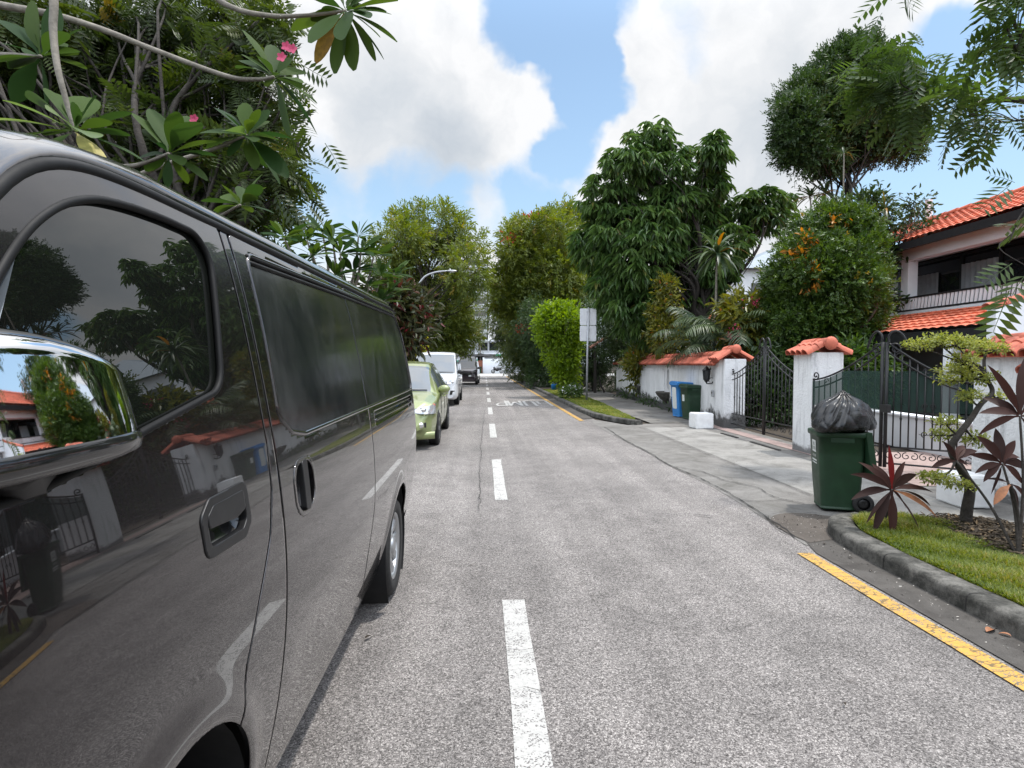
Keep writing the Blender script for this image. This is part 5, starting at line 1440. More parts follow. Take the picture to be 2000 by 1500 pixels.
for a, b, bs in (((5.52, 9.36), (5.80, 8.10), 0), ((6.62, 7.42), (5.83, 8.05), 0)):
    rz, L_ = hinge_to(a, b); lf = gate_leaf(g2, L_, 1.28, 1.86, 11, True, .04); lf.location = (*a, bs); lf.rotation_euler = (0, 0, rz)
mb = MB(); mb.box((5.80, 8.02, .90), (.07, .16, .12), bev=.01); mb.build('gate_lock', M['iron'], g2)

# --- white concrete blocks on the path
for (x, y, sx, sy, h, rz, lb) in ((5.18, 13.45, .44, .40, .36, .06, 'white-painted concrete block at the wall end, next to the far bins'),
                                  (5.24, 5.98, .34, .40, .34, -.1, 'white-painted concrete block under the small trained tree')):
    mb = MB(); ch = .016
    bm = bmesh.new(); bmesh.ops.create_cube(bm, size=1); bmesh.ops.scale(bm, vec=(sx, sy, h), verts=bm.verts); bmesh.ops.bevel(bm, geom=list(bm.edges), offset=ch, segments=2, affect='EDGES')
    bmesh.ops.subdivide_edges(bm, edges=list(bm.edges), cuts=2, use_grid_fill=True)
    rg = random.Random(int(y*10))
    for v in bm.verts: v.co += Vector((rg.gauss(0, .0025), rg.gauss(0, .0025), rg.gauss(0, .002)))
    mb.bm(bm); o = mb.build('concrete_block', M['blockwhite'] if 'blockwhite' in M else M['stucco_clean'], None)
    o.location = (x, y, h/2+.012); o.rotation_euler = (0, 0, rz); tag(o, lb, 'block', 'white concrete blocks')

# --- wheeled bins
M['bin_green'] = pmat('dark_green_bin_plastic', (0.012, 0.040, 0.018), .48, var=.25, vs=7, bs=90, bk=.1)
M['bin_blue'] = pmat('blue_bin_plastic', (0.03, 0.20, 0.52), .48, var=.12, vs=7)
M['label_white'] = pmat('white_printed_label', (.66, .68, .66), .6, var=.08, vs=30)
def bin_body(root, w_, d_, h, mat):
    """front towards -x, wheels at +x"""
    def sec(z, f):
        x0, x1 = -d_/2*(.80+.20*f), d_/2*(.86+.14*f); y_ = w_/2*(.84+.16*f); r_ = .05
        out = []
        for cx, cy, a0 in ((x1-r_, y_-r_, 0), (x0+r_, y_-r_, PI/2), (x0+r_, -y_+r_, PI), (x1-r_, -y_+r_, 1.5*PI)):
            for q in np.linspace(0, PI/2, 5): out.append((cx+r_*math.cos(a0+q), cy+r_*math.sin(a0+q), z))
        return out
    G = [sec(z, f) for z, f in ((.03, .02), (.02, 0), (.06, .0), (h*.35, .4), (h*.7, .78), (h*.93, 1.0))]
    S = lambda z, g: [(x*g, y*g, z) for x, y, _ in sec(0, 1.0)]
    G += [S(h*.935, 1.07), S(h*.955, 1.10), S(h*.985, 1.10), S(h, 1.08), S(h, 1.0), S(h*.94, .97), S(h*.5, .9)]
    mb = MB(); mb.grid(np.array(G), 0, True, True); mb.add(G[0], [tuple(range(len(G[0])-1, -1, -1))])
    mb.add(G[-1], [tuple(range(len(G[0])))])
    for s_ in (-1, 1): mb.box((-.0, s_*(w_/2*.985), h*.90), (d_*.5, .02, .05), bev=.006)
    o = mb.build('body', M[mat], root)
    for s_ in (-1, 1):
        ww = bpy.data.objects.new('wheel', None); COL.objects.link(ww); ww.parent = root; ww.location = (d_/2*.93, s_*(w_/2*.93), .10)
        mb = MB(); mb.lathe([(.06, -.022), (.088, -.024), (.10, -.012), (.10, .012), (.088, .024), (.06, .022)], k=24, axis='Y'); mb.build('tyre', M['rubber'], ww)
        mb = MB(); mb.lathe([(.001, -.012), (.02, -.016), (.06, -.008), (.06, .008), (.02, .016), (.001, .012)], k=18, axis='Y'); mb.build('hub', M['black'], ww)
    mb = MB(); mb.tube([(d_/2*.93, -w_/2*.95, .10), (d_/2*.93, w_/2*.95, .10)], .012, 6); mb.build('axle', M['steel'], root)
    mb = MB(); mb.tube([(d_/2*1.04, -w_/2*.8, h*.955), (d_/2*1.2, -w_/2*.8, h*.965), (d_/2*1.2, w_/2*.8, h*.965), (d_/2*1.04, w_/2*.8, h*.955)], .016, 7); mb.build('handle', M[mat], root)
    return o
def bin_lid(root, w_, d_, h, mat, tilt, parent=None):
    mb = MB(); G = []
    for u in np.linspace(-1, 1, 9):
        G.append([(-d_*1.12*q, u*w_/2*1.10, .028*(1-u**4)*(.5+q)+.012) for q in np.linspace(0, 1, 8)])
    G2 = [[(x, y, z-.02) for x, y, z in r_] for r_ in G]
    mb.grid(np.array(G)[:, ::-1], 0, True); mb.grid(np.array(G2), 0, True)
    edge = [G[0], [r_[-1] for r_ in G], G[-1][::-1], [r_[0] for r_ in G][::-1]]
    for e in edge: mb.grid(np.array([e, [(x*1.01, y*1.01, z-.055) for x, y, z in e]]), 0, False)
    o = mb.build('lid', M[mat], root); o.location = (d_/2*1.10, 0, h+.002); o.rotation_euler = (0, tilt, 0); return o
# the near, over-full bin: lid hangs open behind
bn = thing('wheelie_bin', 'dark green wheelie bin by the kerb end, lid hanging open', 'bin', (3.74, 5.90, .01), rz=-.30)
bb = bin_body(bn, .42, .44, .83, 'bin_green'); ld = bin_lid(bn, .42, .40, .83, 'bin_green', math.radians(262))
lab = MB(); fx = lambda z: -.22*(.80+.20*interp(z, [(.06, 0), (.30, .4), (.59, .78), (.78, 1)]))-.003
def plate(mb, y0, y1, z0, z1, d=0.0): mb.add([(fx(z0)-d, y1, z0), (fx(z0)-d, y0, z0), (fx(z1)-d, y0, z1), (fx(z1)-d, y1, z1)], [(0, 1, 2, 3)])
plate(lab, -.07, .07, .60, .725); plate(lab, -.085, .085, .505, .522); plate(lab, -.085, .085, .478, .490)
lo = lab.build('printed_label', M['label_white'], bb)
me = text_mesh('800\nSUPER', .046); co = np.array([v.co[:] for v in me.vertices]); co[:, 1] -= (co[:, 1].max()+co[:, 1].min())/2; z_ = .663+co[:, 1]*1.0
V = np.c_[fx(z_)-.002, -co[:, 0]*.9, z_]; me.vertices.foreach_set('co', V.astype(np.float32).ravel()); me.update(); link('label_lettering', me, M['bin_green'], lo)
me = text_mesh('800 SUPER', .040); co = np.array([v.co[:] for v in me.vertices]); z_ = .560+co[:, 1]
V = np.c_[fx(z_)-.001, -co[:, 0]*.72, z_]; me.vertices.foreach_set('co', V.astype(np.float32).ravel()); me.update(); link('label_lettering', me, M['label_white'], bb)
# rubbish bag
def rubbish_bag():
    rg = np.random.default_rng(12); th = np.linspace(0.0, PI, 110); ph = np.linspace(0, 2*PI, 221)[:-1]
    T_, P_ = np.meshgrid(th, ph, indexing='ij')
    x = np.sin(T_)*np.cos(P_); y = np.sin(T_)*np.sin(P_); z = np.cos(T_)
    r_ = 1+.06*np.sin(2*P_+1.2)*np.sin(T_)+.04*np.sin(3*P_+2.2*T_)*np.sin(T_)
    # long gathered folds fanning out from the knot, each with a sharp crest, dying away towards the rim
    up = np.clip((1.9-T_)/1.5, 0, 1)**.8*np.sin(np.clip(T_*1.1+.12, 0, PI))
    w0 = P_+.30*np.sin(1.3*T_+1.5*P_)+.10*np.sin(4*P_+3*T_)
    crest = lambda k, ph: np.abs(((w0*k/PI+ph+.15*np.sin(2*P_+k)) % 1.0)-.5)*2
    r_ = r_*(1-up*(.17*crest(6, .2)+.10*crest(11, .6)*np.clip(1.6-T_, 0, 1)))
    for i in range(16):      # a few slack diagonal creases low down
        d = nrm(rg.normal(size=3)*np.array([1, 1, .5])); q = x*d[0]+y*d[1]+z*d[2]; tw = np.sin(P_*rg.integers(1, 3)+rg.random()*6)*.25
        m_ = np.exp(-np.abs(q+tw-rg.normal()*.45)/.07)*np.clip((T_-.7)/.5, 0, 1); r_ = r_*(1-.030*m_)
    x = x*r_; y = y*r_; z = z*r_
    z = np.where(z < 0, z*.50, z*.62*(1+.30*np.clip((.5-T_)/.5, 0, 1)**2)); sag = np.clip((np.hypot(x, y)-.70)/.3, 0, 1)
    X = x*.365; Y = y*.315; Z = z*.37+.150-.06*sag
    G = np.stack([X, Y, Z], -1)
    mb = MB(); mb.grid(G, 0, True, True)
    return mb
m, t, b, o = newmat('black_rubbish_bag'); c = obco(t)
hh = mth(t, 'ADD', noise(t, c, 16, 6, .7, .8), mth(t, 'MULTIPLY', noise(t, c, 45, 4, .6), .35))
setin(t, b, col=(.010, .010, .011), rough=ramp(t, noise(t, c, 9, 3), [(.3, .20), (.7, .34)]), spec=.55, normal=bump(t, hh, .16, .02)); M['bag'] = m
bag = thing('rubbish_bag', 'shiny black rubbish bag bulging out of the open bin', 'rubbish bag', (3.78, 5.87, .83), rz=.4)
rubbish_bag().build('bag', M['bag'], bag)
mb = MB()
for i in range(9):
    a = i*.75; mb.tube(curve([(.02*math.cos(a), .02*math.sin(a), .375), (.05*math.cos(a), .05*math.sin(a), .40), (.075*math.cos(a+.4), .075*math.sin(a+.4), .392)], 4), [.012]*9 if False else np.linspace(.010, .003, 9), 5)
mb.build('gathered_top', M['bag'], bag)
mb = MB(); mb.box((0, 0, 0), (.035, .002, .035), rot=Euler((.2, .6, .1))); o = mb.build('paper_scrap', M['pinktile'], None); o.location = (3.93, 5.66, .79); tag(o, 'scrap of pink paper sticking out under the rubbish bag', 'paper')
# far bins against the wall
bg = thing('wheelie_bin', 'closed dark green wheelie bin with pale sticker by the white wall', 'bin', (5.73, 15.55, .012), rz=.10)
b0 = bin_body(bg, .50, .50, .92, 'bin_green'); bin_lid(bg, .50, .47, .92, 'bin_green', .02)
mb = MB(); mb.add([(-.2335, .12, .50), (-.2335, -.02, .50), (-.242, -.02, .68), (-.242, .12, .68)], [(0, 1, 2, 3)]); mb.build('sticker', M['label_white'], b0)
bu = thing('wheelie_bin', 'blue recycling wheelie bin with tall white label behind the green one', 'bin', (5.70, 16.25, .012), rz=.10)
b0 = bin_body(bu, .50, .52, .97, 'bin_blue'); bin_lid(bu, .50, .49, .97, 'bin_blue', .02)
mb = MB(); V, Fq = trim(lambda y, z: np.stack([-.26*(.80+.20*np.interp(z, [.06, .34, .68, .9], [0, .4, .78, 1]))-.004, y, z], -1), rounded([(-.14, .24), (.14, .24), (.14, .86), (-.14, .86)], .06), (-.14, .14, .24, .86), .02, 0)
mb.add(V, Fq[:, ::-1], 0, True); mb.build('label_panel', M['label_white'], b0)

# --- road sign seen from behind
sg_ = thing('road_sign', 'grey back of a two-plate road sign on a tall pole, before the lime bush', 'sign', (3.99, 22.2, .09), rz=-.05)
mb = MB(); mb.tube([(0, 0, 0), (.02, 0, 1.8), (.06, 0, 3.60)], .038, 10); mb.lathe([(.038, 3.60), (.03, 3.63), (.001, 3.635)], c=(.06, 0, 0), k=10); mb.build('pole', M['steel'], sg_)
M['signback'] = pmat('sign_back_metal', (.60, .61, .64), .5, .15, var=.08)
for z0, z1 in ((2.33, 2.93), (2.95, 3.60)):
    P = inset([(-.32, z0), (.32, z0), (.32, z1), (-.32, z1)], .05); pl = []
    for i, (a, b) in enumerate(P):
        for q in np.linspace(0, PI/2, 5): ang = (PI, 1.5*PI, 0, PI/2)[i]+q; pl.append((a+.05*math.cos(ang), b+.05*math.sin(ang)))
    mb = MB(); n = len(pl); V = [(x+.05, .045, z) for x, z in pl]+[(x+.05, .052, z) for x, z in pl]+[(x*1.0+.05, .036, z) for x, z in [((a)*.97, (z0+z1)/2+(b-(z0+z1)/2)*.97) for a, b in pl]]
    mb.add(V, [tuple(range(2*n-1, n-1, -1))]+[(i, n+i, n+(i+1) % n, (i+1) % n) for i in range(n)]+[(2*n+i, i, (i+1) % n, 2*n+(i+1) % n) for i in range(n)]+[tuple(2*n+i for i in range(n))])
    mb.build('sign_plate', M['signback'], sg_)
mb = MB()
for z_ in (2.45, 2.8, 3.08, 3.47): mb.box((.05, .02, z_), (.12, .05, .035), bev=.006)
mb.build('clamp', M['steel'], sg_)

# --- street lamp on the left
sl = thing('street_lamp', 'tall pale grey street lamp with curved arm reaching over the road', 'street lamp', (-3.75, 31.5, .08))
mb = MB(); P = np.vstack([[(0, 0, z) for z in (0, 1.2, 2.4, 3.6, 4.4)], curve([(0, 0, 4.7), (.10, 0, 5.5), (.50, 0, 6.15), (1.1, 0, 6.42), (1.75, 0, 6.50)], 6)]); mb.tube(P, np.r_[[.085, .08, .075, .07, .066], np.linspace(.062, .04, len(P)-5)], 12); mb.build('pole', M['steel'], sl)
mb = MB(); mb.ball((1.98, 0, 6.50), (.30, .11, .065), 16); mb.build('lamp_head', M['silver'], sl)
mb = MB(); mb.ball((2.0, 0, 6.465), (.20, .085, .05), 14); mb.build('lens', M['lens'], sl)
mb = MB(); mb.lathe([(.03, 0), (.03, .05), (.001, .07)], c=(1.9, 0, 6.56), k=10); mb.build('light_sensor', M['white_paint'], sl)

# --- little tiled gate roof in the shade
lg = thing('tiled_gate_roof', 'small weathered brown tiled roof on dark posts over a side gate, in shade', 'gate roof', (6.6, 30.6, 0), rz=-.12)
mb = MB()
for i in range(9):
    y = -.9+i*.225
    for s_ in (-1, 1): barrel(mb, (s_*.95, y, 2.35), (0, y, 2.95), .11, .09, (s_*.6, 0, .95), th=.02)
for s_ in (-1, 1): mb.add([(0, -1.0, 2.93), (0, 1.0, 2.93), (s_*.95, 1.0, 2.32), (s_*.95, -1.0, 2.32)], [(0, 1, 2, 3)] if s_ < 0 else [(3, 2, 1, 0)])
for i in range(4): barrel(mb, (0, -1.02+i*.5, 2.96), (0, -.48+i*.5, 2.96), .12, .10)
mb.build('roof', M['oldtile'], lg)
for x, y in ((-.7, -.85), (-.7, .85), (.7, -.85), (.7, .85)):
    mb = MB(); mb.box((x, y, 1.18), (.14, .14, 2.4), bev=.01); mb.build('post', M['darkwood'], lg)
mb = MB()
for i in range(9): mb.box((-.66, -.72+i*.18, .85), (.03, .09, 1.7))
mb.box((-.63, 0, 1.5), (.02, 1.6, .1)); mb.box((-.63, 0, .4), (.02, 1.6, .1)); mb.build('gate_boards', M['darkwood'], lg)
# ------------------------------------------------------------------ vegetation
def LB(px, py, d, rx, ry=None, dep=None, wgt=1.0):
    """crown lobe surveyed from the photo: pixel centre, distance, pixel radii -> metres"""
    c = at(px, py, d); s_ = d/FPX; ry = rx if ry is None else ry
    dep = (rx+ry)/2*s_ if dep is None else dep
    return (*c, rx*s_, dep, ry*s_, wgt)
def LBs(d, rows, dep=None, jit=0.0, seed=0):
    rg = random.Random(seed); return [LB(r[0], r[1], d+rg.uniform(-jit, jit), r[2], r[3] if len(r) > 3 else None, dep) for r in rows]
NF = 1.0

# mango tree
tree('mango_tree', 'large spreading mango tree with drooping dark glossy leaves behind the white wall', 'tree', (8.6, 21.6, 0),
     LBs(22.5, [(1275, 265, 38, 30), (1228, 318, 48, 42), (1180, 388, 45, 44), (1300, 330, 50, 44), (1392, 295, 34, 32), (1385, 362, 36, 38), (1255, 410, 75, 60), (1335, 440, 70, 60), (1168, 478, 50, 50),
                (1245, 510, 75, 60), (1200, 560, 45, 55), (1245, 600, 55, 55), (1320, 395, 50, 44), (1270, 455, 60, 50), (1210, 445, 50, 45), (1335, 520, 60, 55), (1445, 418, 36, 36), (1490, 392, 38, 32), (1528, 400, 24, 30), (1425, 470, 42, 34), (1395, 530, 36, 36), (1300, 600, 60, 50), (1500, 430, 35, 25)], None, 1.1, 4),
     'leaf_mango', 'barkdark', 11, n=2300, per=12, L=.42, W=.10, tmpl=T_LANCE, r0=.28, fork=(8.4, 21.8, 3.2), twigs=160, spread=.04, shell=.72, umbrella=.9)
# tall round-headed tree with several bare stems
tree('tall_tree', 'tall round-headed dark tree on several thin bare stems, rising above the clipped tree', 'tree', tuple(at(1650, 700, 18.5)*np.array([1, 1, 0])),
     LBs(18.5, [(1585, 205, 52, 60), (1640, 150, 58, 55), (1682, 118, 45, 38), (1600, 268, 58, 48), (1665, 225, 75, 70), (1722, 185, 62, 58), (1556, 245, 34, 50), (1742, 250, 50, 40), (1640, 295, 52, 30), (1700, 285, 40, 26), (1772, 292, 26, 14), (1562, 288, 34, 44), (1608, 312, 36, 24)], None, .8, 5),
     'leaf_dark', 'barkdark', 12, n=3400, per=8, L=.27, W=.16, tmpl=T_WHORL_S, r0=.10, fork=tuple(at(1668, 380, 18.5)), twigs=150, multi=5, rt=.010, spread=.10, droop=.05, shell=.6)
# dense clipped tree in the garden
tree('clipped_tree', 'dense small-leaved dark green tree with a few orange tips, behind the middle pillar', 'tree', tuple(at(1615, 700, 15.5)*np.array([1, 1, 0])),
     LBs(15.5, [(1615, 445, 52, 42), (1650, 450, 46, 46), (1580, 490, 50, 50), (1585, 530, 66, 55), (1640, 545, 65, 60), (1600, 600, 75, 60), (1655, 620, 55, 60), (1545, 570, 40, 50), (1565, 640, 55, 50), (1640, 680, 70, 45), (1680, 560, 34, 60), (1520, 610, 30, 40), (1672, 470, 36, 44), (1690, 500, 24, 50)], None, .5, 6),
     'leaf_col', 'bark', 13, n=2700, per=8, L=.25, W=.15, tmpl=T_WHORL_S, r0=.13, twigs=80, spread=.075, droop=.05, shell=.74, zmin=.3)
M['leaf_orange'] = leafmat('orange_new_leaf', (.30, .11, .02), (.50, .26, .03), trans=.35)
ct = [o for o in COL.objects if o.name == 'clipped_tree'][0]
make_crown('orange_shoots', ct, M['leaf_orange'], [tuple(np.array(l[:3])-np.array(ct.location))+l[3:6] for l in (LB(1572, 468, 14.9, 16, 14), LB(1560, 505, 14.8, 10, 16), LB(1585, 540, 14.6, 10, 22), LB(1548, 495, 15, 10, 12), LB(1640, 430, 15, 20, 8))], 26, 7, .16, .075, T_LEAF, 3, .06, .05, zmin=.2)
# lime bush by the sign
tree('lime_bush', 'bright lime-green leafy bush next to the sign pole', 'bush', (3.72, 26.2, .09),
     LBs(26.5, [(1092, 640, 40, 38), (1080, 612, 25, 21), (1112, 615, 24, 20), (1070, 648, 20, 26), (1100, 690, 30, 38), (1105, 730, 23, 24), (1062, 625, 9, 9), (1120, 665, 18, 20)], None, .3, 7),
     'leaf_lime', 'bark', 14, n=1500, per=7, L=.17, W=.09, r0=.05, twigs=50, spread=.12, droop=.15, shell=.72, zmin=.25)
# tall roadside trees on the right, further on
tree('roadside_tree', 'tall yellow-green roadside tree behind the lime bush, with a few red leaves', 'tree', (5.4, 41, 0),
     LBs(42, [(1060, 465, 55, 48), (1105, 445, 45, 40), (1020, 495, 40, 42), (1010, 465, 28, 26), (1080, 540, 60, 50), (1000, 565, 40, 50), (1112, 560, 55, 55), (1060, 600, 60, 45), (1030, 545, 45, 45)], None, 2.2, 8),
     'leaf_yel', 'bark', 15, n=1700, per=7, L=.62, W=.40, tmpl=T_WHORL, r0=.24, twigs=90, spread=.18, shell=.7, droop=.25)
tree('roadside_tree', 'darker bushy tree leaning over the far end of the road on the right', 'tree', (4.9, 59, 0),
     LBs(60, [(985, 575, 28, 32), (1000, 640, 36, 45), (972, 612, 16, 38), (1010, 595, 34, 40), (1000, 690, 24, 22), (1012, 655, 35, 45)], None, 2.2, 9),
     'leaf_hedge', 'bark', 16, n=1300, per=6, L=.50, W=.26, tmpl=T_WHORL, r0=.2, twigs=40, spread=.3, shell=.7)
rows = [('tall dark hedge plant right of the far lane, under the roadside tree', 5.2, 47, 46, [(1030, 650, 40, 50), (1015, 705, 28, 28), (1048, 700, 36, 36)], 'leaf_hedge', 21),
        ('shaded garden bush left of the lime bush trunk', 5.6, 36, 36, [(1075, 690, 45, 55), (1060, 735, 30, 25), (1050, 640, 40, 50)], 'leaf_dark', 22),
        ('deep green bush behind the road sign in the shade', 6.3, 30, 32, [(1150, 660, 50, 70), (1130, 720, 45, 40), (1190, 720, 45, 45)], 'leaf_dark', 23),
        ('dark bush spilling beside the small tiled gate roof', 8.2, 27.5, 28, [(1205, 640, 45, 60), (1250, 680, 50, 45), (1220, 590, 45, 45)], 'leaf_dark', 24),
        ('dense garden shrub behind the middle of the white wall', 9.0, 24.5, 24, [(1300, 650, 60, 50), (1340, 690, 55, 40), (1270, 700, 45, 35)], 'leaf_mid', 25),
        ('shrub mass right of the palms, under the clipped tree', 10.2, 19.5, 20, [(1500, 660, 55, 50), (1535, 640, 36, 40), (1470, 690, 50, 40)], 'leaf_dark', 26),
        ('dark shrub filling the view through the closed gate', 8.0, 14.6, 15, [(1480, 740, 65, 60), (1540, 730, 50, 70), (1440, 760, 40, 50), (1500, 800, 60, 35)], 'leaf_dark', 27),
        ('leafy shrub behind the green netting, left of the grey wall', 9.6, 13.2, 14.5, [(1655, 720, 45, 45), (1690, 740, 45, 50), (1640, 760, 40, 40)], 'leaf_mid', 28)]
for lb, x, y, d, rr, lf, sd_ in rows:
    tree('garden_bush', lb, 'bush', (x, y, 0), LBs(d, rr, None, .6, sd_), lf, 'barkdark', sd_, n=750, per=7, L=.22*d/24+.05, W=.09*d/24+.02, tmpl=T_WHORL if d > 20 else None, r0=.06, twigs=30, spread=.16, shell=.6, zmin=.15, group='garden bushes on the right')
tree('croton_column', 'slim orange-tipped croton standing before the mango tree', 'bush', tuple(at(1308, 700, 20.3)*np.array([1, 1, 0])),
     LBs(20.3, [(1300, 565, 22, 26), (1300, 610, 28, 36), (1298, 655, 30, 34)], None, .2, 30), 'leaf_croton', 'bark', 30, n=420, per=6, L=.16, W=.065, r0=.04, twigs=30, spread=.10, shell=.6)
tree('croton_bush', 'yellow and green croton bush right of the palms', 'bush', tuple(at(1465, 720, 16.5)*np.array([1, 1, 0])),
     LBs(16.5, [(1450, 610, 36, 32), (1485, 640, 36, 36), (1455, 665, 40, 34), (1500, 600, 25, 25)], None, .3, 31), 'leaf_croton', 'bark', 31, n=480, per=6, L=.26, W=.085, tmpl=T_LANCE, r0=.04, twigs=30, spread=.12, shell=.55)
cb = [o for o in COL.objects if o.name == 'croton_bush'][0]
make_crown('pink_blossom', cb, M['pink_petal'], [tuple(np.array(l[:3])-np.array(cb.location))+l[3:6] for l in (LB(1432, 648, 15.8, 12, 9), LB(1470, 590, 15.8, 10, 8))], 16, 6, .07, .05, T_LEAF, 5, .05, 0, zmin=.1)
rt_ = [o for o in COL.objects if o.name == 'roadside_tree'][0]
M['red_bract'] = leafmat('red_bract', (.35, .03, .02), (.55, .06, .03), trans=.3)
make_crown('red_blossom', rt_, M['red_bract'], [tuple(np.array(l[:3])-np.array(rt_.location))+l[3:6] for l in (LB(992, 464, 40, 10, 5), LB(1012, 468, 40, 8, 5), LB(1045, 425, 41, 8, 4), LB(1020, 644, 38, 8, 5))], 26, 6, .30, .16, T_LEAF, 6, .12, 0, zmin=.5)
# light open tree behind the clipped one, by the roof
tree('open_crowned_tree', 'sparse twiggy tree between the clipped tree and the house roof', 'tree', tuple(at(1725, 690, 17.5)*np.array([1, 1, 0])),
     LBs(17.5, [(1700, 405, 30, 34), (1728, 440, 30, 30), (1790, 400, 24, 16), (1800, 435, 22, 16), (1715, 500, 26, 45), (1750, 520, 22, 14), (1745, 590, 18, 14)], None, .4, 32), 'leaf_dark', 'bark', 32, n=420, per=6, L=.16, W=.07, r0=.07, fork=tuple(at(1720, 560, 17.5)), twigs=120, spread=.12, shell=.35)

# straps: dracaenas
def straps(name, label, cat, base, hubs, mat, n=34, L=.8, W=.06, group=None, stem=.03, bend=.9, seed=1, bark='barkgrey', up=.3):
    root = thing(name, label, cat, tuple(base), group=group); rg = np.random.default_rng(seed)
    for h in hubs:
        h = np.asarray(h)-np.asarray(base); mb = MB()
        for i in range(n):
            a = rg.random()*2*PI; e = -.35+1.65*rg.random()**.8
            d = np.array([math.cos(a)*math.cos(e), math.sin(a)*math.cos(e), math.sin(e)]); mb.tone = rg.random()
            big_leaf(mb, h+d*.02, d, np.array([0, 0, 1.0])+.1*rg.normal(size=3), L*(.75+.4*rg.random()), W*(.8+.4*rg.random()), bend*(.6+.7*rg.random()), 0, .25, 'lance', 5, stalk=.0)
        mb.build('leaf_rosette', M[mat], root)
        m2 = MB(); mid = h*.5+np.array([.06, .04, 0]); m2.tube(curve([(0, 0, -.05), mid, h], 6), np.linspace(stem*1.2, stem*.8, 13), 8); m2.build('stem', M[bark], root)
    return root
b_ = lambda px, d, z=0.0: at(px, 700, d)*np.array([1, 1, 0])+np.array([0, 0, z])
straps('dracaena', 'lone dracaena with pale stem in front of the mango tree, above the palms', 'dracaena', b_(1388, 17), [at(1400, 498, 17)], 'leaf_palm', 60, 1.05, .10, 'dracaenas in the garden', .035, 1.5, 3)
straps('dracaena', 'twin-headed dracaena left of the tall tree stems', 'dracaena', b_(1590, 18), [at(1583, 385, 18), at(1612, 378, 18.2)], 'leaf_palm', 34, .62, .06, 'dracaenas in the garden', .03, 1.4, 4)
straps('dracaena', 'drooping dracaena right of the clipped tree, next to the roof edge', 'dracaena', b_(1722, 16.6), [at(1728, 408, 16.6)], 'leaf_palm', 30, .62, .055, 'dracaenas in the garden', .03, 1.7, 5)
straps('dracaena', 'small dracaena growing up inside the tall round tree', 'dracaena', b_(1640, 17), [at(1648, 300, 17.2)], 'leaf_palm', 22, .50, .05, 'dracaenas in the garden', .025, 1.4, 6)

# palms
T_PALM = None
def palm_frond(mb, hub, d, L, rg, w=.36, n=26):
    p = np.array(hub, float); dd = nrm(np.array(d, float)); side = nrm(np.cross(dd, [0, 0, 1.0])); st = L/n; pts = [p.copy()]
    for i in range(n):
        dd = nrm(dd+np.array([0, 0, -1.0])*(1.5/n)*(.4+1.2*i/n)); p = p+dd*st; pts.append(p.copy())
        if i > 3:
            u = i/n; l = w*(.5+.9*math.sin(PI*min(1, u*1.02)))*(1.0 if u < .9 else .7)
            for s_ in (-1, 1):
                ax = nrm(dd*.55+side*s_*.85+np.array([0, 0, -.28+.1*rg.normal()])+.06*rg.normal(size=3)); nn = nrm(np.cross(ax, dd))*s_
                b_2 = nrm(np.cross(nn, ax))*.014; q = p
                mb.add([q-b_2, q+b_2, q+ax*l*.5+b_2*1.2+np.array([0, 0, -.02]), q+ax*l*.5-b_2*1.2+np.array([0, 0, -.02]), q+ax*l+np.array([0, 0, -.10*l/.3])], [(0, 1, 2, 3), (3, 2, 4)])
    mb.tube(np.array(pts), np.linspace(.016, .003, len(pts)), 5, cap=False)
def palm(label, base, trunks, seed):
    root = thing('areca_palm', label, 'palm', tuple(base), group='areca palms behind the wall'); rg = np.random.default_rng(seed)
    for tx, ty, h in trunks:
        mb = MB(); P = curve([(tx*.4, ty*.4, -.05), (tx*.7, ty*.7, h*.5), (tx, ty, h)], 6); mb.tube(P, np.linspace(.06, .042, len(P)), 9)
        mb.tube([(tx, ty, h), (tx*1.05, ty*1.05, h+.45)], [.05, .025], 8); mb.build('trunk', M['barkgrey'], root)
        mf = MB()
        for i in range(9):
            a = i*2.4+rg.random()*.5; e = 1.25-.13*i+rg.normal()*.08; mf.tone = min(.9, rg.random()*.8) if i < 8 else .995
            palm_frond(mf, (tx, ty, h+.35), (math.cos(a)*math.cos(e), math.sin(a)*math.cos(e), math.sin(e)), 1.5+.35*rg.random(), rg)
        mf.build('fronds', M['leaf_palm'], root)
palm('left clump of areca palm with arching fronds, behind the tiled wall', b_(1362, 17.5), [(0, 0, 1.75), (.35, .2, 2.2)], 5)
palm('right areca palm with a browning lower frond, by the wall end', b_(1425, 16.2), [(0, 0, 1.9), (-.3, .3, 1.4)], 9)

# climbing plant and growth in the planters
def at_wall(s_, out, z): p = WA+nrm(wd_)*s_; nn = np.array([-nrm(wd_)[1], nrm(wd_)[0]]); q = p+nn*out; return np.array([q[0], q[1], z])
cp = thing('climbing_plant', 'pale-leaved climbing plant growing up over the tile capping of the wall', 'climber', tuple(at_wall(9.5, .3, .62)))
lob = [tuple(at_wall(s_, o_, z)-at_wall(9.5, .3, .62))+(r_, r_, rz_) for s_, o_, z, r_, rz_ in ((9.5, .3, .85, .22, .28), (9.5, .28, 1.25, .2, .3), (9.3, .32, 1.62, .38, .22), (8.6, .34, 1.62, .35, .16), (9.7, .25, 1.85, .35, .22))]
make_crown('foliage', cp, M['leaf_croton'], lob, 120, 5, .24, .10, T_LEAF, 8, .10, .3, .5, .4, zmin=-.3)
mb = MB(); mb.tube(curve([(0, 0, -.03), (.02, .05, .5), tuple(np.array(lob[2][:3])), tuple(np.array(lob[4][:3]))], 6), .02, 6); mb.tube(curve([(0.03, 0, 0), (.02, -.05, .6), tuple(np.array(lob[3][:3]))], 6), .014, 6); mb.build('stem', M['bark'], cp)
sp = thing('weeds', 'dark weeds sprouting along the foot of the white wall', 'weeds', tuple(at_wall(7.4, .25, 0))); sp['kind'] = 'stuff'
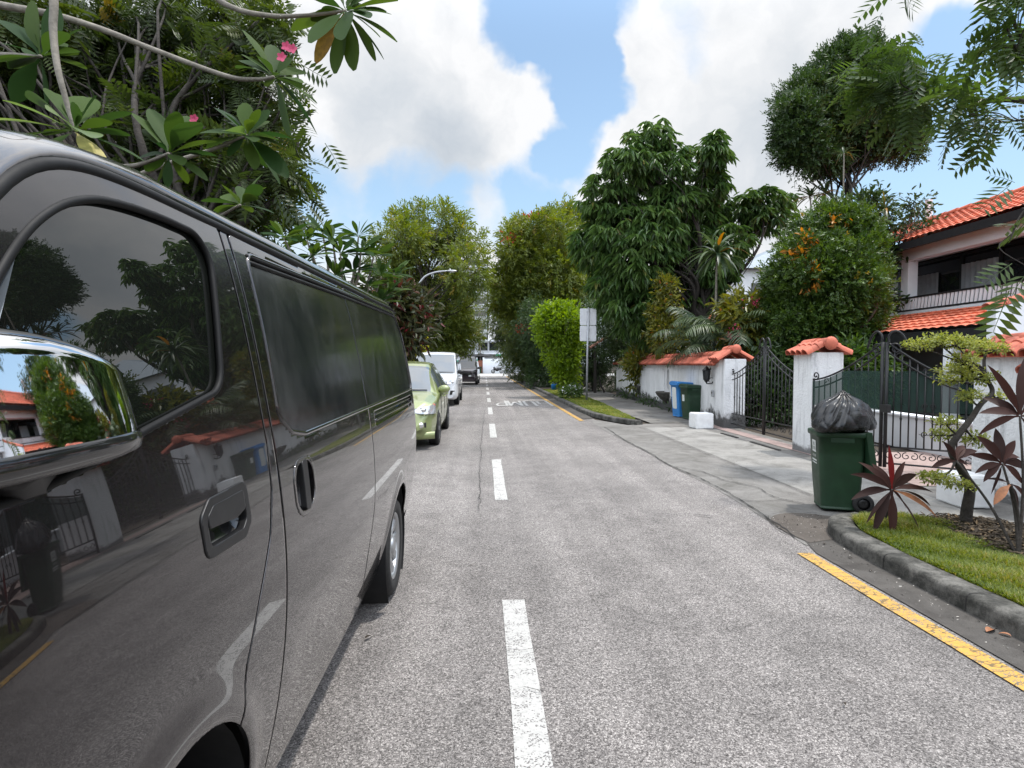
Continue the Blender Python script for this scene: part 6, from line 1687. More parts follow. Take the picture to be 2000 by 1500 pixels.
lob = [tuple(at_wall(s_, .28, .14)-at_wall(7.4, .25, 0))+(.25, .25, .16) for s_ in (6.3, 7.2, 7.6, 8.6, 10.6, 12.0, 4.0)]
make_crown('foliage', sp, M['leaf_dark'], lob, 90, 5, .13, .05, T_LEAF, 9, .08, .1, zmin=.02)
fs = thing('flowering_shrub', 'low white-flowered shrub on the verge at the foot of the sign pole', 'shrub', (3.62, 23.6, .09))
make_crown('foliage', fs, M['leaf_mid'], [(0, 0, .28, .42, .42, .28)], 120, 6, .12, .05, T_LEAF, 10, .07, .05, zmin=.02)
make_crown('blossom', fs, M['white_paint'], [(0, 0, .32, .42, .42, .28)], 22, 4, .05, .05, T_LEAF, 12, .03, .0, zmin=.1)
make_limbs('stems', fs, M['bark'], (0, 0, 0), [(0, 0, .28, .4, .4, .28)], np.zeros((0, 3)), 1, .025, (0, 0, .12), 0)

# ---- left side
tree('pinnate_tree', 'large feathery-leaved roadside tree filling the sky above the grey van', 'tree', (-6.3, 9.6, .09),
     LBs(11.5, [(60, 60, 90, 80), (180, 60, 80, 70), (300, 60, 90, 60), (430, 40, 80, 50), (505, 50, 45, 40), (90, 170, 90, 60), (230, 180, 90, 80), (350, 190, 90, 80), (450, 200, 70, 60), (535, 262, 38, 36), (585, 265, 14, 22), (410, 300, 80, 60), (500, 330, 70, 50), (300, 290, 70, 60), (540, 390, 45, 30), (450, 400, 70, 40), (-60, 90, 120, 120), (150, 300, 80, 60), (20, 250, 90, 60), (530, 130, 30, 30)], None, 1.3, 14),
     'leaf_left', 'barkdark', 41, n=1000, per=5, L=.46, W=.46, tmpl=pinnate(6, .42, .40, .30), r0=.24, fork=(-5.2, 10.2, 3.2), twigs=330, rt=.018, spread=.20, droop=.30, shell=.25, up=.7, out=.45)
tree('roadside_tree', 'airy yellow-green tree behind the street lamp, left of the road', 'tree', (-3.9, 36.5, .09),
     LBs(36, [(840, 440, 66, 36), (790, 470, 45, 34), (900, 470, 40, 36), (765, 520, 36, 36), (840, 520, 60, 36), (905, 530, 38, 42), (800, 580, 50, 36), (870, 600, 55, 40), (850, 660, 55, 36), (900, 650, 30, 36), (785, 640, 40, 40)], None, 1.8, 15),
     'leaf_yel', 'barkdark', 42, n=1300, per=6, L=.58, W=.36, tmpl=T_WHORL, r0=.26, fork=(-3.7, 36.2, 3.4), twigs=240, rt=.02, spread=.16, shell=.68, droop=.2)
tree('roadside_tree', 'bushy olive tree past the white van, between street lamp and white block', 'tree', (-5.2, 55, .09),
     LBs(55, [(872, 600, 36, 45), (888, 650, 26, 40), (850, 640, 45, 50), (870, 690, 40, 25), (905, 560, 14, 26)], None, 2, 16), 'leaf_hedge', 'barkdark', 43, n=1100, per=6, L=.50, W=.24, tmpl=T_WHORL, r0=.2, twigs=40, spread=.3)
tree('thin_tree', 'thin pale-trunked tree standing before the white block at the end of the road', 'tree', (-.6, 93.5, 0),
     LBs(94, [(938, 640, 16, 22), (930, 600, 14, 20), (945, 560, 14, 30), (935, 670, 14, 12)], None, .8, 17), 'leaf_hedge', 'barkgrey', 44, n=260, per=6, L=.45, W=.2, tmpl=T_WHORL, r0=.14, twigs=40, spread=.3)
tree('red_leaf_bush', 'bush with dull red and green leaves beyond the rear of the grey van', 'bush', (-3.9, 16, .09),
     LBs(16.5, [(770, 590, 38, 34), (810, 610, 34, 36), (790, 650, 40, 34), (740, 600, 40, 40), (750, 660, 45, 40)], None, .6, 18), 'leaf_red', 'barkdark', 45, n=620, per=6, L=.27, W=.09, tmpl=T_LANCE, r0=.06, twigs=40, spread=.15, droop=.2)
tree('golden_bush', 'golden yellow bush peeping out behind the grey van, over the green car roof', 'bush', (-4.2, 25.5, .09),
     LBs(25.5, [(800, 664, 24, 22), (815, 682, 14, 16), (785, 690, 28, 28)], None, .2, 19), 'leaf_gold', 'bark', 46, n=420, per=7, L=.17, W=.09, r0=.05, twigs=20, spread=.10, shell=.65)

def frangipani(root, base, rosettes, seed, pxlen=45, W=.075, flowers=()):
    """rosettes: (hub px, py, distance, branch points [(px,py,d)...], tips or count)"""
    rg = np.random.default_rng(seed); b0 = np.asarray(base)
    br = MB()
    for hx, hy, d, path, tips in rosettes:
        hub = at(hx, hy, d)-b0
        P = [at(*p)-b0 for p in path]+[hub]; P = curve(P, 8)
        br.tube(P, np.linspace(.034 if d < 5 else .04, .012, len(P))*(.62 if d < 5 else 1), 9)
        if isinstance(tips, int):
            tl = []
            for i in range(tips):
                a = i*2.399+rg.random()*.5; r_ = pxlen*(.75+.4*rg.random()); e = rg.random()*1.5-.55
                tl.append((hx+math.cos(a)*math.cos(e)*r_, hy-(math.sin(e)*.8+.15)*r_, math.sin(a)*math.cos(e)*r_*d/FPX, 'leaf'))
        else:
            tl = list(tips); r0_ = np.median([math.hypot(t_[0]-hx, t_[1]-hy) for t_ in tips])
            for i in range(9):
                a = i*2.399+rg.random(); e = rg.random()*1.5-.55; r_ = r0_*(.55+.4*rg.random())
                tl.append((hx+math.cos(a)*math.cos(e)*r_, hy-(math.sin(e)*.8+.1)*r_, math.sin(a)*math.cos(e)*r_*d/FPX, 'leaf'))
        groups = {}
        for t_ in tl:
            kind = t_[3] if len(t_) > 3 else 'leaf'; mb = groups.setdefault(kind, MB()); mb.tone = rg.random()
            dz = t_[2] if len(t_) > 2 else rg.normal()*.05
            tip = at(t_[0], t_[1], d+dz)-b0; v = tip-hub; L = float(np.linalg.norm(v))*1.04
            nn = np.array([0, 0, 1.0])+rg.normal(size=3)*.35-_F*.25
            aim = nrm(v)+np.array([0, 0, .16])
            big_leaf(mb, hub+nrm(v)*.015, aim, nn, L, min(W, L*.34)*(.85+.3*rg.random())*(.5 if kind == 'dry' else 1), .34, 0, .16, 'obl', 7, sw=.12)
        for kind, mb in groups.items():
            mb.build({'leaf': 'leaf_rosette', 'pale': 'pale_leaves', 'yellow': 'yellowed_leaf', 'dry': 'withered_leaf'}[kind], M[{'leaf': 'plumeria', 'pale': 'plumeria_pale', 'yellow': 'plumeria_yellow', 'dry': 'plumeria_dry'}[kind]], root)
    br.build('branches', M['barkgrey'], root)
    for fx_, fy_, d in flowers:
        c = at(fx_, fy_, d)-b0; mb = MB()
        for i in range(5):
            a = i*2*PI/5; ax = _Rt*math.cos(a)+_U*math.sin(a)-_F*.35; big_leaf(mb, c, ax, -_F, .026, .019, -.2, 0, .1, 'obl', 4, stalk=.02)
        mb.build('flower', M['pink_petal'], root)
base = (-3.05, 2.35, .09)
fr = thing('frangipani_tree', 'near frangipani tree with big leaves and pink flowers arching over the grey van', 'tree', base)
y_ = 'yellow'
frangipani(fr, base, [
    (676, 21, 3.0, [(-420, 360, 3.4), (60, -190, 3.2), (330, -70, 3.1), (440, 8, 3.05), (520, 30, 3.0), (600, 30, 3.0)],
     [(621, 114, .02, y_), (578, 55, .08), (657, 134, .0), (692, 128, -.04), (729, 110, .05), (744, 108, .12), (768, 76, .1), (736, 66, .2), (768, 0, .05), (672, 70, -.28), (590, -6, -.05), (640, -45, .1), (700, -60, .05), (745, -40, .15), (610, 78, -.2)]),
    (536, 150, 2.75, [(-450, 420, 3.2), (-150, -20, 2.9), (0, 10, 2.85), (100, 28, 2.8), (200, 58, 2.8), (300, 97, 2.8), (440, 148, 2.75), (500, 155, 2.75)],
     [(482, 66, .0), (508, 112, -.2), (533, 92, .1), (611, 196, .0), (599, 208, .1), (612, 251, -.05), (566, 252, -.1), (590, 139, .15), (470, 130, .2), (580, 168, .25)]),
    (482, 264, 3.4, [(-430, 420, 3.6), (60, 420, 3.7), (300, 330, 3.6), (420, 290, 3.5)],
     [(426, 212, .1), (398, 258, .0), (443, 253, -.3, 'pale'), (478, 205, .1), (504, 218, -.1), (520, 238, .1), (561, 268, .0), (558, 289, .0), (557, 340, .0), (542, 352, .1), (494, 324, -.1), (450, 300, .1), (520, 320, .2), (410, 285, .1)]),
    (470, 400, 3.9, [(-430, 450, 3.8), (120, 500, 4.1), (380, 440, 4.0)], 13),
    (330, 300, 2.9, [(-420, 440, 3.1), (60, 400, 3.1), (200, 335, 3.0), (270, 322, 2.95)],
     [(266, 226, .0), (300, 218, .1), (345, 225, -.15), (383, 240, -.2), (414, 276, .0), (413, 302, .1), (398, 347, .0), (328, 358, .0), (310, 350, .1), (290, 330, .1), (362, 352, .2), (366, 230, .2)]),
    (146, 256, 2.15, [(-420, 380, 2.8), (-60, -330, 2.5), (95, -90, 2.25), (105, 0, 2.2), (104, 60, 2.18), (112, 130, 2.15), (130, 200, 2.15)],
     [(22, 200, -.1, 'pale'), (-30, 232, -.15, 'pale'), (98, 216, -.2, 'pale'), (40, 268, .0), (96, 290, -.1), (176, 264, -.2, 'pale'), (245, 222, .1), (242, 262, .1), (270, 308, .1), (168, 190, .2), (60, 190, .15), (203, 318, -.1, 'dry'), (178, 306, -.12, 'dry'), (110, 180, .2)]),
    (80, 110, 2.6, [(-420, 400, 3.0), (-150, 150, 2.8), (-20, 110, 2.7)], [(10, 40, .1), (-10, 120, .0), (30, 190, .0), (90, 200, .1), (150, 60, .1), (110, 20, .1), (60, 10, .1), (160, 130, .2)]),
], 3, 66, .115, [(551, 113, 2.7), (572, 97, 2.72), (560, 92, 2.74), (380, 233, 2.95)])
mb = MB(); q0 = at(-420, 400, 3.1)-np.array(base); mb.tube(curve([(0, 0, -.1), (.05, .0, .5), (0, .05, 1.2), tuple(q0)], 6), np.linspace(.13, .05, 19), 10); mb.build('trunk', M['barkgrey'], fr)
base2 = tuple(at(650, 700, 9.0)*np.array([1, 1, 0])+np.array([-.6, 0, .09]))
fr2 = thing('frangipani_tree', 'second frangipani with upright leaf clusters, seen over the rear of the grey van', 'tree', base2)
hubs = [(555, 465, 8), (600, 470, 8.5), (612, 500, 8.2), (650, 470, 8.6), (665, 495, 8.4), (700, 462, 9), (705, 490, 8.8), (730, 500, 9.2), (745, 540, 9.4), (690, 530, 8.7), (655, 540, 8.3), (720, 560, 9.0), (760, 570, 9.6), (590, 520, 8.1), (770, 535, 10), (630, 455, 9), (680, 560, 9.2), (740, 590, 9.3)]
fk = [(640, 640, 9.0), (680, 640, 9.2)]
frangipani(fr2, base2, [(x, y, d, [(650+(i % 3)*12, 700, 9.0), ((x+650)/2+8*((i % 3)-1), (y+690)/2, (d+9)/2), ((x*3+650)/4+6, (y*3+690)/4+10, d)], 18) for i, (x, y, d) in enumerate(hubs)], 8, 44, .085)
mb = MB(); mb.tube([(.6, 0, -.1), (.62, 0, .5), (.6, .0, 1.6)], [.12, .09, .06], 10); mb.build('trunk', M['barkgrey'], fr2)
# hedge that closes the left verge behind the vehicles
tree('hedge', 'mixed dark hedge along the left verge behind the parked vehicles', 'hedge', (-6.2, 14, .09),
     [(-5.8, y, 1.1+.25*math.sin(y), .9, 1.7, 1.2) for y in np.arange(3, 34, 2.4)], 'leaf_hedge', 'barkdark', 47, n=1500, per=6, L=.24, W=.10, tmpl=T_WHORL, r0=.08, twigs=10, spread=.18)

# ---- overhanging tree at the top right
tree('overhanging_tree', 'feathery-leaved verge tree whose branches hang into the top right of the view', 'tree', (4.15, 2.2, .09),
     [LB(1695, 150, 8.6, 32, 24, None, 1.2), LB(1745, 165, 8.4, 38, 26, None, 1.1), LB(1800, 185, 8.2, 34, 20), LB(1860, 178, 8.0, 30, 20), LB(1905, 225, 7.6, 45, 18), LB(1975, 232, 7.4, 40, 20), LB(1960, 95, 6.8, 22, 20), LB(1996, 60, 6.6, 20, 34), LB(1988, 140, 6.8, 18, 18),
      LB(1996, 395, 6.6, 20, 18, None, .7), LB(1978, 455, 6.4, 16, 18, None, .7), LB(2008, 515, 6.2, 14, 20, None, .6), LB(1748, -4, 6.6, 16, 14, .15, .6), LB(1935, -12, 6.4, 34, 14), LB(2000, 20, 6.6, 24, 30, None, .6)],
     'leaf_over', 'barkdark', 51, n=66, per=4, L=.37, W=.37, tmpl=pinnate(6, .44, .40, .28), r0=.13, fork=(4.6, 3.2, 3.1), twigs=100, rt=.008, spread=.12, droop=.35, shell=.2, out=.5, up=.9,
     paths=[([(4.6, 3.2, 3.05), at(2150, 300, 6.4), at(2062, 218, 7.2), at(1985, 195, 7.5), at(1905, 197, 7.9), at(1830, 182, 8.2), at(1760, 175, 8.4), at(1700, 150, 8.7)], .06, .008),
            ([at(2062, 218, 7.2), at(2020, 150, 6.9), at(1985, 95, 6.7), at(1960, 40, 6.6)], .035, .007), ([(4.6, 3.2, 3.05), at(2130, 330, 6.2), at(2040, 380, 6.3), at(1995, 420, 6.5), at(1972, 470, 6.4)], .035, .007),
            ([at(2062, 218, 7.2), at(1990, 235, 7.4), at(1930, 240, 7.6)], .02, .006), ([at(2020, 150, 6.9), at(1930, -40, 6.5), at(1750, -30, 6.6)], .022, .006)])

# ---- trained small tree on the verge
bs = at(1885, 1027, 5.1); bs[2] = .10
bt = thing('trained_tree', 'small trained tree with twisted trunk and pale layered foliage pads on the verge mound', 'tree', tuple(bs))
TP = [bs-np.array([0, 0, .08])]+[at(*p) for p in ((1888, 1000, 5.1), (1894, 955, 5.1), (1882, 925, 5.08), (1858, 880, 5.05), (1868, 855, 5.05), (1895, 820, 5.08), (1915, 790, 5.1), (1938, 765, 5.15), (1925, 735, 5.15), (1922, 705, 5.2), (1926, 688, 5.2))]
TPc = curve(TP, 7)-bs
mb = MB(); mb.tube(TPc, np.r_[np.linspace(.052, .030, 30), np.linspace(.030, .010, len(TPc)-30)], 10)
pads = [(1795, 672, 26, 9), (1830, 664, 26, 9), (1868, 668, 30, 11), (1910, 676, 34, 11), (1945, 680, 22, 8), (1880, 700, 24, 9), (1866, 722, 32, 9), (1915, 738, 28, 10), (1850, 742, 20, 7), (1896, 772, 28, 8), (1845, 822, 22, 9), (1848, 848, 28, 11), (1906, 858, 22, 13), (1826, 932, 32, 9), (1875, 945, 24, 8), (1950, 775, 18, 6)]
rg = np.random.default_rng(4); lobs = []
for i, (px, py, rx, ry) in enumerate(pads):
    c = at(px, py, 5.12+rg.normal()*.10)-bs; j = int(np.argmin(np.linalg.norm(TPc+np.array([0, 0, .05])-c, axis=1))); s0 = TPc[j]
    m1 = (s0+c)/2+np.array([0, rg.normal()*.03, -.02]); mb.tube(curve([s0, m1, c-np.array([0, 0, .02])], 5), np.linspace(.012, .004, 11), 6)
    for k_ in range(7):
        e = c+np.array([rg.normal()*rx*.5*5.1/FPX, rg.normal()*.06, -.01]); mb.tube(curve([m1+(c-m1)*.6, (m1+e)/2*.3+e*.7+np.array([0, 0, -.008]), e], 3), np.linspace(.005, .002, 7), 5, cap=False)
    lobs.append((*c, rx*5.1/FPX, rx*.9*5.1/FPX, ry*5.1/FPX*.8))
mb.build('trunk', M['barkdark'], bt)
make_crown('foliage_pads', bt, M['leaf_bonsai'], lobs, 900, 5, .030, .018, T_LEAF, 6, .016, -.1, 1.6, .25, zmin=-2, out=.5)
# mound of leaf litter
mb = MB(); G = [[(4.36+r_*.52*math.cos(a), 4.42+r_*.80*math.sin(a), .088+.10*(1-r_)**.8*(1 if r_ < 1 else 0)+.006*math.sin(7*a+9*r_)) for a in np.linspace(0, 2*PI, 33)[:-1]] for r_ in np.linspace(0.01, 1, 9)]
mb.grid(np.array(G)[:, ::1], 0, True, True); o = mb.build('mulch_mound', M['soil']); o['kind'] = 'structure'
rg = np.random.default_rng(9); m_ = 2600; rr = rg.random(m_)**.5*1.08; aa = rg.random(m_)*2*PI
P = np.c_[4.36+rr*.52*np.cos(aa), 4.42+rr*.80*np.sin(aa), .092+.10*np.clip(1-rr, 0, 1)**.8+rg.random(m_)*.01]
A = np.c_[rg.normal(size=(m_, 2)), rg.normal(size=m_)*.25]; V, Fq, nf = leaves(P, A, np.array([0, 0, 1.0])+.35*rg.normal(size=(m_, 3)), .035+.035*rg.random(m_), .016+.012*rg.random(m_), T_LEAF)
o = link('leaf_litter', fast_mesh('leaf_litter', V, Fq, False, np.repeat(rg.random(m_), nf)), M['mulch']); o['kind'] = 'stuff'

# cordylines
def cordyline(label, base, heads, W=.085, seed=1):
    b0 = np.asarray(base, float); root = thing('cordyline', label, 'cordyline', tuple(b0), group='dark red cordylines on the verge'); rg = np.random.default_rng(seed); st = MB()
    for hx, hy, d, tips in heads:
        h = at(hx, hy, d)-b0; mb = MB(); mt = MB()
        for t_ in tips:
            tip = at(t_[0], t_[1], d+(t_[2] if len(t_) > 2 else rg.normal()*.06))-b0; v = tip-h; L = float(np.linalg.norm(v))*1.05
            tgt = mt if len(t_) > 3 else mb
            mb.tone = .97 if (len(t_) > 3 and t_[3] == 'red') else rg.random()*.85
            tgt = mb if len(t_) <= 3 or t_[3] == 'red' else mt
            nn = -_F*.8+np.array([0, 0, .5])+rg.normal(size=3)*.4
            big_leaf(tgt, h+nrm(v)*.008, nrm(v)+np.array([0, 0, .22]), nn, L, W*(.75+.4*rg.random())*min(1.15, .5+L/.5), .75, 0, .22, 'lance', 9, stalk=.13, sw=.24)
        mb.build('leaf_rosette', M['cordyline'], root)
        if mt.n: mt.build('browning_leaf', M['cordyline_tip'], root)
        side = np.array([.05, .02, 0])
        st.tube(curve([(0, 0, -.03), h*.5+side, h], 7), np.linspace(.012, .008, 15), 7)
    st.build('stem', M['barkdark'], root)
cordyline('dark red cordyline with a splayed leaf rosette in front of the wheelie bin', (3.62, 5.02, .095), [
    (1742, 957, 5.0, [(1738, 876, .0, 'red'), (1763, 898, .1), (1690, 898, .05), (1672, 912, -.05), (1664, 962, .0), (1690, 1012, -.1), (1704, 1034, -.1), (1743, 1048, -.12), (1803, 1036, -.1), (1820, 946, .05), (1785, 916, .1), (1818, 972, .1), (1834, 996, .02, 'brown'), (1712, 905, .12), (1770, 985, -.2)])], .064, 2)
cordyline('taller dark red cordyline clump at the right edge of the verge', tuple(gnd(1990, 1085, .1)), [
    (1992, 812, 4.5, [(1944, 712, .0), (2000, 700, .1), (1918, 795, .05), (1910, 836, .0), (1965, 745, .1), (2040, 760, 0), (2050, 830, .1), (1930, 770, .15), (2030, 880, .1)]),
    (1958, 905, 4.45, [(1918, 848, .0), (1948, 838, .1), (1978, 858, .05), (1905, 915, .0), (1920, 935, .0), (2010, 905, .1), (1990, 880, .15), (1900, 880, .1), (2000, 940, 0), (1935, 960, .1)]),
    (1868, 900, 4.7, [(1848, 862, .0), (1890, 905, .05), (1905, 870, .1), (1820, 905, .0), (1880, 865, .1)]),
    (1975, 945, 4.4, [(1940, 980, .0, 'brown'), (2010, 975, .05), (1925, 930, .1), (1990, 990, 0)])], .07, 5)

# a few fallen leaves in the gutter and on the road
k_ = 0
for px, py, s_, rz in ((1935, 1232, .09, .4), (1962, 1240, .06, 2.2), (1610, 1062, .05, 1.0), (1660, 1090, .04, 2.0), (1592, 1030, .04, .3), (1700, 1115, .035, 1.4), (720, 1245, .05, .8), (1650, 1375, .03, 1.1)):
    p = gnd(px, py, .012); mb = MB(); big_leaf(mb, (-s_/2, 0, .004), (1, 0, .35), (0, 0, 1), s_, s_*.42, .8, 0, .5, 'lance', 5, stalk=.02)
    o = mb.build('fallen_leaf', M['cordyline_tip' if k_ < 2 else 'mulch'], None); o.location = tuple(p); o.rotation_euler = (0, 0, rz)
    tag(o, 'large curled brown leaf lying in the near gutter' if k_ == 0 else 'small dry fallen leaf on the road surface near the kerb' if k_ != 6 else 'single fallen leaf on the road behind the van wheel', 'leaf', 'fallen leaves'); k_ += 1
# ------------------------------------------------------------------ buildings
def tiled_slope(mb, e0, e1, r0, r1, row=.36, wave=.23, amp=.026, mat=0):
    """clay-tile slope: eave e0->e1, ridge r0->r1"""
    e0, e1, r0, r1 = [np.array(p, float) for p in (e0, e1, r0, r1)]
    Lw = np.linalg.norm(e1-e0); H = np.linalg.norm(r0-e0); nr_ = max(2, int(H/row)); nc = int(Lw/wave)*6
    up = nrm(np.cross(e1-e0, r0-e0)); up = up if up[2] > 0 else -up
    us = np.linspace(0, 1, nc+1); rows = []
    for i in range(nr_):
        for f, lift in ((0.0, .036), (1.0, .0)):
            v = (i+f)/nr_; base = e0[None]*(1-us)[:, None]*(1-v)+e1[None]*us[:, None]*(1-v)+r0[None]*(1-us)[:, None]*v+r1[None]*us[:, None]*v
            rows.append(base+up*(lift+amp*np.abs(np.sin(us*Lw/wave*PI))[:, None]))
    G = np.array(rows); mb.grid(G, mat, False)
hs = thing('terraced_house', 'two-storey white house with orange tiled roofs and a shaded upper balcony', 'house', (13.0, 11.4, 0))
Y0, Y1 = -2.0, 9.8       # local y; local x: 0 at the facade, negative towards the street
mb = MB()
mb.box((3.2, (Y0+Y1)/2, 1.5), (5.4, Y1-Y0, 3.0))
mb.build('ground_floor', M['greywall'], hs)
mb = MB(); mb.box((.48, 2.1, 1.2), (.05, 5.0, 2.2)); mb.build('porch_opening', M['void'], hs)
mb = MB(); mb.box((-.1, 8.55, 1.5), (1.2, 2.4, 3.0)); mb.build('side_wall', M['greywall'], hs)
# upper floor: set back behind the balcony
mb = MB(); mb.box((3.5, (Y0+Y1)/2, 4.1), (4.4, Y1-Y0, 2.1)); mb.build('upper_floor', M['greywall'], hs)
mb = MB(); mb.box((1.27, 3.6, 3.98), (.04, 8.6, 1.80)); mb.build('window_wall', M['house_glass'], hs)
def curtain(y0, y1, z0, z1, gather):
    mb = MB(); ys_ = np.linspace(y0, y1, 40); G = []
    for z in np.linspace(z0, z1, 8):
        f = (z-z0)/(z1-z0); c_ = y0 if gather > 0 else y1
        G.append([(1.20+.035*math.sin(y*34), c_+(y-c_)*(1-abs(gather)*(1-f)), z) for y in ys_])
    mb.grid(np.array(G), 0, True); return mb.build('curtain', M['curtain'], hs)
M['curtain'] = pmat('sheer_curtain', (.36, .36, .37), .9, var=.1)
curtain(3.9, 5.1, 3.1, 4.5, 0); curtain(6.0, 7.0, 3.1, 4.4, 0); curtain(.9, 1.9, 3.1, 4.7, .5)
mb = MB()
for y in (-.5, 1.2, 2.9, 3.85, 5.15, 7.1): mb.box((1.22, y, 3.95), (.06, .06, 1.75))
mb.box((1.22, 3.5, 4.80), (.06, 8.5, .06)); mb.build('window_frame', M['black'], hs)
for y in (-1.6, 5.42, 9.4):
    mb = MB(); mb.box((-.18, y, 3.95), (.30, .30, 1.95), bev=.01); mb.build('column', M['wallpaint'], hs)
mb = MB(); mb.box((-.18, (Y0+Y1)/2, 4.80), (.34, Y1-Y0-.01, .36), bev=.01); mb.build('lintel_beam', M['wallpaint'], hs)
mb = MB(); mb.box((.55, (Y0+Y1)/2, 2.96), (1.9, Y1-Y0-.02, .26)); mb.build('balcony_slab', M['wallpaint'], hs)
mb = MB(); mb.box((-.36, 3.0, 3.50), (.05, 9.4, .05)); mb.box((-.36, 3.0, 3.13), (.05, 9.4, .04)); mb.build('balcony_rail', M['iron'], hs)
mb = MB()
for y in np.arange(-1.6, 7.65, .13): mb.box((-.36, y, 3.31), (.025, .075, .33), rot=Euler((.14, 0, 0)))
o = mb.build('balusters', M['wallpaint'], hs); o['kind'] = 'stuff'
mb = MB(); tiled_slope(mb, (-.75, Y0-.4, 5.12), (-.75, Y1+.3, 5.12), (2.4, Y0-.4, 6.48), (2.4, Y1+.3, 6.48)); tiled_slope(mb, (5.6, Y1+.3, 5.12), (5.6, Y0-.4, 5.12), (2.4, Y1+.3, 6.48), (2.4, Y0-.4, 6.48))
for i in range(26): barrel(mb, (2.4, Y0-.4+i*.48, 6.50), (2.4, Y0+.12+i*.48, 6.49), .12, .10)
mb.build('roof', M['rooftile'], hs)
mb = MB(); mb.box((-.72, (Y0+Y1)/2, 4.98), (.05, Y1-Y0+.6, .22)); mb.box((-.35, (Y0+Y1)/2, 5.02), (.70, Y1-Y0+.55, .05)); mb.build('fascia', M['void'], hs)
# lean-to porch roof
mb = MB(); tiled_slope(mb, (-3.0, -.42, 2.30), (-3.0, 8.2, 2.30), (-.52, -.42, 2.98), (-.52, 8.2, 2.98), .34, .25, .03); mb.build('porch_roof', M['rooftile'], hs)
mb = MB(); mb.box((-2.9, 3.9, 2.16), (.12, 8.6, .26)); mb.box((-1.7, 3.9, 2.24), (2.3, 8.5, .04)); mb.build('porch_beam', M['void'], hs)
for y in (.6, 7.8):
    mb = MB(); mb.box((-2.85, y, 1.0), (.22, .22, 2.06)); mb.build('porch_post', M['wallpaint'], hs)
# party wall stepping down to the street with tile trim
mb = MB(); P = [(-3.05, 0), (-3.05, 2.62), (-1.9, 2.95), (-.5, 3.40), (-.5, 4.2), (.2, 4.2), (.2, 0)]
V = [(x, -.46, z) for x, z in P]+[(x, -.66, z) for x, z in P]; n = len(P); mb.add(V, [tuple(range(n)), tuple(range(2*n-1, n-1, -1))]+[(i, n+i, n+(i+1) % n, (i+1) % n) for i in range(n)])
mb.box((-.45, .05, 3.36), (.34, 1.0, .46), bev=.01); mb.build('party_wall', M['wallpaint'], hs)
mb = MB()
for a, b in (((-3.15, -.56, 2.62), (-1.9, -.56, 2.97)), ((-1.95, -.56, 2.96), (-.5, -.56, 3.44))):
    a = np.array(a); b = np.array(b)
    for i in range(4): barrel(mb, a+(b-a)*(i/4), a+(b-a)*((i+1)/4+.03), .12, .10)
mb.build('wall_coping', M['tile'], hs)
mb = MB(); mb.box((2.9, 8.6, 6.6), (.16, .16, 1.6)); mb.build('vent_pipe', M['wallpaint'], hs)

lw = thing('low_wall', 'low pale grey planter wall inside the green-netted gate', 'wall', (7.75, 9.6, 0), rz=-.05)
mb = MB(); mb.box((0, 0, .29), (.16, 5.0, .60), bev=.012); mb.build('wall_face', M['greywall'], lw)
mb = MB(); mb.box((0, 0, .605), (.24, 5.05, .04), bev=.008); mb.build('coping', M['wallpaint'], lw)

# house glimpsed behind the mango tree
p = at(1490, 700, 40)
hb = thing('pale_house', 'pale house with blue-grey roof glimpsed between the mango and the clipped tree', 'house', (p[0], p[1], 0))
mb = MB(); mb.box((0, 0, 3.7), (7, 8, 7.6)); mb.build('walls', M['wallpaint'], hb)
M['greyroof'] = pmat('blue_grey_roof', (.20, .24, .28), .6, var=.1)
mb = MB(); mb.add([(-4, -4.6, 7.4), (4, -4.6, 7.4), (4, 4.6, 7.4), (-4, 4.6, 7.4), (0.5, -2, 9.5), (.5, 2, 9.5)], [(0, 1, 4), (1, 2, 5, 4), (2, 3, 5), (3, 0, 4, 5), (3, 2, 1, 0)]); mb.build('roof', M['greyroof'], hb)
mb = MB(); mb.box((-3.52, -1.0, 6.0), (.06, 1.6, 1.1)); mb.box((-2.0, -4.02, 6.0), (1.6, .06, 1.1)); mb.build('window', M['house_glass'], hb)
mb = MB(); tiled_slope(mb, (-4.6, -5.2, 4.3), (-4.6, 3, 4.3), (-3.5, -5.2, 5.0), (-3.5, 3, 5.0)); mb.build('awning_roof', M['rooftile'], hb)

# end of the road
bw = thing('white_wall', 'white boundary wall with a brown gate facing the end of the road', 'wall', (0, 92.0, 0))
mb = MB(); mb.box((-9, 0, 1.1), (15.6, .2, 2.25)); mb.box((2.35, 0, 1.15), (5.0, .2, 2.35)); mb.box((5.6, .05, .95), (1.5, .2, 1.9)); mb.build('wall_face', M['wallpaint'], bw)
mb = MB()
for x in (-1.25, -.12, 4.85, 6.4): mb.box((x, -.05, 1.25), (.26, .36, 2.55), bev=.02)
mb.build('posts', M['wallpaint'], bw)
mb = MB(); mb.box((-.70, .02, 1.05), (.86, .08, 2.0)); mb.build('gate', pmat('brown_timber_gate', (.22, .075, .04), .6, var=.2), bw)
dbn = thing('wheelie_bin', 'small dark green bin before the brown gate at the far wall', 'bin', (-.75, 91.2, 0), rz=PI/2); bin_body(dbn, .6, .6, 1.0, 'bin_green'); bin_lid(dbn, .6, .56, 1.0, 'bin_green', .02)
ch = thing('corner_house', 'low grey house with deep flat eaves behind the white end wall', 'house', (0, 97, 0))
mb = MB(); mb.box((-.5, 3, 2.6), (9, 6, 5.2)); mb.build('walls', M['greywall'], ch)
mb = MB(); mb.box((0, -.6, 3.2), (9.6, 3.2, .22)); mb.box((-1.5, 1.0, 5.4), (9, 5, .3)); mb.build('eaves', M['wallpaint'], ch)
mb = MB()
for x in (-3.3, -.2, 1.6): mb.box((x, -.03, 4.4), (1.5, .08, 1.3))
mb.box((-1.6, -.05, 1.6), (3, .08, 2.6)); mb.build('window', M['house_glass'], ch)
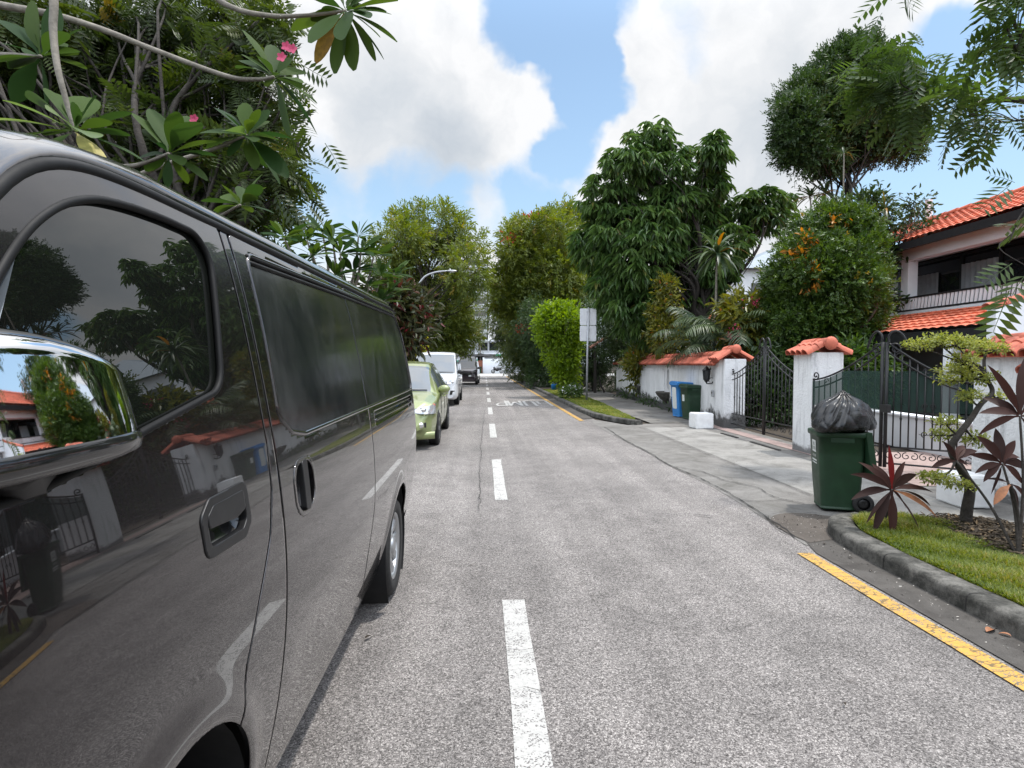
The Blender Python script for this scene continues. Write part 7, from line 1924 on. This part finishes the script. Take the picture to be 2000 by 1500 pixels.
pa = thing('parasol', 'black parasol opened above the white end wall', 'parasol', (-.6, 93.6, 0))
mb = MB(); mb.lathe([(.02, 3.25), (.9, 3.0), (1.9, 2.72), (1.86, 2.69), (.02, 3.15)], k=12, smooth=False); mb.build('canopy', M['black'], pa)
mb = MB(); mb.tube([(0, 0, 0), (0, 0, 3.2)], .03, 8); mb.build('pole', M['steel'], pa)
sn = thing('street_name_sign', 'green street name plate on a white post at the junction', 'sign', (2.75, 89.6, 0))
mb = MB(); mb.tube([(0, 0, 0), (0, 0, 3.0)], .07, 8); mb.build('post', M['white_paint'], sn)
mb = MB(); mb.box((-.42, -.05, 2.86), (1.10, .05, .26), bev=.01); mb.build('name_plate', pmat('green_sign_plate', (.03, .34, .20), .45, var=.04), sn)
tb = thing('apartment_block', 'tall white apartment block seen through the gap above the end of the road', 'building', (-5.5, 150, 0))
mb = MB(); mb.box((0, 5, 14), (13, 10, 28)); mb.build('walls', M['wallpaint'], tb)
mb = MB()
for i in range(8): mb.box((0, -.35, 3.3*i+3.2), (12.6, .9, .9))
mb.build('balconies', M['greywall'], tb)
for i in range(8):
    mb = MB(); mb.box((1.5, -.02, 3.3*i+4.6), (8.8, .08, 1.5)); mb.build('window', M['house_glass'], tb)
mb = MB(); mb.box((6.3, -.5, 14), (.35, .4, 28.4)); mb.build('drain_pipe', M['black'], tb)
# small blue can left under the lime bush
cn = thing('blue_can', 'small blue pail standing under the lime bush', 'pail', tuple(gnd(1082, 762, .1)))
mb = MB(); mb.lathe([(.001, 0), (.13, 0), (.16, .32), (.165, .33), (.15, .33), (.13, .05), (.001, .04)], k=20); mb.build('body', M['bin_blue'], cn)
mb = MB(); mb.tube(curve([(-.16, 0, .31), (-.10, .02, .42), (.10, .02, .42), (.16, 0, .31)], 5), .006, 5); mb.build('handle', M['steel'], cn)

# what stands behind the camera and shows in the chrome mirror and the glass
tree('mirrored_tree', 'broad dark tree across the street behind the camera, seen in the chrome mirror', 'tree', (4.6, -8.5, 0),
     [(4.5, -8, 3.2, 2.6, 2.0, 2.4), (2.6, -9, 4.4, 2.4, 2.0, 2.2), (5.6, -8, 5.6, 2.6, 2.0, 2.2), (1.0, -10, 2.8, 2.2, 2.0, 2.2), (3.8, -9, 1.6, 3.0, 1.6, 1.5)], 'leaf_dark', 'barkdark', 61, n=1500, per=6, L=.30, W=.15, tmpl=T_WHORL, r0=.2, twigs=30)
tree('mirrored_tree', 'dark hedge tree beside the road behind the camera, reflected low in the chrome mirror', 'tree', (-3.9, -10, .09),
     [(-4, -9, 2.6, 2.4, 2.0, 2.2), (-6, -10, 3.6, 2.4, 2.2, 2.0), (-1.6, -12, 3.0, 2.2, 2, 2.2), (-4.5, -11, 1.6, 3.0, 1.6, 1.6), (-1.0, -13, 1.6, 2.4, 1.6, 1.6)], 'leaf_dark', 'barkdark', 62, n=1300, per=6, L=.32, W=.16, tmpl=T_WHORL, r0=.2, twigs=30)
tree('mirrored_tree', 'tall leafy garden tree over the near wall, reflected in the chrome mirror', 'tree', (9.0, -2.6, 0),
     [(9, -2.6, 4.6, 2.2, 2.4, 2.2), (9.5, -.8, 3.4, 1.8, 1.8, 1.7), (9.2, -4.4, 6, 2.0, 2.0, 1.8), (8.6, -3, 2.6, 1.8, 2.4, 1.6)], 'leaf_dark', 'barkdark', 63, n=900, per=6, L=.24, W=.11, tmpl=T_WHORL, r0=.18, twigs=40)
